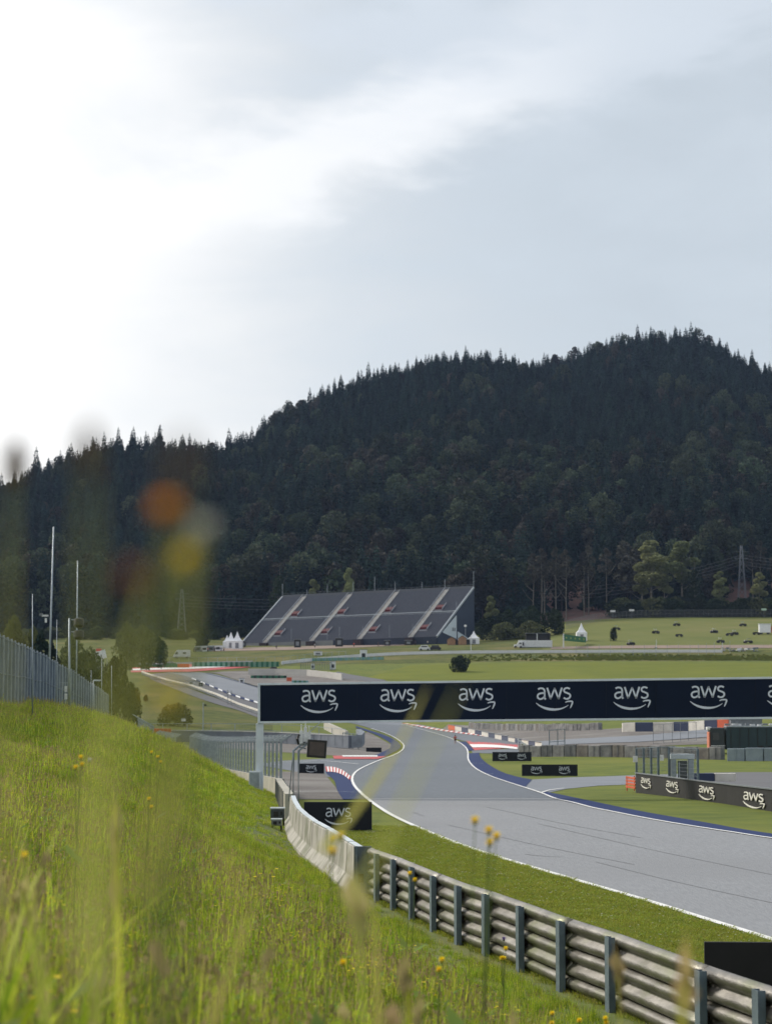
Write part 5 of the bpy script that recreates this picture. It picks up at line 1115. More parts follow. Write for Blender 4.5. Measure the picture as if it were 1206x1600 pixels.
# ---- right: white container with dark shelter
r = root_at('control_cabin', 836, 1016, 815, 'long white container with a dark open shelter on its roof behind the white wall', 'container'); w = 52/F*815
mb = MB(); mb.box((0, 0, 1.3), (w, 3, 2.6)); part(mb, 'container', M_wp, r, bevel=.05)
mb = MB(); mb.box((-w*.40, -1.53, 1.2), (1.3, .06, 1.2)); part(mb, 'window', M_black, r)
mb = MB(); mb.box((1.0, .8, 3.9), (w*.72, .2, 2.6)); mb.box((1.0-w*.36, 0, 3.9), (.2, 2, 2.6)); mb.box((1.0+w*.36, 0, 3.9), (.2, 2, 2.6)); part(mb, 'shelter', M_black, r)
mb = MB(); mb.box((1.0, 0, 5.25), (w*.76, 2.6, .15)); part(mb, 'shelter_roof', M_grey, r); mb = MB(); mb.beam((.6, -1.1, 2.6), (.6, -1.1, 5.2), .3); part(mb, 'pillar', M_wp, r)
r = root_at('parked_truck', 809, 1016, 812, 'small white truck cab beside the long white container', 'truck'); mb = MB(); mb.hexa([(-1.6, -1, .5), (1.6, -1, .5), (1.6, 1, .5), (-1.6, 1, .5)], [(-1.4, -1, 1.3), (1.6, -1, 1.3), (1.6, 1, 1.3), (-1.4, 1, 1.3)]); mb.hexa([(-.4, -1, 1.3), (1.6, -1, 1.3), (1.6, 1, 1.3), (-.4, 1, 1.3)], [(.1, -.95, 2.2), (1.6, -.95, 2.2), (1.6, .95, 2.2), (.1, .95, 2.2)]); part(mb, 'body', M_wp, r, bevel=.06); wheels(r, (-1, 1), .9, .4); mb = MB(); mb.box((.8, -1.02, 1.7), (.8, .06, .45)); part(mb, 'window', M_black, r)
# green gantry
r = root_at('green_gantry', 880, 1017, 808, 'green sponsor gantry on a white post rising behind the long white wall', 'gantry'); h = at(879, 990, 808).z-r.location.z
mb = MB(); mb.box((0, 0, h/2), (.4, .4, h)); part(mb, 'post', M_wp, r)
p2_ = at(915, 1012, 830)-r.location; mb = MB(); mb.box((p2_.x, p2_.y, p2_.z-1.0), (.4, .4, 5)); part(mb, 'post', M_wp, r)
a = at(881, 991, 808)-r.location; b = at(915, 995.5, 830)-r.location; a2 = at(881, 1001, 808)-r.location; b2 = at(915, 1004, 830)-r.location; d = Vector((0, .4, 0))
mb = MB(); mb.hexa([tuple(q) for q in (a2, b2, b2+d, a2+d)], [tuple(q) for q in (a, b, b+d, a+d)]); part(mb, 'board', mat('sponsor_green', (.015, .14, .05), .6), r)
for k in range(5):
    s = (k+.5)/5; c = a2.lerp(b2, s); hh = (a.z-a2.z); mb = MB(); e = (b2-a2).normalized()*.75; u = Vector((0, -.06, hh*.38)); v = Vector((0, -.06, hh*.62)); mb.add([tuple(c-e+u), tuple(c+e+u), tuple(c+e*.6+v), tuple(c-e*.6+v)], [(0, 1, 2, 3)]); part(mb, 'mark', mat('yellow_mark', (.40, .50, .10), .6), r)
# machines in the field
spots = [(963, 981.5), (1024, 987), (1056.5, 975), (1060.5, 992), (985, 1005), (1115, 986), (1139, 990.5), (1147, 989), (1160, 975.5), (1125, 1001.5), (1181, 989)]
descr = ['small dark buggy with pale top by the left part of the upper fence', 'small dark buggy alone in the left middle of the field', 'small dark buggy high in the middle of the field by the upper fence', 'lone low black buggy lying in the middle of the field', 'dark buggy at the left low edge of the field just above the dirt path', 'dark buggy just left of the close pair at far right', 'left black buggy of the close pair in the right of the field', 'right black buggy of the close pair in the right of the field', 'small dark buggy near the upper fence at right', 'pale topped buggy low in the field, left of the larger off road car', 'tiny buggy beside the white trailer']
def machine(px, py, lab, k):
    g = ground(px, py+3, 815, 1000); r = empty('field_buggy', tuple(g), lab, 'buggy', 'small machines standing in the field', rz=random.uniform(-.5, .5)); s = 1.12
    for x in (-.8, .8):
        for y in (-.55, .55): mb = MB(); mb.tube([(x*s, (y-.2)*s, .48*s), (x*s, (y+.2)*s, .48*s)], .48*s, 10); part(mb, 'wheel', M_black, r)
    mb = MB(); mb.hexa([(-1.0*s, -.35*s, .5*s), (1.0*s, -.35*s, .5*s), (1.0*s, .35*s, .5*s), (-1.0*s, .35*s, .5*s)], [(-.7*s, -.3*s, 1.0*s), (.8*s, -.3*s, 1.0*s), (.8*s, .3*s, 1.0*s), (-.7*s, .3*s, 1.0*s)]); part(mb, 'body', M_black, r, bevel=.05)
    if k not in (3, 6): mb = MB(); mb.box((-.2*s, 0, 1.6*s), (1.0*s, .9*s, .15)); mb.beam((-.5*s, 0, .9*s), (-.5*s, 0, 1.6*s), .08); mb.beam((.1*s, 0, .9*s), (.1*s, 0, 1.6*s), .08); part(mb, 'canopy', M_wp if k % 2 else M_steel, r)
for k, (px, py) in enumerate(spots): machine(px, py, descr[k], k)
g = ground(1168, 1005, 812, 990); r = empty('off_road_car', tuple(g), 'larger black off road car with white bonnet low in the field at right', 'car', rz=.2)
mb = MB(); mb.hexa([(-1.5, -.8, .5), (1.5, -.8, .5), (1.5, .8, .5), (-1.5, .8, .5)], [(-1.4, -.7, 1.0), (1.4, -.7, 1.0), (1.4, .7, 1.0), (-1.4, .7, 1.0)]); part(mb, 'body', M_black, r, bevel=.06); mb = MB(); mb.box((-1.0, 0, 1.06), (.9, 1.2, .12)); part(mb, 'bonnet', M_wp, r)
mb = MB()
for y in (-.65, .65): mb.beam((-.5, y, 1), (-.1, y, 1.8), .08); mb.beam((-.1, y, 1.8), (.9, y, 1.8), .08); mb.beam((.9, y, 1.8), (1.2, y, 1), .08)
mb.beam((-.1, -.65, 1.8), (-.1, .65, 1.8), .08); mb.beam((.9, -.65, 1.8), (.9, .65, 1.8), .08); part(mb, 'roll_cage', M_grey, r); wheels(r, (-1.15, 1.15), .8, .46)
g = ground(1194, 991, 812, 1000); r = empty('white_trailer', tuple(g), 'white box trailer with an orange side standing at the right edge of the field', 'trailer')
mb = MB(); mb.box((0, 0, 2.3), (4.6, 2.2, 3.4)); part(mb, 'box', M_wt, r, bevel=.05); mb = MB(); mb.box((0, 0, 4.15), (5.0, 2.5, .2)); part(mb, 'roof', M_wp, r); mb = MB(); mb.box((3.2, 0, 1.9), (1.7, 2, 2.4)); part(mb, 'side_box', mat('trailer_orange', (.40, .13, .06), .8), r); wheels(r, (-1.4, 1.4), .9, .5)
# poles before the field
for px, pt, lab in ((1025, 999, 'left short white pole on the long white wall below the field'), (1128.5, 1004, 'right short white pole on the long white wall below the field')):
    r = root_at('marker_pole', px, 1016, 799, lab, 'pole', 'short poles on the long white wall'); h = at(px, pt, 799).z-r.location.z; mb = MB(); mb.tube([(0, 0, 0), (0, 0, h)], .09, 6); part(mb, 'shaft', M_wp, r); mb = MB(); mb.box((-.2, 0, .8), (1.0, .2, .3)); part(mb, 'foot', M_grey, r)
r = root_at('marker_pole', 735.5, 1022, 790, 'tall white pole on the long wall below the tent at the grandstand end', 'pole', 'short poles on the long white wall'); mb = MB(); mb.tube([(0, 0, 0), (0, 0, 6.5)], .1, 6); part(mb, 'shaft', M_wp, r); mb = MB(); mb.box((0, 0, 5.9), (.5, .1, .3)); part(mb, 'plate', M_wp, r)
r = root_at('marker_pole', 763, 1003, 856, 'slim pale mast with round top between the wooden huts and white tent', 'pole'); r.location.x = at(727, 1000, 856).x; mb = MB(); mb.tube([(0, 0, 0), (0, 0, 6.6)], .12, 6); part(mb, 'shaft', M_grey, r); mb = MB(); mb.lathe((0, 0, 6.4), [(.1, 0), (.5, .2), (.5, .7), (.1, .9)], 10); part(mb, 'head', M_wp, r)
# upper field fence
post_fence('field_fence', [(884, 976), (930, 972), (1000, 971), (1100, 970), (1206, 968.5), (1300, 967)], [940, 985, 1000, 1001, 1002, 1003], 3.6, 2.2, 'long grey wire fence between the field and the forest edge', m=mat('fence_grey', (.20, .21, .23), .7), rails=(1.0, .5), w=.10, mesh_gap=.45, mw=.09, wire=mat('fence_grey_mesh', (.16, .165, .18), .8))
for px, lab in ((957, 'left white sign box on the fence at the top of the field'), (986.5, 'second white sign box on the fence at the top of the field'), (1193, 'right pale green sign box on the fence at the top of the field')):
    r = root_at('fence_sign', px, 968, 996, lab, 'sign', 'sign boxes on the field fence'); mb = MB(); mb.box((0, 0, 4.0), (2.3, .3, .9)); part(mb, 'plate', M_wp if px < 1100 else mat('pale_green_sign', (.45, .62, .5), .6), r); mb = MB(); mb.beam((0, .1, 0), (0, .1, 3.7), .12); part(mb, 'post', M_grey, r)
# ---- green truck behind the tyre wall
def truck():
    Y = 256; a = at(1131, 1171, Y); r = empty('green_truck', (a.x, Y, gz1(a.x, Y)), 'dark green covered truck trailer behind the tyre wall at the right edge', 'truck', rz=R(-2)); Lt = (1300-1134)/F*Y; h = at(1150, 1134, Y).z-r.location.z
    mt = mat('truck_green', (.014, .036, .046), .6, (.010, .028, .036), .8); x0 = .25
    mb = MB(); mb.box((x0+Lt/2, 1.2, h*.55), (Lt, 2.4, h*.80)); part(mb, 'tarpaulin', mt, r, bevel=.04)
    for k in range(12): mb = MB(); mb.box((x0+Lt*(k+.5)/12, -.03, h*.55), (.05, .05, h*.8)); part(mb, 'strap', M_black, r)
    mb = MB(); mb.box((x0+Lt/2, 1.2, h*.97), (Lt, 2.5, .12)); part(mb, 'roof_edge', M_steel, r)
    mb = MB(); mb.box((x0-1.05, 1.2, h*.50), (1.7, 2.3, h*.86)); part(mb, 'cab', mat('cab_dark', (.02, .03, .035), .4), r, bevel=.1)
    mb = MB(); mb.box((x0-1.2, -.0, h*.62), (.7, .06, h*.25)); part(mb, 'cab_window', mat('dark_glass', (.05, .055, .06)), r)
    mb = MB(); mb.box((x0-1.98, .9, h*.42), (.14, 2.0, h*.72)); part(mb, 'orange_front', mat('salmon_panel', (.62, .20, .12), .6), r, bevel=.03)
    mb = MB(); mb.box((x0-1.95, .9, h*.90), (.5, 1.6, .35)); part(mb, 'beacon_box', M_wp, r, bevel=.05)
    mb = MB(); mb.box((x0-1.0, -.35, .95), (1.6, .3, .06)); part(mb, 'step', M_wp, r)
    for x in (x0-1.1, x0+4, x0+5.2, x0+9): mb = MB(); mb.tube([(x, 0, .5), (x, .35, .5)], .5, 12); part(mb, 'wheel', M_black, r)
    rr = random.Random(5)
    for k in range(14): x = x0+.2+k*.75+rr.uniform(-.2, .2); mb = MB(); mb.box((x, 1.0, h+.05+rr.uniform(0, .12)), (rr.uniform(.3, .7), .8, .2)); part(mb, 'roof_load', M_wp if k % 3 else M_grey, r)
truck()
# blue/white blocks behind gantry right, brown shed roof
A_ = [(972, 1131, 338), (992, 1130, 336), (1020, 1130, 334), (1052, 1129.5, 332), (1075, 1129, 330), (1100, 1127, 326), (1120, 1126, 324), (1138, 1125, 322)]
for i in range(7):
    a = at(A_[i][0], A_[i][1]+8, A_[i][2]); b = at(A_[i+1][0], A_[i+1][1]+8, A_[i+1][2]); h = 9/F*335; cn, m = [('pale', Mw), ('dark blue', Mb), ('pale', Mw), ('dark blue', Mb), ('pale', Mw), ('dark blue', Mb), ('orange', M_orange)][i]
    r = empty('barrier_block', tuple((a+b)/2), f'{cn} barrier block, {ordn[i]} from left in the row under the gantry at right', 'barrier', 'blue and pale barrier blocks under the gantry'); mb = MB(); d = Vector((0, 1, 0)); u = Vector((0, 0, h)); dn = Vector((0, 0, -.5)); e = (b-a)*.01
    mb.hexa([tuple(q) for q in (a+e+dn, b-e+dn, b-e+d+dn, a+e+d+dn)], [tuple(q+u) for q in (a+e, b-e, b-e+d, a+e+d)]); partw(mb, 'block', m, r, bevel=.04); mb = MB(); mb.beam(tuple(a+e*3+u+Vector((0, .5, .02))), tuple(b-e*3+u+Vector((0, .5, .02))), .25, .06); partw(mb, 'strap', M_grey, r)
r = root_at('brown_shed', 1163, 1140, 322, 'low brown shed roof just under the gantry behind the truck', 'shed'); mb = MB(); mb.box((0, 0, 1.3), (4.6, 3, 2.2)); part(mb, 'wall', M_grey, r); mb = MB(); mb.box((0, 0, 2.6), (5.2, 3.6, .9)); part(mb, 'roof', mat('brown_roof', (.07, .05, .04), .8), r, bevel=.05)
# mesh frames near the right service road
post_fence('mesh_frame', [(1020, 1154), (1042, 1153), (1065, 1150), (1087, 1147)], [285, 287, 290, 293], 2.5, 2.0, 'thin wire frame fence standing on the service road left of the truck', m=M_grey, rails=(1.0, .02), w=.06, mesh_gap=.3, mw=.012)
post_fence('mesh_frame', [(858, 1182), (872, 1181), (882, 1180)], [268, 269, 270], 2.9, 1.1, 'tall narrow wire frame panel behind the grey tyre wall', m=M_post, rails=(1.0, .5, .02), w=.10, mesh_gap=.22, mw=.015)
# white-red ramp rail
r = root_at('ramp_rail', 812, 1172, 300, 'white sloping rail with red feet at the end of the grey tyre wall', 'railing')
pts_ = [at(808, 1155, 296), at(818, 1162, 296), at(828, 1167.5, 296), (at(842, 1169, 296))]
mb = MB()
for a, b in zip(pts_[:-1], pts_[1:]): mb.beam(tuple(a), tuple(b), .16, .2)
partw(mb, 'top_rail', M_wp, r)
for k, (px, py) in enumerate(((809, 1156), (813.5, 1159), (818, 1162), (822.5, 1164.5), (827, 1167))):
    a = at(px, py, 296); mb = MB(); mb.beam(tuple(a), (a.x, a.y, at(px, 1180, 296).z), .10); partw(mb, 'baluster', M_wp, r)
mb = MB(); a, b = at(828, 1168.5, 295.8), at(842, 1169.5, 295.8); mb.beam(tuple(a), tuple(b), .2, .12); partw(mb, 'foot_rail', M_red, r)
# blue white block by portal, yard kerb
r = root_at('barrier_block', 1100, 1217, 140, 'dark blue and white block wall behind the black banner wall', 'barrier'); r.location.z = at(1100, 1219, 140).z
mb = MB(); mb.box((0, .3, .18), (1.3, .6, .5)); part(mb, 'blue_block', Mb, r, bevel=.03); mb = MB(); mb.box((1.35, .3, .18), (1.35, .6, .5)); part(mb, 'white_block', Mw, r, bevel=.03)

# ---- pylons and cables
def pylon(px, pyt, pyb, Y, label, w, snapz=None):
    x = at(px, pyb, Y).x; z0 = gz1(x, Y) if snapz is None else snapz; z1 = at(px, pyt, Y).z; H = z1-z0; r = empty('power_pylon', (x, Y, z0), label, 'pylon', 'lattice power pylons')
    def W(t): return w*(1-.82*t)
    m = mat('pylon_grey', (.16, .18, .21), .6)
    for sx, sy in ((-1, -1), (-1, 1), (1, -1), (1, 1)): mb = MB(); mb.beam((sx*W(0)/2, sy*W(0)/2, 0), (sx*W(1)/2, sy*W(1)/2, H), .2); part(mb, 'leg', m, r)
    n = 9
    for i in range(n):
        t0, t1 = i/n, (i+1)/n
        for sy in (-1, 1): mb = MB(); mb.beam((-W(t0)/2, sy*W(t0)/2, H*t0), (W(t1)/2, sy*W(t1)/2, H*t1), .09); part(mb, 'brace', m, r); mb = MB(); mb.beam((W(t0)/2, sy*W(t0)/2, H*t0), (-W(t1)/2, sy*W(t1)/2, H*t1), .09); part(mb, 'brace', m, r)
    for t in (.80, .9): mb = MB(); mb.beam((-w*.8, 0, H*t), (w*.8, 0, H*t), .15); part(mb, 'cross_arm', m, r)
    return r, H
pylon(1158.5, 852, 930, 1050, 'lattice power pylon between the birches at right', 4.2)
pylon(284, 920, 1012, 985, 'lattice power pylon at the forest edge at left', 4.2)
def cable(a, b, lab, sag=3):
    r = empty('power_cable', tuple(a), lab, 'cable', 'power cables strung before the forest'); mb = MB(); pts = [a.lerp(b, t)-Vector((0, 0, sag*4*t*(1-t))) for t in np.linspace(0, 1, 14)]; mb.tube([tuple(p) for p in pts], .09, 4); o = partw(mb, 'wire', mat('cable_dark', (.13, .14, .16), .6), r)
whr = ['topmost cable', 'second cable from the top', 'third cable from the top', 'lowest cable']
for k in range(4):
    cable(at(285, 932+k*5, 985), at(742, 921+k*6, 1030), whr[k]+' between the left pylon and the middle of the forest')
    cable(at(742, 921+k*6, 1030), at(1158, 867+k*5, 1050), whr[k]+' between the forest middle and the right pylon', 6)
    cable(at(1158, 867+k*5, 1050), at(1420, 872+k*5, 1060), whr[k]+' leading off to the right from the right pylon')
# left background: sign board, hut roof
r = root_at('billboard', 159, 1045, 420, 'white tilted scoreboard on a steel frame among the bushes at left', 'billboard'); zz = at(159, 1030, 420).z-r.location.z; w = 17/F*420; T = Matrix.Rotation(R(-14), 4, 'Y')
mb = MB(); mb.box((0, 0, .85), (w, .2, 1.6), M=Matrix.Translation((0, 0, zz)) @ T); part(mb, 'board', M_wp, r)
for k in range(4): mb = MB(); mb.beam((-w/2+w*k/3, .15, 0), (-w/2+w*k/3, .15, zz+.1), .1); part(mb, 'leg', M_grey, r)
mb = MB(); mb.box((-w*.3, .5, zz+1.8), (1.0, .4, .5)); part(mb, 'red_cap', M_red, r)
r = root_at('low_roof', 138, 1052, 410, 'low pale blue roof below the tilted scoreboard among bushes', 'hut'); zz = at(138, 1043, 410).z-r.location.z; mb = MB(); mb.hexa([(-1.6, 0, zz-.5), (2.2, 0, zz-.3), (2.2, 3, zz-.3), (-1.6, 3, zz-.5)], [(-1.5, 0, zz), (.5, 0, zz+.9), (.5, 3, zz+.9), (-1.5, 3, zz)]); part(mb, 'roof', mat('pale_blue_roof', (.30, .36, .42), .6), r); mb = MB(); mb.box((.3, 1.6, zz*.5-.3), (3, 2.6, zz)); part(mb, 'wall', M_grey, r)

# ================================================================== VEGETATION
def leafmat(name, col, col2, rnd=.3, trans=.25, rough=.85, scale=.35, spec=.15):
    return mat(name, col, rough, col2, scale, 3, rnd=rnd, trans=trans, spec=spec)
M_con = leafmat('spruce_needles', (.024, .046, .038), (.010, .022, .020), .5, .08)
M_dec = leafmat('broadleaf_foliage', (.060, .078, .046), (.026, .040, .026), .6, .15)
M_pin = leafmat('larch_foliage', (.068, .064, .050), (.030, .032, .026), .6, .1)
M_bir = leafmat('birch_foliage', (.21, .23, .11), (.13, .15, .075), .2, .25)
M_bush = leafmat('dark_bush_leaves', (.030, .046, .020), (.015, .026, .012), .25, .12)
M_bush2 = leafmat('pale_bush_leaves', (.12, .135, .055), (.07, .085, .04), .2, .2)
M_bark = mat('pale_bark', (.20, .185, .16), .9, (.12, .11, .095), 1.5, 5)
M_bark2 = mat('dark_bark', (.07, .055, .045), .95, (.04, .032, .028), 1.5)
def frames(n, r):
    d = r.normal(size=(n, 3)); d /= np.linalg.norm(d, axis=1)[:, None]; a = r.normal(size=(n, 3)); a -= (a*d).sum(1)[:, None]*d; a /= np.linalg.norm(a, axis=1)[:, None]; return d, a, np.cross(d, a)
def leaf_quads(C, size, r, up=0.0):
    n = len(C); d, a, b = frames(n, r); s = (size*(.6+.8*r.random(n)))[:, None]
    if up: d[:, 2] = np.abs(d[:, 2])+up; d /= np.linalg.norm(d, axis=1)[:, None]; a = np.cross(d, a); a /= np.linalg.norm(a, axis=1)[:, None]; b = np.cross(d, a)
    return np.stack([C-a*s*.5, C+b*s*.32, C+a*s*.5, C-b*s*.32], 1)
def spruce_mesh(name, H, Rd, seed, levels=26, per=11, bare=.08, m=None, ragged=.25):
    r = np.random.default_rng(seed); Q = []
    for k in range(levels):
        t = (k+r.random()*.6)/levels; z = H*(bare+(1-bare)*t); rad = Rd*(1-t)**.72*(1+ragged*(r.random()-.5))+.12
        nb = max(5, int(per*(1-t*.55)))
        for j in range(nb):
            a = 2*math.pi*(j+r.random()*.8)/nb+k; L = rad*(.75+.45*r.random()); dz = -L*(.28+.25*r.random()); w = .34*L+.18
            ca, sa = math.cos(a), math.sin(a); p0 = np.array([ca*.1, sa*.1, z+.3]); p2 = np.array([ca*L, sa*L, z+dz*.8+.2*L*.3]); pm = (p0+p2)/2+np.array([0, 0, .12*L]); n = np.array([-sa, ca, 0])*w
            Q.append([p0, pm+n*.6, p2, pm-n*.6]); 
            # hanging sprays
            pm2 = pm+np.array([0, 0, -.35*w-.2]); Q.append([pm+n*.15*r.random(), pm+(p2-pm)*.9, pm2+(p2-pm)*.4, pm2-(p2-pm)*.3])
            for q in range(2):
                c = p0+(p2-p0)*(.45+.5*r.random())+np.array([0, 0, r.random()*.3-.15]); v = r.normal(size=3)*w*.55; u = r.normal(size=3)*w*.4; Q.append([c-v, c+u, c+v*.8, c-u])
    Q.append([[0, -.1, H*.96], [.1, 0, H*.96], [0, 0, H*1.03], [-.1, 0, H*.96]])
    return mesh_quads(name, np.array(Q), m or M_con)
def broad_mesh(name, H, Rd, seed, n=1500, lobes=12, bare=.25, size=.8, m=None, droop=0):
    r = np.random.default_rng(seed); C = []
    L = []
    for k in range(lobes):
        t = (k+.5)/lobes; z = H*(bare+(1-bare)*(.12+.76*t)); a = k*2.4+r.random(); rr = Rd*.62*math.sin(math.pi*min(1, .22+.72*t))**.8*(.5+.6*r.random()) if k < lobes-1 else 0
        L.append((math.cos(a)*rr, math.sin(a)*rr, z, Rd*(.34+.22*r.random())*(1.1-.45*t)*(1.35 if lobes == 7 else 1)))
    for x, y, z, q in L:
        m_ = int(n/lobes); d = r.normal(size=(m_, 3)); d /= np.linalg.norm(d, axis=1)[:, None]; rad = q*(.55+.5*r.random(m_)**.6); C.append(np.array([x, y, z])+d*rad[:, None]*np.array([1, 1, .8]))
    C = np.concatenate(C); return mesh_quads(name, leaf_quads(C, size, r, .25), m or M_dec)
def trunk_mesh(name, H, r0, seed, m, limbs=5, top=.9):
    r = random.Random(seed); mb = MB(); pts = [(r.uniform(-.1, .1)*k*.5, r.uniform(-.1, .1)*k*.5, H*top*k/6-.4*(k == 0)) for k in range(7)]; mb.tube(pts, [r0*(1-.13*k) for k in range(7)], 7)
    for k in range(limbs):
        t = r.uniform(.35, .8); b = Vector(pts[int(t*6)]); a = r.uniform(0, 6.3); L = H*r.uniform(.12, .22); e = b+Vector((math.cos(a)*L, math.sin(a)*L, L*.9)); mb.tube([b, b.lerp(e, .5)+Vector((0, 0, -.1*L)), e], [r0*.4, r0*.28, r0*.1], 5)
    me_o = mb.build(name, m); me = me_o.data; bpy.data.objects.remove(me_o); return me
SP = [spruce_mesh('spruce_crown', 20+2*k, 4.0+.4*(k % 3), 10+k, levels=24, per=12, bare=.06+.03*(k % 3), ragged=.5) for k in range(5)]
SPH = [20+2*k for k in range(5)]
BD = [broad_mesh('broadleaf_crown', 17+2.0*k, 5.6+.5*k, 30+k, n=1700, lobes=9+2*k, size=1.0, m=(M_dec if k % 2 else M_pin)) for k in range(4)]
BDH = [17+2.0*k for k in range(4)]
TR = trunk_mesh('trunk', 22, .30, 3, M_bark2, 0)
proto = []
for i, me in enumerate(SP+BD):
    o = bpy.data.objects.new('tree_source', me); proto.append(o)
HT = SPH+BDH

def scatter(name, P, rotz, scl, pid, protos, label=None, tilt=None):
    me = bpy.data.meshes.new(name); n = len(P); me.vertices.add(n); me.vertices.foreach_set('co', np.asarray(P, np.float32).reshape(-1))
    r3 = np.zeros((n, 3), np.float32); r3[:, 2] = rotz
    if tilt is not None: r3[:, :2] = tilt
    a = me.attributes.new('rot3', 'FLOAT_VECTOR', 'POINT'); a.data.foreach_set('vector', r3.reshape(-1))
    s3 = np.asarray(scl, np.float32); s3 = np.repeat(s3[:, None], 3, 1) if s3.ndim == 1 else s3
    a = me.attributes.new('scl3', 'FLOAT_VECTOR', 'POINT'); a.data.foreach_set('vector', s3.reshape(-1))
    a = me.attributes.new('pid', 'INT', 'POINT'); a.data.foreach_set('value', np.asarray(pid, np.int32))
    o = bpy.data.objects.new(name, me); COL.objects.link(o)
    ng = bpy.data.node_groups.new(name, 'GeometryNodeTree'); ng.interface.new_socket('Geometry', in_out='INPUT', socket_type='NodeSocketGeometry'); ng.interface.new_socket('Geometry', in_out='OUTPUT', socket_type='NodeSocketGeometry')
    N = ng.nodes; L = ng.links; gi = N.new('NodeGroupInput'); go = N.new('NodeGroupOutput'); ip = N.new('GeometryNodeInstanceOnPoints'); jn = N.new('GeometryNodeJoinGeometry')
    for pr in reversed(protos):
        oi = N.new('GeometryNodeObjectInfo'); oi.inputs['Object'].default_value = pr; oi.inputs['As Instance'].default_value = True; L.new(oi.outputs['Geometry'], jn.inputs[0])
    L.new(gi.outputs[0], ip.inputs['Points']); L.new(jn.outputs[0], ip.inputs['Instance']); ip.inputs['Pick Instance'].default_value = True
    def attr(nm, ty):
        k = N.new('GeometryNodeInputNamedAttribute'); k.data_type = ty; k.inputs['Name'].default_value = nm; return [q for q in k.outputs if q.enabled][0]
    L.new(attr('pid', 'INT'), ip.inputs['Instance Index']); L.new(attr('rot3', 'FLOAT_VECTOR'), ip.inputs['Rotation']); L.new(attr('scl3', 'FLOAT_VECTOR'), ip.inputs['Scale'])
    L.new(ip.outputs[0], go.inputs[0]); md = o.modifiers.new('scatter', 'NODES'); md.node_group = ng
    tag(o, kind='stuff'); 
    if label: o['label'] = label
    return o

# ---- the wooded hill
def hill_points():
    pts = []
    Y = 1012.0
    while Y < 1790:
        stepx = 5.4+ (Y-1012)/777*1.6; w = .30*Y
        xs = np.arange(-w, w, stepx)+rng.uniform(-2.4, 2.4, int(math.ceil(2*w/stepx)))[:len(np.arange(-w, w, stepx))]
        ys = Y+rng.uniform(-2.6, 2.6, len(xs)); pts.append(np.stack([xs, ys], 1)); Y += 5.4+(Y-1012)/777*2.2
    P = np.concatenate(pts); px = 603+F*P[:, 0]/P[:, 1]
    yc = np.interp(px, _yx, _yy)
    # forest edge: starts behind the fence on the right, lower on the left
    edge = np.interp(px, [-600, 0, 300, 400, 740, 880, 940, 1206, 1800], [1030, 1025, 1025, 1012, 1015, 1012, 1050, 1056, 1060])+fbm(P[:, 0]/15, P[:, 1]/50, 4)*18
    keep = (P[:, 1] > edge) & (P[:, 1] < yc+35)
    # small bare clearings low on the slope
    clear = ((px > 830) & (px < 945) & (P[:, 1] < 1098)) | ((px > 1130) & (px < 1400) & (P[:, 1] < 1118))
    keep &= ~(clear & (rng.random(len(P)) < .93))
    P = P[keep]; px = px[keep]; yc = yc[keep]; z = gz(P[:, 0], P[:, 1])
    t = (P[:, 1]-1012)/(yc-1012)
    pd = .34+1.6*fbm(P[:, 0]/70, P[:, 1]/90, 21, 3)-.62*t+.25*np.exp(-((t-.38)/.16)**2)
    dec = rng.random(len(P)) < np.clip(pd, .04, .9)
    pid = np.where(dec, 5+rng.integers(0, 4, len(P)), rng.integers(0, 5, len(P)))
    scl = .78+.42*rng.random(len(P)); scl *= np.where((rng.random(len(P)) < .05), 1.22, 1); scl *= np.clip(1.15-.42*t, .70, 1.1)*np.where(dec, 1.12, 1)
    return P, z, pid, scl, px, t
HP, HZ, HPID, HSC, HPX, HT_ = hill_points()
vis = (HPX > -10) & (HPX < 1216)
# screen-ish size: nearest trees are the largest; choose them as trees of their own
ordr = np.argsort(HP[:, 1]-HSC*60+np.where(vis, 0, 9e5)); solo = []; cnt = [0, 0]
for i in ordr:
    k = 0 if HPID[i] < 5 else 1
    if cnt[k] < (290, 240)[k] and vis[i]: solo.append(i); cnt[k] += 1
    if cnt[0] >= 290 and cnt[1] >= 240: break
solo = set(solo); rest = np.array([i for i in range(len(HP)) if i not in solo])
scatter('forest', np.column_stack([HP[rest], HZ[rest]-.3]), rng.uniform(0, 6.28, len(rest)), np.column_stack([HSC[rest]]*3), HPID[rest], proto, 'dense dark mixed forest covering the whole hillside')
for i in sorted(solo):
    con = HPID[i] < 5; h = HT[HPID[i]]*HSC[i]
    r = empty('spruce_tree' if con else 'broadleaf_tree', (HP[i, 0], HP[i, 1], HZ[i]-.2), 'dark spruce standing in the lower part of the forested hillside' if con else 'rounded broadleaf tree standing in the lower part of the forested hillside', 'tree', 'spruces in the lower hillside forest' if con else 'broadleaf trees in the lower hillside forest', rz=random.uniform(0, 6))
    c = bpy.data.objects.new('crown', proto[HPID[i]].data); COL.objects.link(c); c.parent = r; s = float(HSC[i])*(1.08 if HP[i, 1] < 1050 else 1.0); c.scale = (s, s, s*1.08)
    if HP[i, 1] < 1075:
        t_ = bpy.data.objects.new('trunk', TR); COL.objects.link(t_); t_.parent = r; q = h/22*1.0; t_.scale = (1, 1, q*.95)

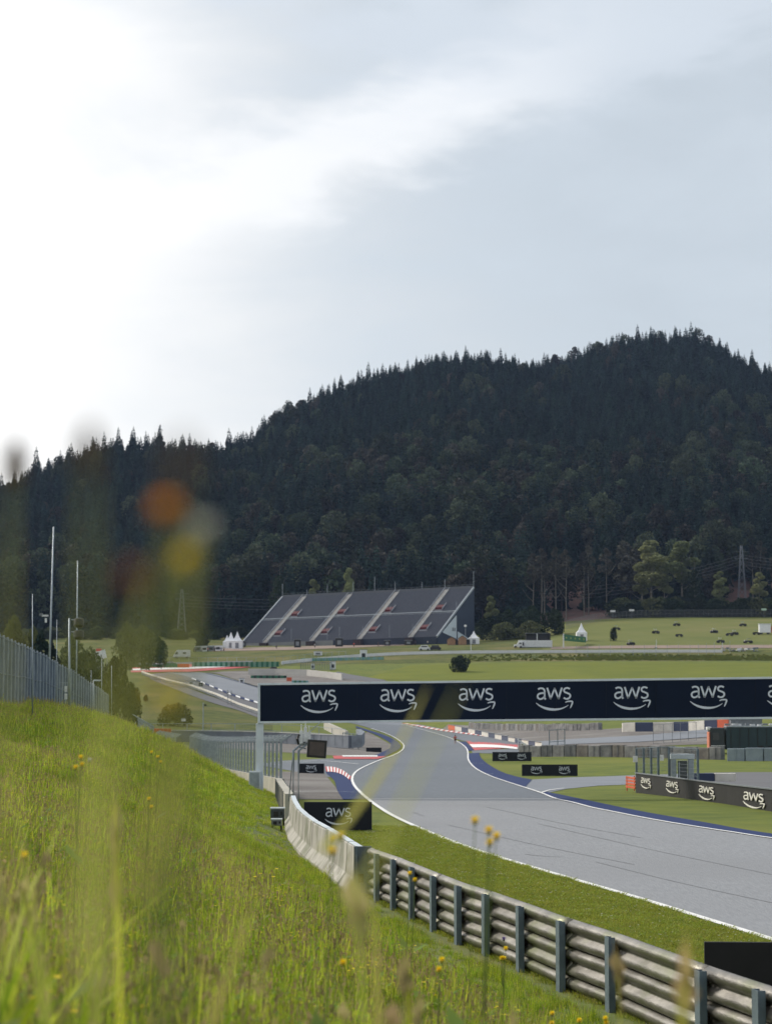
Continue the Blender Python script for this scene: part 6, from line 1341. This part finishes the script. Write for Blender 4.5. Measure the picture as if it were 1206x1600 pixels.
# ---- tall bare-stemmed pines at the lower forest edge
PN = [broad_mesh('pine_crown', 30, 3.6, 60+k, n=900, lobes=7, bare=.52, size=.8, m=M_pin) for k in range(2)]; PT = [trunk_mesh('trunk', 30, .30, 70+k, M_bark, 4, .85) for k in range(2)]
for k, (px, pyt, Y, pl) in enumerate([(846, 850, 1012, 'leftmost'), (850.5, 862, 1016, 'second from left'), (868, 848, 1014, 'third from left'), (884, 852, 1012, 'fourth from left'), (912, 856, 1020, 'fifth from left'), (919, 846, 1024, 'sixth from left'), (947, 850, 1030, 'seventh from left'), (1176, 845, 1058, 'eighth, right of the pylon'), (1188, 838, 1060, 'rightmost, right of the pylon'), (833, 858, 1016, 'just left of the slope')]):
    g = at(px, 950, Y); z = gz1(g.x, Y); h = at(px, pyt, Y).z-z; r = empty('pine_tree', (g.x, Y, z-.3), f'bare trunked pine above the red earth slope, {pl}' if px < 1100 else f'tall pine with bare pale trunk, {pl}', 'tree', 'tall bare trunked pines at the forest edge', rz=k)
    for nm, me in (('trunk', PT[k % 2]), ('crown', PN[k % 2])): c = bpy.data.objects.new(nm, me); COL.objects.link(c); c.parent = r; s = h/30; c.scale = (1, 1, s)
# ---- single birches and trees in front of the forest
def tree(px, pyt, pyb, Y, label, mesh_c, mesh_t, H0, wide=1.0, group=None, name='birch_tree', dz=0):
    g = at(px, pyb, Y); z = gz1(g.x, Y); h = at(px, pyt, Y).z-z; r = empty(name, (g.x, Y, z-.2), label, 'tree', group, rz=random.uniform(0, 6)); s = h/H0
    for nm, me in (('trunk', mesh_t), ('crown', mesh_c)):
        if me: c = bpy.data.objects.new(nm, me); COL.objects.link(c); c.parent = r; c.scale = (s*wide, s*wide, s)
    return r
BI = [broad_mesh('birch_crown', 20, 3.0, 80+k, n=3000, lobes=7, bare=.34, size=.6, m=M_bir) for k in range(3)]; BT = trunk_mesh('birch_trunk', 20, .20, 8, M_bark, 6)
for k, (px, t_, w, lab) in enumerate([(1003, 880, 1.0, 'leftmost pale green birch at the forest edge above the field'), (1017, 835, 1.35, 'tallest pale birch, second from the left above the field'), (1038, 876, .9, 'slim birch with pale crown left of the round dark tree'), (1066, 838, 1.2, 'tall birch with fluffy pale top behind the round dark tree'), (1125, 887, 1.0, 'short pale topped birch left of the power pylon'), (1186, 889, 1.0, 'short pale topped birch right of the power pylon')]):
    tree(px, t_, 965, 1022+k*2, lab, BI[k % 3], BT, 20, w*1.25, 'birches at the forest edge')
DK = broad_mesh('dark_crown', 16, 5.2, 91, n=2200, lobes=14, bare=.15, size=.6, m=M_bush)
tree(1085, 886, 965, 1020, 'round dark green tree among the birches above the field', DK, BT, 16, .8, name='broadleaf_tree')
tree(545, 878, 1000, 985, 'tall thin pale tree rising behind the top of the grandstand', BI[1], BT, 20, .7, name='broadleaf_tree')
tree(489, 898, 1000, 985, 'small pale green tree just behind the grandstand, right of its top left corner', BI[2], BT, 20, .9, name='broadleaf_tree')
tree(437, 893, 1000, 985, 'dull green rounded tree behind the left top corner of the grandstand', DK, BT, 16, .55, name='broadleaf_tree')
S1 = spruce_mesh('spruce_crown', 10, 3.4, 99, 22, 14, .02, M_con, .3)
tree(316, 976, 1021, 885, 'solitary dark spruce standing behind the stalls', S1, TR, 10, 1.0, name='spruce_tree')
tree(766, 926, 1000, 905, 'grey green willow like tree right of the grandstand side wall', BI[0], BT, 20, 1.0, name='broadleaf_tree')
# bushes
BU = [broad_mesh('bush_leaves', 4, 3.2, 110+k, n=2400, lobes=11, bare=.0, size=.40, m=M_bush) for k in range(2)]; BU2 = [broad_mesh('bush_leaves', 4, 3.2, 120+k, n=2400, lobes=11, bare=.0, size=.38, m=M_bush2) for k in range(2)]
bush_stem = trunk_mesh('stem', 3, .12, 5, M_bark2, 4)
def bush(px, pyb, Y, w_px, h_px, label, pale=False, group=None, mesh=None, z=None):
    g = at(px, pyb, Y); zz = gz1(g.x, Y) if z is None else z; r = empty('bush', (g.x, Y, zz-.1), label, 'bush', group, rz=random.uniform(0, 6)); W = w_px/F*Y; H = h_px/F*Y
    me = mesh or (BU2 if pale else BU)[int(px) % 2]; c = bpy.data.objects.new('foliage', me); COL.objects.link(c); c.parent = r; c.scale = (W/6.6, W/6.6, H/4.1)
    c = bpy.data.objects.new('stem', bush_stem); COL.objects.link(c); c.parent = r; c.scale = (1, 1, H/4.1)
bush(274, 1137, 425, 66, 36, 'wide dark bush on the grass slope behind the grey padded wall')
bush(228, 1098, 520, 9, 11, 'very small lone shrub on the upper slope left of the wide dark bush')
bush(719, 1064, 690, 40, 27, 'dark shrub on the mown slope just above the gantry')
bush(958, 1005, 845, 14, 22, 'small round shrub in the field right of the white tent')
for k, (px, py, w, h, pale, lab) in enumerate([(765, 985, 46, 32, False, 'leftmost dark bush of the thicket right of the grandstand'), (795, 984, 52, 38, False, 'second dark bush of the thicket right of the grandstand'), (830, 984, 56, 40, False, 'broad middle dark bush of the thicket right of the grandstand'), (865, 982, 46, 34, False, 'rightmost dark bush of the thicket by the field fence'), (790, 1000, 64, 22, True, 'left pale low bush in front of the dark thicket'), (828, 997, 52, 22, True, 'right pale low bush in front of the dark thicket')]):
    bush(px, py, 905-(14 if pale else 0), w*1.05, h*1.22, lab, pale, 'thicket right of the grandstand')
rr = random.Random(11)
def shrubrow(name, label, pts, m=None):
    P = np.array(pts); z = gz(P[:, 0], P[:, 1])
    return P, z
# undergrowth along the forest edge and on the steep grass below the white wall
sources = []
SCR = broad_mesh('scrub_leaves', 4, 3.4, 140, n=1200, lobes=9, bare=0, size=.5, m=leafmat('scrub_leaves', (.22, .24, .07), (.14, .17, .045), .2, .3))
for me in (BU[0], BU2[0], SCR): sources.append(bpy.data.objects.new('bush_source', me))
P = []
for k in range(420):
    px = rr.uniform(-60, 1280); Y = rr.uniform(1006, 1030) if px > 900 else rr.uniform(975, 1012)
    if 820 < px < 950: continue
    P.append(((px-603)/F*Y, Y))
P = np.array(P); sc_ = rng.uniform(.5, 1.25, len(P)); sc_ *= np.where(P[:, 0] > 90, 1.7, 1.0); scatter('undergrowth', np.column_stack([P, gz(P[:, 0], P[:, 1])-.2]), rng.uniform(0, 6, len(P)), np.column_stack([sc_*1.2, sc_*1.2, sc_]), (rng.random(len(P)) < .25).astype(int), sources, 'dark scrubby undergrowth along the foot of the forest')
P = []
for k in range(2600):
    px = rr.uniform(720, 1290); 
    if px < 900 and rr.random() < .6: continue
    Y = rr.uniform(748, 782); P.append(((px-603)/F*Y, Y))
for k in range(60): P.append(((rr.uniform(1115, 1155)-603)/F*765, rr.uniform(760, 772)))
P = np.array(P); sc_ = rng.uniform(.05, .17, len(P)); scatter('slope_scrub', np.column_stack([P, gz(P[:, 0], P[:, 1])-.05]), rng.uniform(0, 6, len(P)), np.column_stack([sc_*1.4, sc_*1.4, sc_]), np.full(len(P), 2), sources, 'low green scrub on the steep slope below the white wall')
# left background: trees and bushes behind the slatted fence
YL = 330
for k, (px, py, w, h, Y, kind, lab) in enumerate([
    (22, 1060, 60, 95, 300, 2, 'pale green bush behind the slatted fence near the left edge'), (52, 1060, 46, 78, 310, 2, 'olive bush behind the fence between the two leftmost masts'),
    (112, 1075, 60, 80, 320, 2, 'pale olive bush behind the fence beside the camera post'), (140, 1080, 60, 66, 330, 2, 'dull green bush behind the end of the fence, left of the scoreboard'),
    (120, 1100, 50, 60, 315, 0, 'dark green bush hugging the far end of the slatted fence'), (150, 1110, 56, 62, 300, 0, 'dark bush below the tilted scoreboard'), (178, 1130, 62, 105, 290, 0, 'large dark bush right of the scoreboard at the bank crest'),
    (205, 1135, 40, 70, 330, 0, 'dark bush at the right end of the left thicket'), (198, 1040, 54, 66, 600, 2, 'tall olive tree clump behind the scoreboard at left'), (222, 1040, 60, 60, 640, 2, 'olive tree clump at the left end of the red run off'), (247, 1038, 40, 44, 700, 0, 'dull dark bush at the left end of the green barrier')]):
    bush(px, py, Y, w, h, lab, kind == 2, 'thicket on the left', z=at(px, py, Y).z)
S2 = S1
for px, t_, Y, lab in ((64, 985, 300, 'dark spruce behind the slatted fence just left of the tallest mast'), (80, 1000, 296, 'dark spruce behind the slatted fence just right of the tallest mast')):
    g = at(px, 1075, Y); h = at(px, t_, Y).z-g.z; r = empty('spruce_tree', tuple(g), lab, 'tree', 'dark spruces behind the slatted fence'); 
    for nm, me in (('trunk', TR), ('crown', S2)): c = bpy.data.objects.new(nm, me); COL.objects.link(c); c.parent = r; s = h/10*(1 if nm == 'crown' else .42); c.scale = (s*(.85 if nm == 'crown' else 1),)*2+(s,)

# ================================================================== MEADOW ON THE BANK
def grassmat(name, c1, c2, rnd=.25, trans=.4): return mat(name, c1, .75, c2, 3, 2, rnd=rnd, trans=trans, spec=.2)
M_g1 = grassmat('grass_blade', (.27, .36, .045), (.17, .25, .028))
M_g2 = grassmat('grass_blade_yellow', (.50, .54, .11), (.38, .43, .06))
M_g3 = grassmat('grass_seed_head', (.36, .30, .15), (.26, .21, .11))
M_g4 = grassmat('herb_leaf', (.22, .30, .06), (.15, .22, .04))
M_l1 = grassmat('lawn_blade', (.26, .30, .055), (.18, .225, .04)); M_l2 = grassmat('lawn_blade_dry', (.34, .33, .10), (.27, .27, .07)); M_ol = grassmat('olive_stem', (.50, .47, .16), (.40, .38, .12))
M_yel = mat('yellow_petals', (.88, .70, .03), .7, (.85, .62, .02), 20, trans=.3)
M_wfl = mat('white_petals', (.62, .62, .55), .7, trans=.3)
M_stem = mat('green_stem', (.13, .19, .03), .7, (.09, .14, .02), 10, trans=.2)
M_purp = mat('purple_petals', (.28, .2, .5), .7)
M_brown = mat('brown_seed', (.09, .055, .02), .9, (.06, .035, .015), 30)
def tuft(name, seed, nb, h, w, rad, mats=(None,), heads=0, flowers=0, leaves=0, droop=.5, gm=None):
    r = np.random.default_rng(seed); Q = []; MI = []
    for k in range(nb):
        a = r.uniform(0, 6.28); p = np.array([math.cos(a), math.sin(a), 0])*rad*r.random()**.6; hh = h*(.45+.6*r.random()); d = np.array([math.cos(a+r.normal()*.9), math.sin(a+r.normal()*.9), 0]); ln = hh*droop*r.random(); fa = r.uniform(0, 6.28); n = np.array([math.cos(fa), math.sin(fa), 0])
        pts = [p+d*ln*t*t+np.array([0, 0, hh*(t-.18*droop*t*t)]) for t in (0, .4, .75, 1)]; ww = [w, w*.85, w*.55, w*.08]; mi = 1 if r.random() < .28 else 0
        for i in range(3): Q.append([pts[i]-n*ww[i]/2, pts[i]+n*ww[i]/2, pts[i+1]+n*ww[i+1]/2, pts[i+1]-n*ww[i+1]/2]); MI.append(mi)
    for k in range(heads):
        a = r.uniform(0, 6.28); p = np.array([math.cos(a), math.sin(a), 0])*rad*r.random(); hh = h*(1.0+.45*r.random()); d = np.array([math.cos(a), math.sin(a), 0])*hh*.18*r.random(); n = np.array([math.sin(a*3), math.cos(a*3), 0])*w*.35; t = p+d+np.array([0, 0, hh])
        Q.append([p-n, p+n, t+n*.6, t-n*.6]); MI.append(1)
        for q in range(5):
            c = t+np.array([0, 0, -hh*.03*q]); v = r.normal(size=3)*w*.9; u = np.array([0, 0, hh*.035]); Q.append([c-v*.5, c+u, c+v*.5, c-u]); MI.append(2)
    for k in range(leaves):
        a = r.uniform(0, 6.28); p = np.array([math.cos(a), math.sin(a), 0])*rad*r.random(); z = h*r.uniform(.15, .8); d = np.array([math.cos(a), math.sin(a), r.uniform(-.2, .5)]); n = np.array([-math.sin(a), math.cos(a), 0]); L = w*7; c = p+np.array([0, 0, z]); Q.append([c, c+d*L*.5+n*L*.24, c+d*L, c+d*L*.5-n*L*.24]); MI.append(3)
    for k in range(flowers):
        a = r.uniform(0, 6.28); p = np.array([math.cos(a), math.sin(a), 0])*rad*r.random(); hh = h*r.uniform(.8, 1.15); t = p+np.array([r.normal()*.03, r.normal()*.03, hh]); n = np.array([1, 0, 0])*w*.3; Q.append([p-n, p+n, t+n, t-n]); MI.append(0); s = max(.011, w*1.6)
        for q in range(6): b = q*1.047; v = np.array([math.cos(b), math.sin(b), .25])*s; u = np.array([-math.sin(b), math.cos(b), 0])*s*.45; Q.append([t, t+v*.6+u, t+v, t+v*.6-u]); MI.append(4)
    me = mesh_quads(name, np.array(Q), (gm or [M_g1, M_g2, M_g3, M_g4])+[mats[0] or M_yel], 4, MI); return bpy.data.objects.new(name, me)
def band(y0, y1, dens, uL, uR, smin=.35, smax=None, power=1):
    area = (y1*y1-y0*y0)/2*(uR-uL); n = int(area*dens); Y = np.sqrt(rng.uniform(y0*y0, y1*y1, n)); X = rng.uniform(uL, uR, n)*Y; s = barrier_x(Y)-X; k = (s > smin)
    if smax: k &= s < smax
    return X[k], Y[k], s[k]
near = [tuft('tuft_source', 200+k, 26, .34+.06*k, .013, .13, heads=[1, 4, 0, 2][k], leaves=[0, 6, 14, 2][k], flowers=0) for k in range(4)]+[tuft('tuft_source', 210, 16, .40, .009, .13, flowers=5, leaves=12), tuft('tuft_source', 211, 20, .42, .008, .12, heads=7)]
mid = [tuft('tuft_source', 220+k, 26, .32+.05*k, .015, .21, heads=[1, 5, 0, 2][k], leaves=[0, 6, 14, 2][k]) for k in range(4)]+[tuft('tuft_source', 230, 20, .36, .010, .22, flowers=5, leaves=8), tuft('tuft_source', 231, 20, .38, .010, .2, heads=9)]
far = [tuft('tuft_source', 240+k, 30, .34+.04*k, .026, .40, heads=[1, 4, 0, 2][k], leaves=[0, 5, 12, 2][k]) for k in range(4)]+[tuft('tuft_source', 250, 18, .32, .022, .45, flowers=4), tuft('tuft_source', 251, 20, .36, .022, .4, heads=7)]
def meadow(name, X, Y, protos, label, s0=1.0, fl=.09, hd=.08):
    z = gz(X, Y); n = len(X); q = rng.random(n); patch = fbm(X/1.6, Y/2.6, 31, 3)
    pid = rng.integers(0, 4, n); pid = np.where(q < fl*(1+4*patch), 4, pid); pid = np.where((q > 1-hd) & (patch > -.02), 5, pid)
    near_wall = np.interp(barrier_x(Y)-X, [.3, 1.5, 3, 5.5], [.34, .38, .55, 1])
    s = s0*(.6+.6*rng.random(n))*(1+1.5*patch)*near_wall; scatter(name, np.column_stack([X, Y, z-.01]), rng.uniform(0, 6.28, n), np.column_stack([s, s, s*(.8+.4*rng.random(n))]), pid, protos, label, tilt=rng.normal(0, .10, (n, 2)))
X, Y, _ = band(2.2, 12, 120, -.26, .26); meadow('meadow_grass', X, Y, near, 'tall soft grass with seed heads close on the bank', .95)
X, Y, _ = band(2.6, 7.0, 34, -.26, .16); meadow('meadow_grass', X, Y, near, 'tallest wild grass and herbs right before the camera', 1.9, hd=.2, fl=.12)
X, Y, _ = band(12, 30, 85, -.24, .24); meadow('meadow_grass', X, Y, mid, 'tall meadow grass on the slope down to the guardrail', .95)
X, Y, _ = band(30, 62, 42, -.23, .10); meadow('meadow_grass', X, Y, mid, 'meadow grass on the middle of the bank', 1.1)
X, Y, _ = band(62, 125, 13, -.22, .03); meadow('meadow_grass', X, Y, far, 'meadow grass on the far part of the bank', .85, fl=.06)
X, Y, _ = band(125, 300, 3.2, -.22, -.02); meadow('meadow_grass', X, Y, far, 'meadow grass on the farthest crest of the bank', .9)
# mown strip between guardrail and track
lawn = [tuft('lawn_source', 260+k, 34, .055+.012*k, .008, .13, leaves=k*3, flowers=(0, 0, 2)[k], mats=(M_wfl,), droop=.8, gm=[M_l1, M_l2, M_g3, M_l1]) for k in range(3)]
n = 60000; Yl = np.sqrt(rng.uniform(24**2, 80**2, n)); s_ = rng.uniform(-9.5, .1, n); Xl = barrier_x(Yl)-s_
LW = np.array([tuple(ground(*p)[:2]) for p in resample(LE+LE2[1:4], 60)]); xe = np.interp(Yl, LW[::1, 1][np.argsort(LW[:, 1])], LW[np.argsort(LW[:, 1]), 0])
k_ = (Xl < xe-.22) & (np.abs(Xl/Yl) < .22) & (Xl > barrier_x(Yl)+.12); Xl, Yl = Xl[k_], Yl[k_]
sc_ = rng.uniform(.6, 1.3, len(Xl))*(1+Yl/90); scatter('verge_grass', np.column_stack([Xl, Yl, gz(Xl, Yl)-.005]), rng.uniform(0, 6.28, len(Xl)), sc_, np.where(rng.random(len(Xl)) < .02, 2, rng.integers(0, 2, len(Xl))), lawn, 'short mown grass between the guardrail and the track')
# ---- flowers one can point at
def flower(px, py, Y, heads, label, m=M_yel, size=.016, stem_w=.003, lean=.05, group='wildflowers rising from the meadow', shape='daisy', name='wildflower'):
    top = at(px, py, Y); g = gz1(top.x, Y); x0 = top.x-lean; r = empty(name, (x0, Y, g-.02), label, 'flower', group)
    h = top.z-g; rs = random.Random(int(px*7+py))
    for k in range(heads):
        ox = 0 if k == 0 else rs.uniform(-.05, .05); oz = 0 if k == 0 else -rs.uniform(.01, .09); e = Vector((lean+ox, rs.uniform(-.03, .03), h+oz))
        mb = MB(); b = Vector((0, 0, 0)) if k == 0 else Vector((lean*.6, 0, h*.6)); mb.tube([b, b.lerp(e, .5)+Vector((-lean*.12, 0, 0)), e], [stem_w, stem_w*.8, stem_w*.5], 6); part(mb, 'stem', M_stem, r)
        if shape == 'daisy':
            Q = []
            for ring, (rr_, up) in enumerate(((1.0, .15), (.9, .6), (.7, 1.3), (.95, -.25))):
                for q in range(12): a = q*2*math.pi/12+ring*.25; d = np.array([math.cos(a), math.sin(a), up])*size*rr_; n_ = np.array([-math.sin(a), math.cos(a), 0])*size*.24; c0 = np.array(e); Q.append([c0, c0+d*.65+n_, c0+d, c0+d*.65-n_])
            o = quads('flower_head', Q, m); o.parent = r
            mb = MB(); mb.lathe(tuple(e-Vector((0, 0, size*.7))), [(size*.12, 0), (size*.38, size*.25), (size*.34, size*.7)], 8); part(mb, 'sepals', M_stem, r)
        else:
            mb = MB(); L = size*3.2; mb.lathe(tuple(e-Vector((0, 0, L*.5))), [(size*.2, 0), (size*.62, L*.25), (size*.7, L*.55), (size*.45, L*.85), (size*.1, L)], 9); part(mb, 'seed_head', m, r)
    for k in range(0 if name == 'tall_weed' else 3):
        z = h*(.15+.2*k); a = rs.uniform(0, 6); d = np.array([math.cos(a), math.sin(a), .5])*h*.12; n_ = np.array([-math.sin(a), math.cos(a), 0])*h*.02; c0 = np.array([lean*z/h*.5, 0, z]); o = quads('leaf', [[c0, c0+d*.5+n_, c0+d, c0+d*.5-n_]], M_g4); o.parent = r
FL = [(742, 1275, 8, 1, 'slim single yellow flower bud over the track, left of the pair'), (763, 1290, 8.4, 3, 'yellow flower cluster standing in front of the grey track'), (520, 1304, 7.5, 2, 'orange yellow flower in front of the nearest concrete block'), (533, 1299, 8, 1, 'small yellow flower just right of the one before the concrete block'),
      (247, 1181, 30, 2, 'yellow flower high on the bank crest left of the debris fence'), (237, 1174, 32, 1, 'smaller yellow flower beside the one on the bank crest'), (126, 1180, 16, 3, 'yellow flower clump with a pale one near the top left of the bank'), (233, 1246, 22, 2, 'yellow flower below the ones on the bank crest'),
      (790, 1480, 21, 3, 'yellow flower cluster against a guardrail post at its middle'), (648, 1372, 20, 1, 'yellow flower before the guardrail near its far end'), (640, 1362, 20, 1, 'small yellow flower before the third guardrail post'), (862, 1580, 19, 2, 'yellow flowers low at the bottom right before the guardrail'),
      (945, 1588, 19, 2, 'yellow flowers at the bottom edge beside a guardrail post'), (905, 1592, 18, 1, 'single yellow flower at the bottom edge right of the middle'), (536, 1500, 12, 1, 'single yellow flower in the lower middle of the meadow'), (690, 1495, 14, 2, 'yellow flower in the grass left of the guardrail posts'), (40, 1330, 9, 1, 'soft yellow flower low at the left edge of the meadow')]
for px, py, Y, k, lab in FL: flower(px, py, Y, k, lab, size=.017+.0006*Y, stem_w=.0025+.0001*Y)
flower(141, 1184, 15.5, 1, 'white flower beside the yellow clump near the top left of the bank', m=M_wfl, size=.022)
flower(787, 1465, 24, 1, 'single pale purple flower before the guardrail', m=M_purp, size=.03, stem_w=.003)
# large blurred plants right in front of the camera
T_ = 'tall out of focus plants right before the camera'
flower(18, 687, 1.9, 1, 'dark brown blurred seed head at the far left against the sky', m=M_brown, size=.014, lean=.01, shape='seed', group=T_, stem_w=.0022, name='tall_weed')
flower(147, 657, 1.3, 1, 'faint brown blurred seed head against the sky, second from left', m=M_brown, size=.010, lean=.012, shape='seed', group=T_, stem_w=.0018, name='tall_weed')
flower(290, 660, .92, 1, 'very faint blurred seed head above the orange flower', m=M_brown, size=.008, lean=.01, shape='seed', group=T_, stem_w=.0014, name='tall_weed')
M_oran = mat('orange_petals', (.85, .42, .01), .7, (.75, .33, .01), 20, trans=.3); M_rust2 = mat('rusty_petals', (.55, .22, .10), .8)
flower(266, 752, 1.25, 1, 'blurred orange flower in front of the forest at left', m=M_oran, size=.010, lean=.025, group=T_, stem_w=.002, name='tall_weed')
flower(285, 822, 1.25, 2, 'blurred golden yellow flower below the orange one', m=M_yel, size=.010, lean=.02, group=T_, stem_w=.0025, name='tall_weed')
flower(313, 779, 1.3, 1, 'blurred pale whitish flower right of the orange one', m=M_wfl, size=.010, lean=.03, group=T_, stem_w=.0018, name='tall_weed')
flower(210, 850, 1.1, 1, 'blurred reddish brown flower left of the golden one', m=M_rust2, size=.010, lean=.02, group=T_, stem_w=.0018, name='tall_weed')
def blade(px0, py0, px1, py1, Y, w, label, bend=.0, Y1=None, cat='grass blade'):
    a = at(px0, py0, Y); b = at(px1, py1, Y1 or Y); r = empty('grass_blade', tuple(a), label, cat, 'single blurred grass blades before the camera'); N_ = 14; V = []; d = (b-a)
    s = Vector((d.z, 0, -d.x)).normalized()
    for i in range(N_+1):
        t = i/N_; c = d*t+s*bend*math.sin(t*math.pi); ww = w*(1-t)**.6*(.75+.25*(1-t)); V += [tuple(c-s*ww/2), tuple(c+Vector((0, ww*.25, 0))), tuple(c+s*ww/2)]
    mb = MB(); mb.add(V, [(3*i, 3*i+3, 3*i+4, 3*i+1) for i in range(N_)]+[(3*i+1, 3*i+4, 3*i+5, 3*i+2) for i in range(N_)]); part(mb, 'blade', M_ol, r)
    mb = MB(); mb.tube([(0, .002, 0), tuple(d*.5+Vector((0, .002, 0)))], w*.06, 4); part(mb, 'midrib', M_g2, r)
blade(505, 1330, 672, 1066, 3.4, .0125, 'long blurred yellow green blade leaning right across the gantry and near board', bend=.012)
blade(560, 1400, 725, 1060, 1.9, .006, 'fainter blurred blade parallel to the long leaning one')
blade(150, 1560, 262, 850, 1.05, .010, 'broad soft olive stem rising from the meadow below the orange flower', bend=-.012)
blade(215, 1420, 296, 800, 1.2, .008, 'soft olive stem carrying the golden flower', bend=.01)
blade(330, 1600, 410, 1380, 3.2, .012, 'blurred upright blade in the lower middle of the meadow')
blade(592, 1620, 585, 1395, 4.2, .014, 'blurred upright blade in front of the guardrail end')
blade(5, 1500, 15, 720, 1.2, .0035, 'blurred stem at the far left edge')
blade(120, 1500, 143, 690, .95, .003, 'faint blurred stem second from the left')
blade(75, 1600, 30, 1260, 3.2, .010, 'bright blurred blade low at the left edge')
blade(360, 1480, 200, 1260, 2.0, .004, 'pale thin curved blade in the left middle of the meadow', bend=.05)

# ================================================================== AIR
hz = bpy.data.materials.new('haze_air'); hz.use_nodes = True; nt = hz.node_tree; nt.nodes.remove(nt.nodes['Principled BSDF']); pv = nt.nodes.new('ShaderNodeVolumePrincipled')
pv.inputs['Color'].default_value = (.45, .62, 1.0, 1); pv.inputs['Density'].default_value = .000032; pv.inputs['Anisotropy'].default_value = .2; nt.links.new(pv.outputs[0], nt.nodes['Material Output'].inputs['Volume'])
mb = MB(); mb.box((0, 1220, 170), (2200, 2640, 380)); o = mb.build('haze', hz); tag(o, kind='stuff'); o['label'] = 'thin pale blue summer haze over the valley'
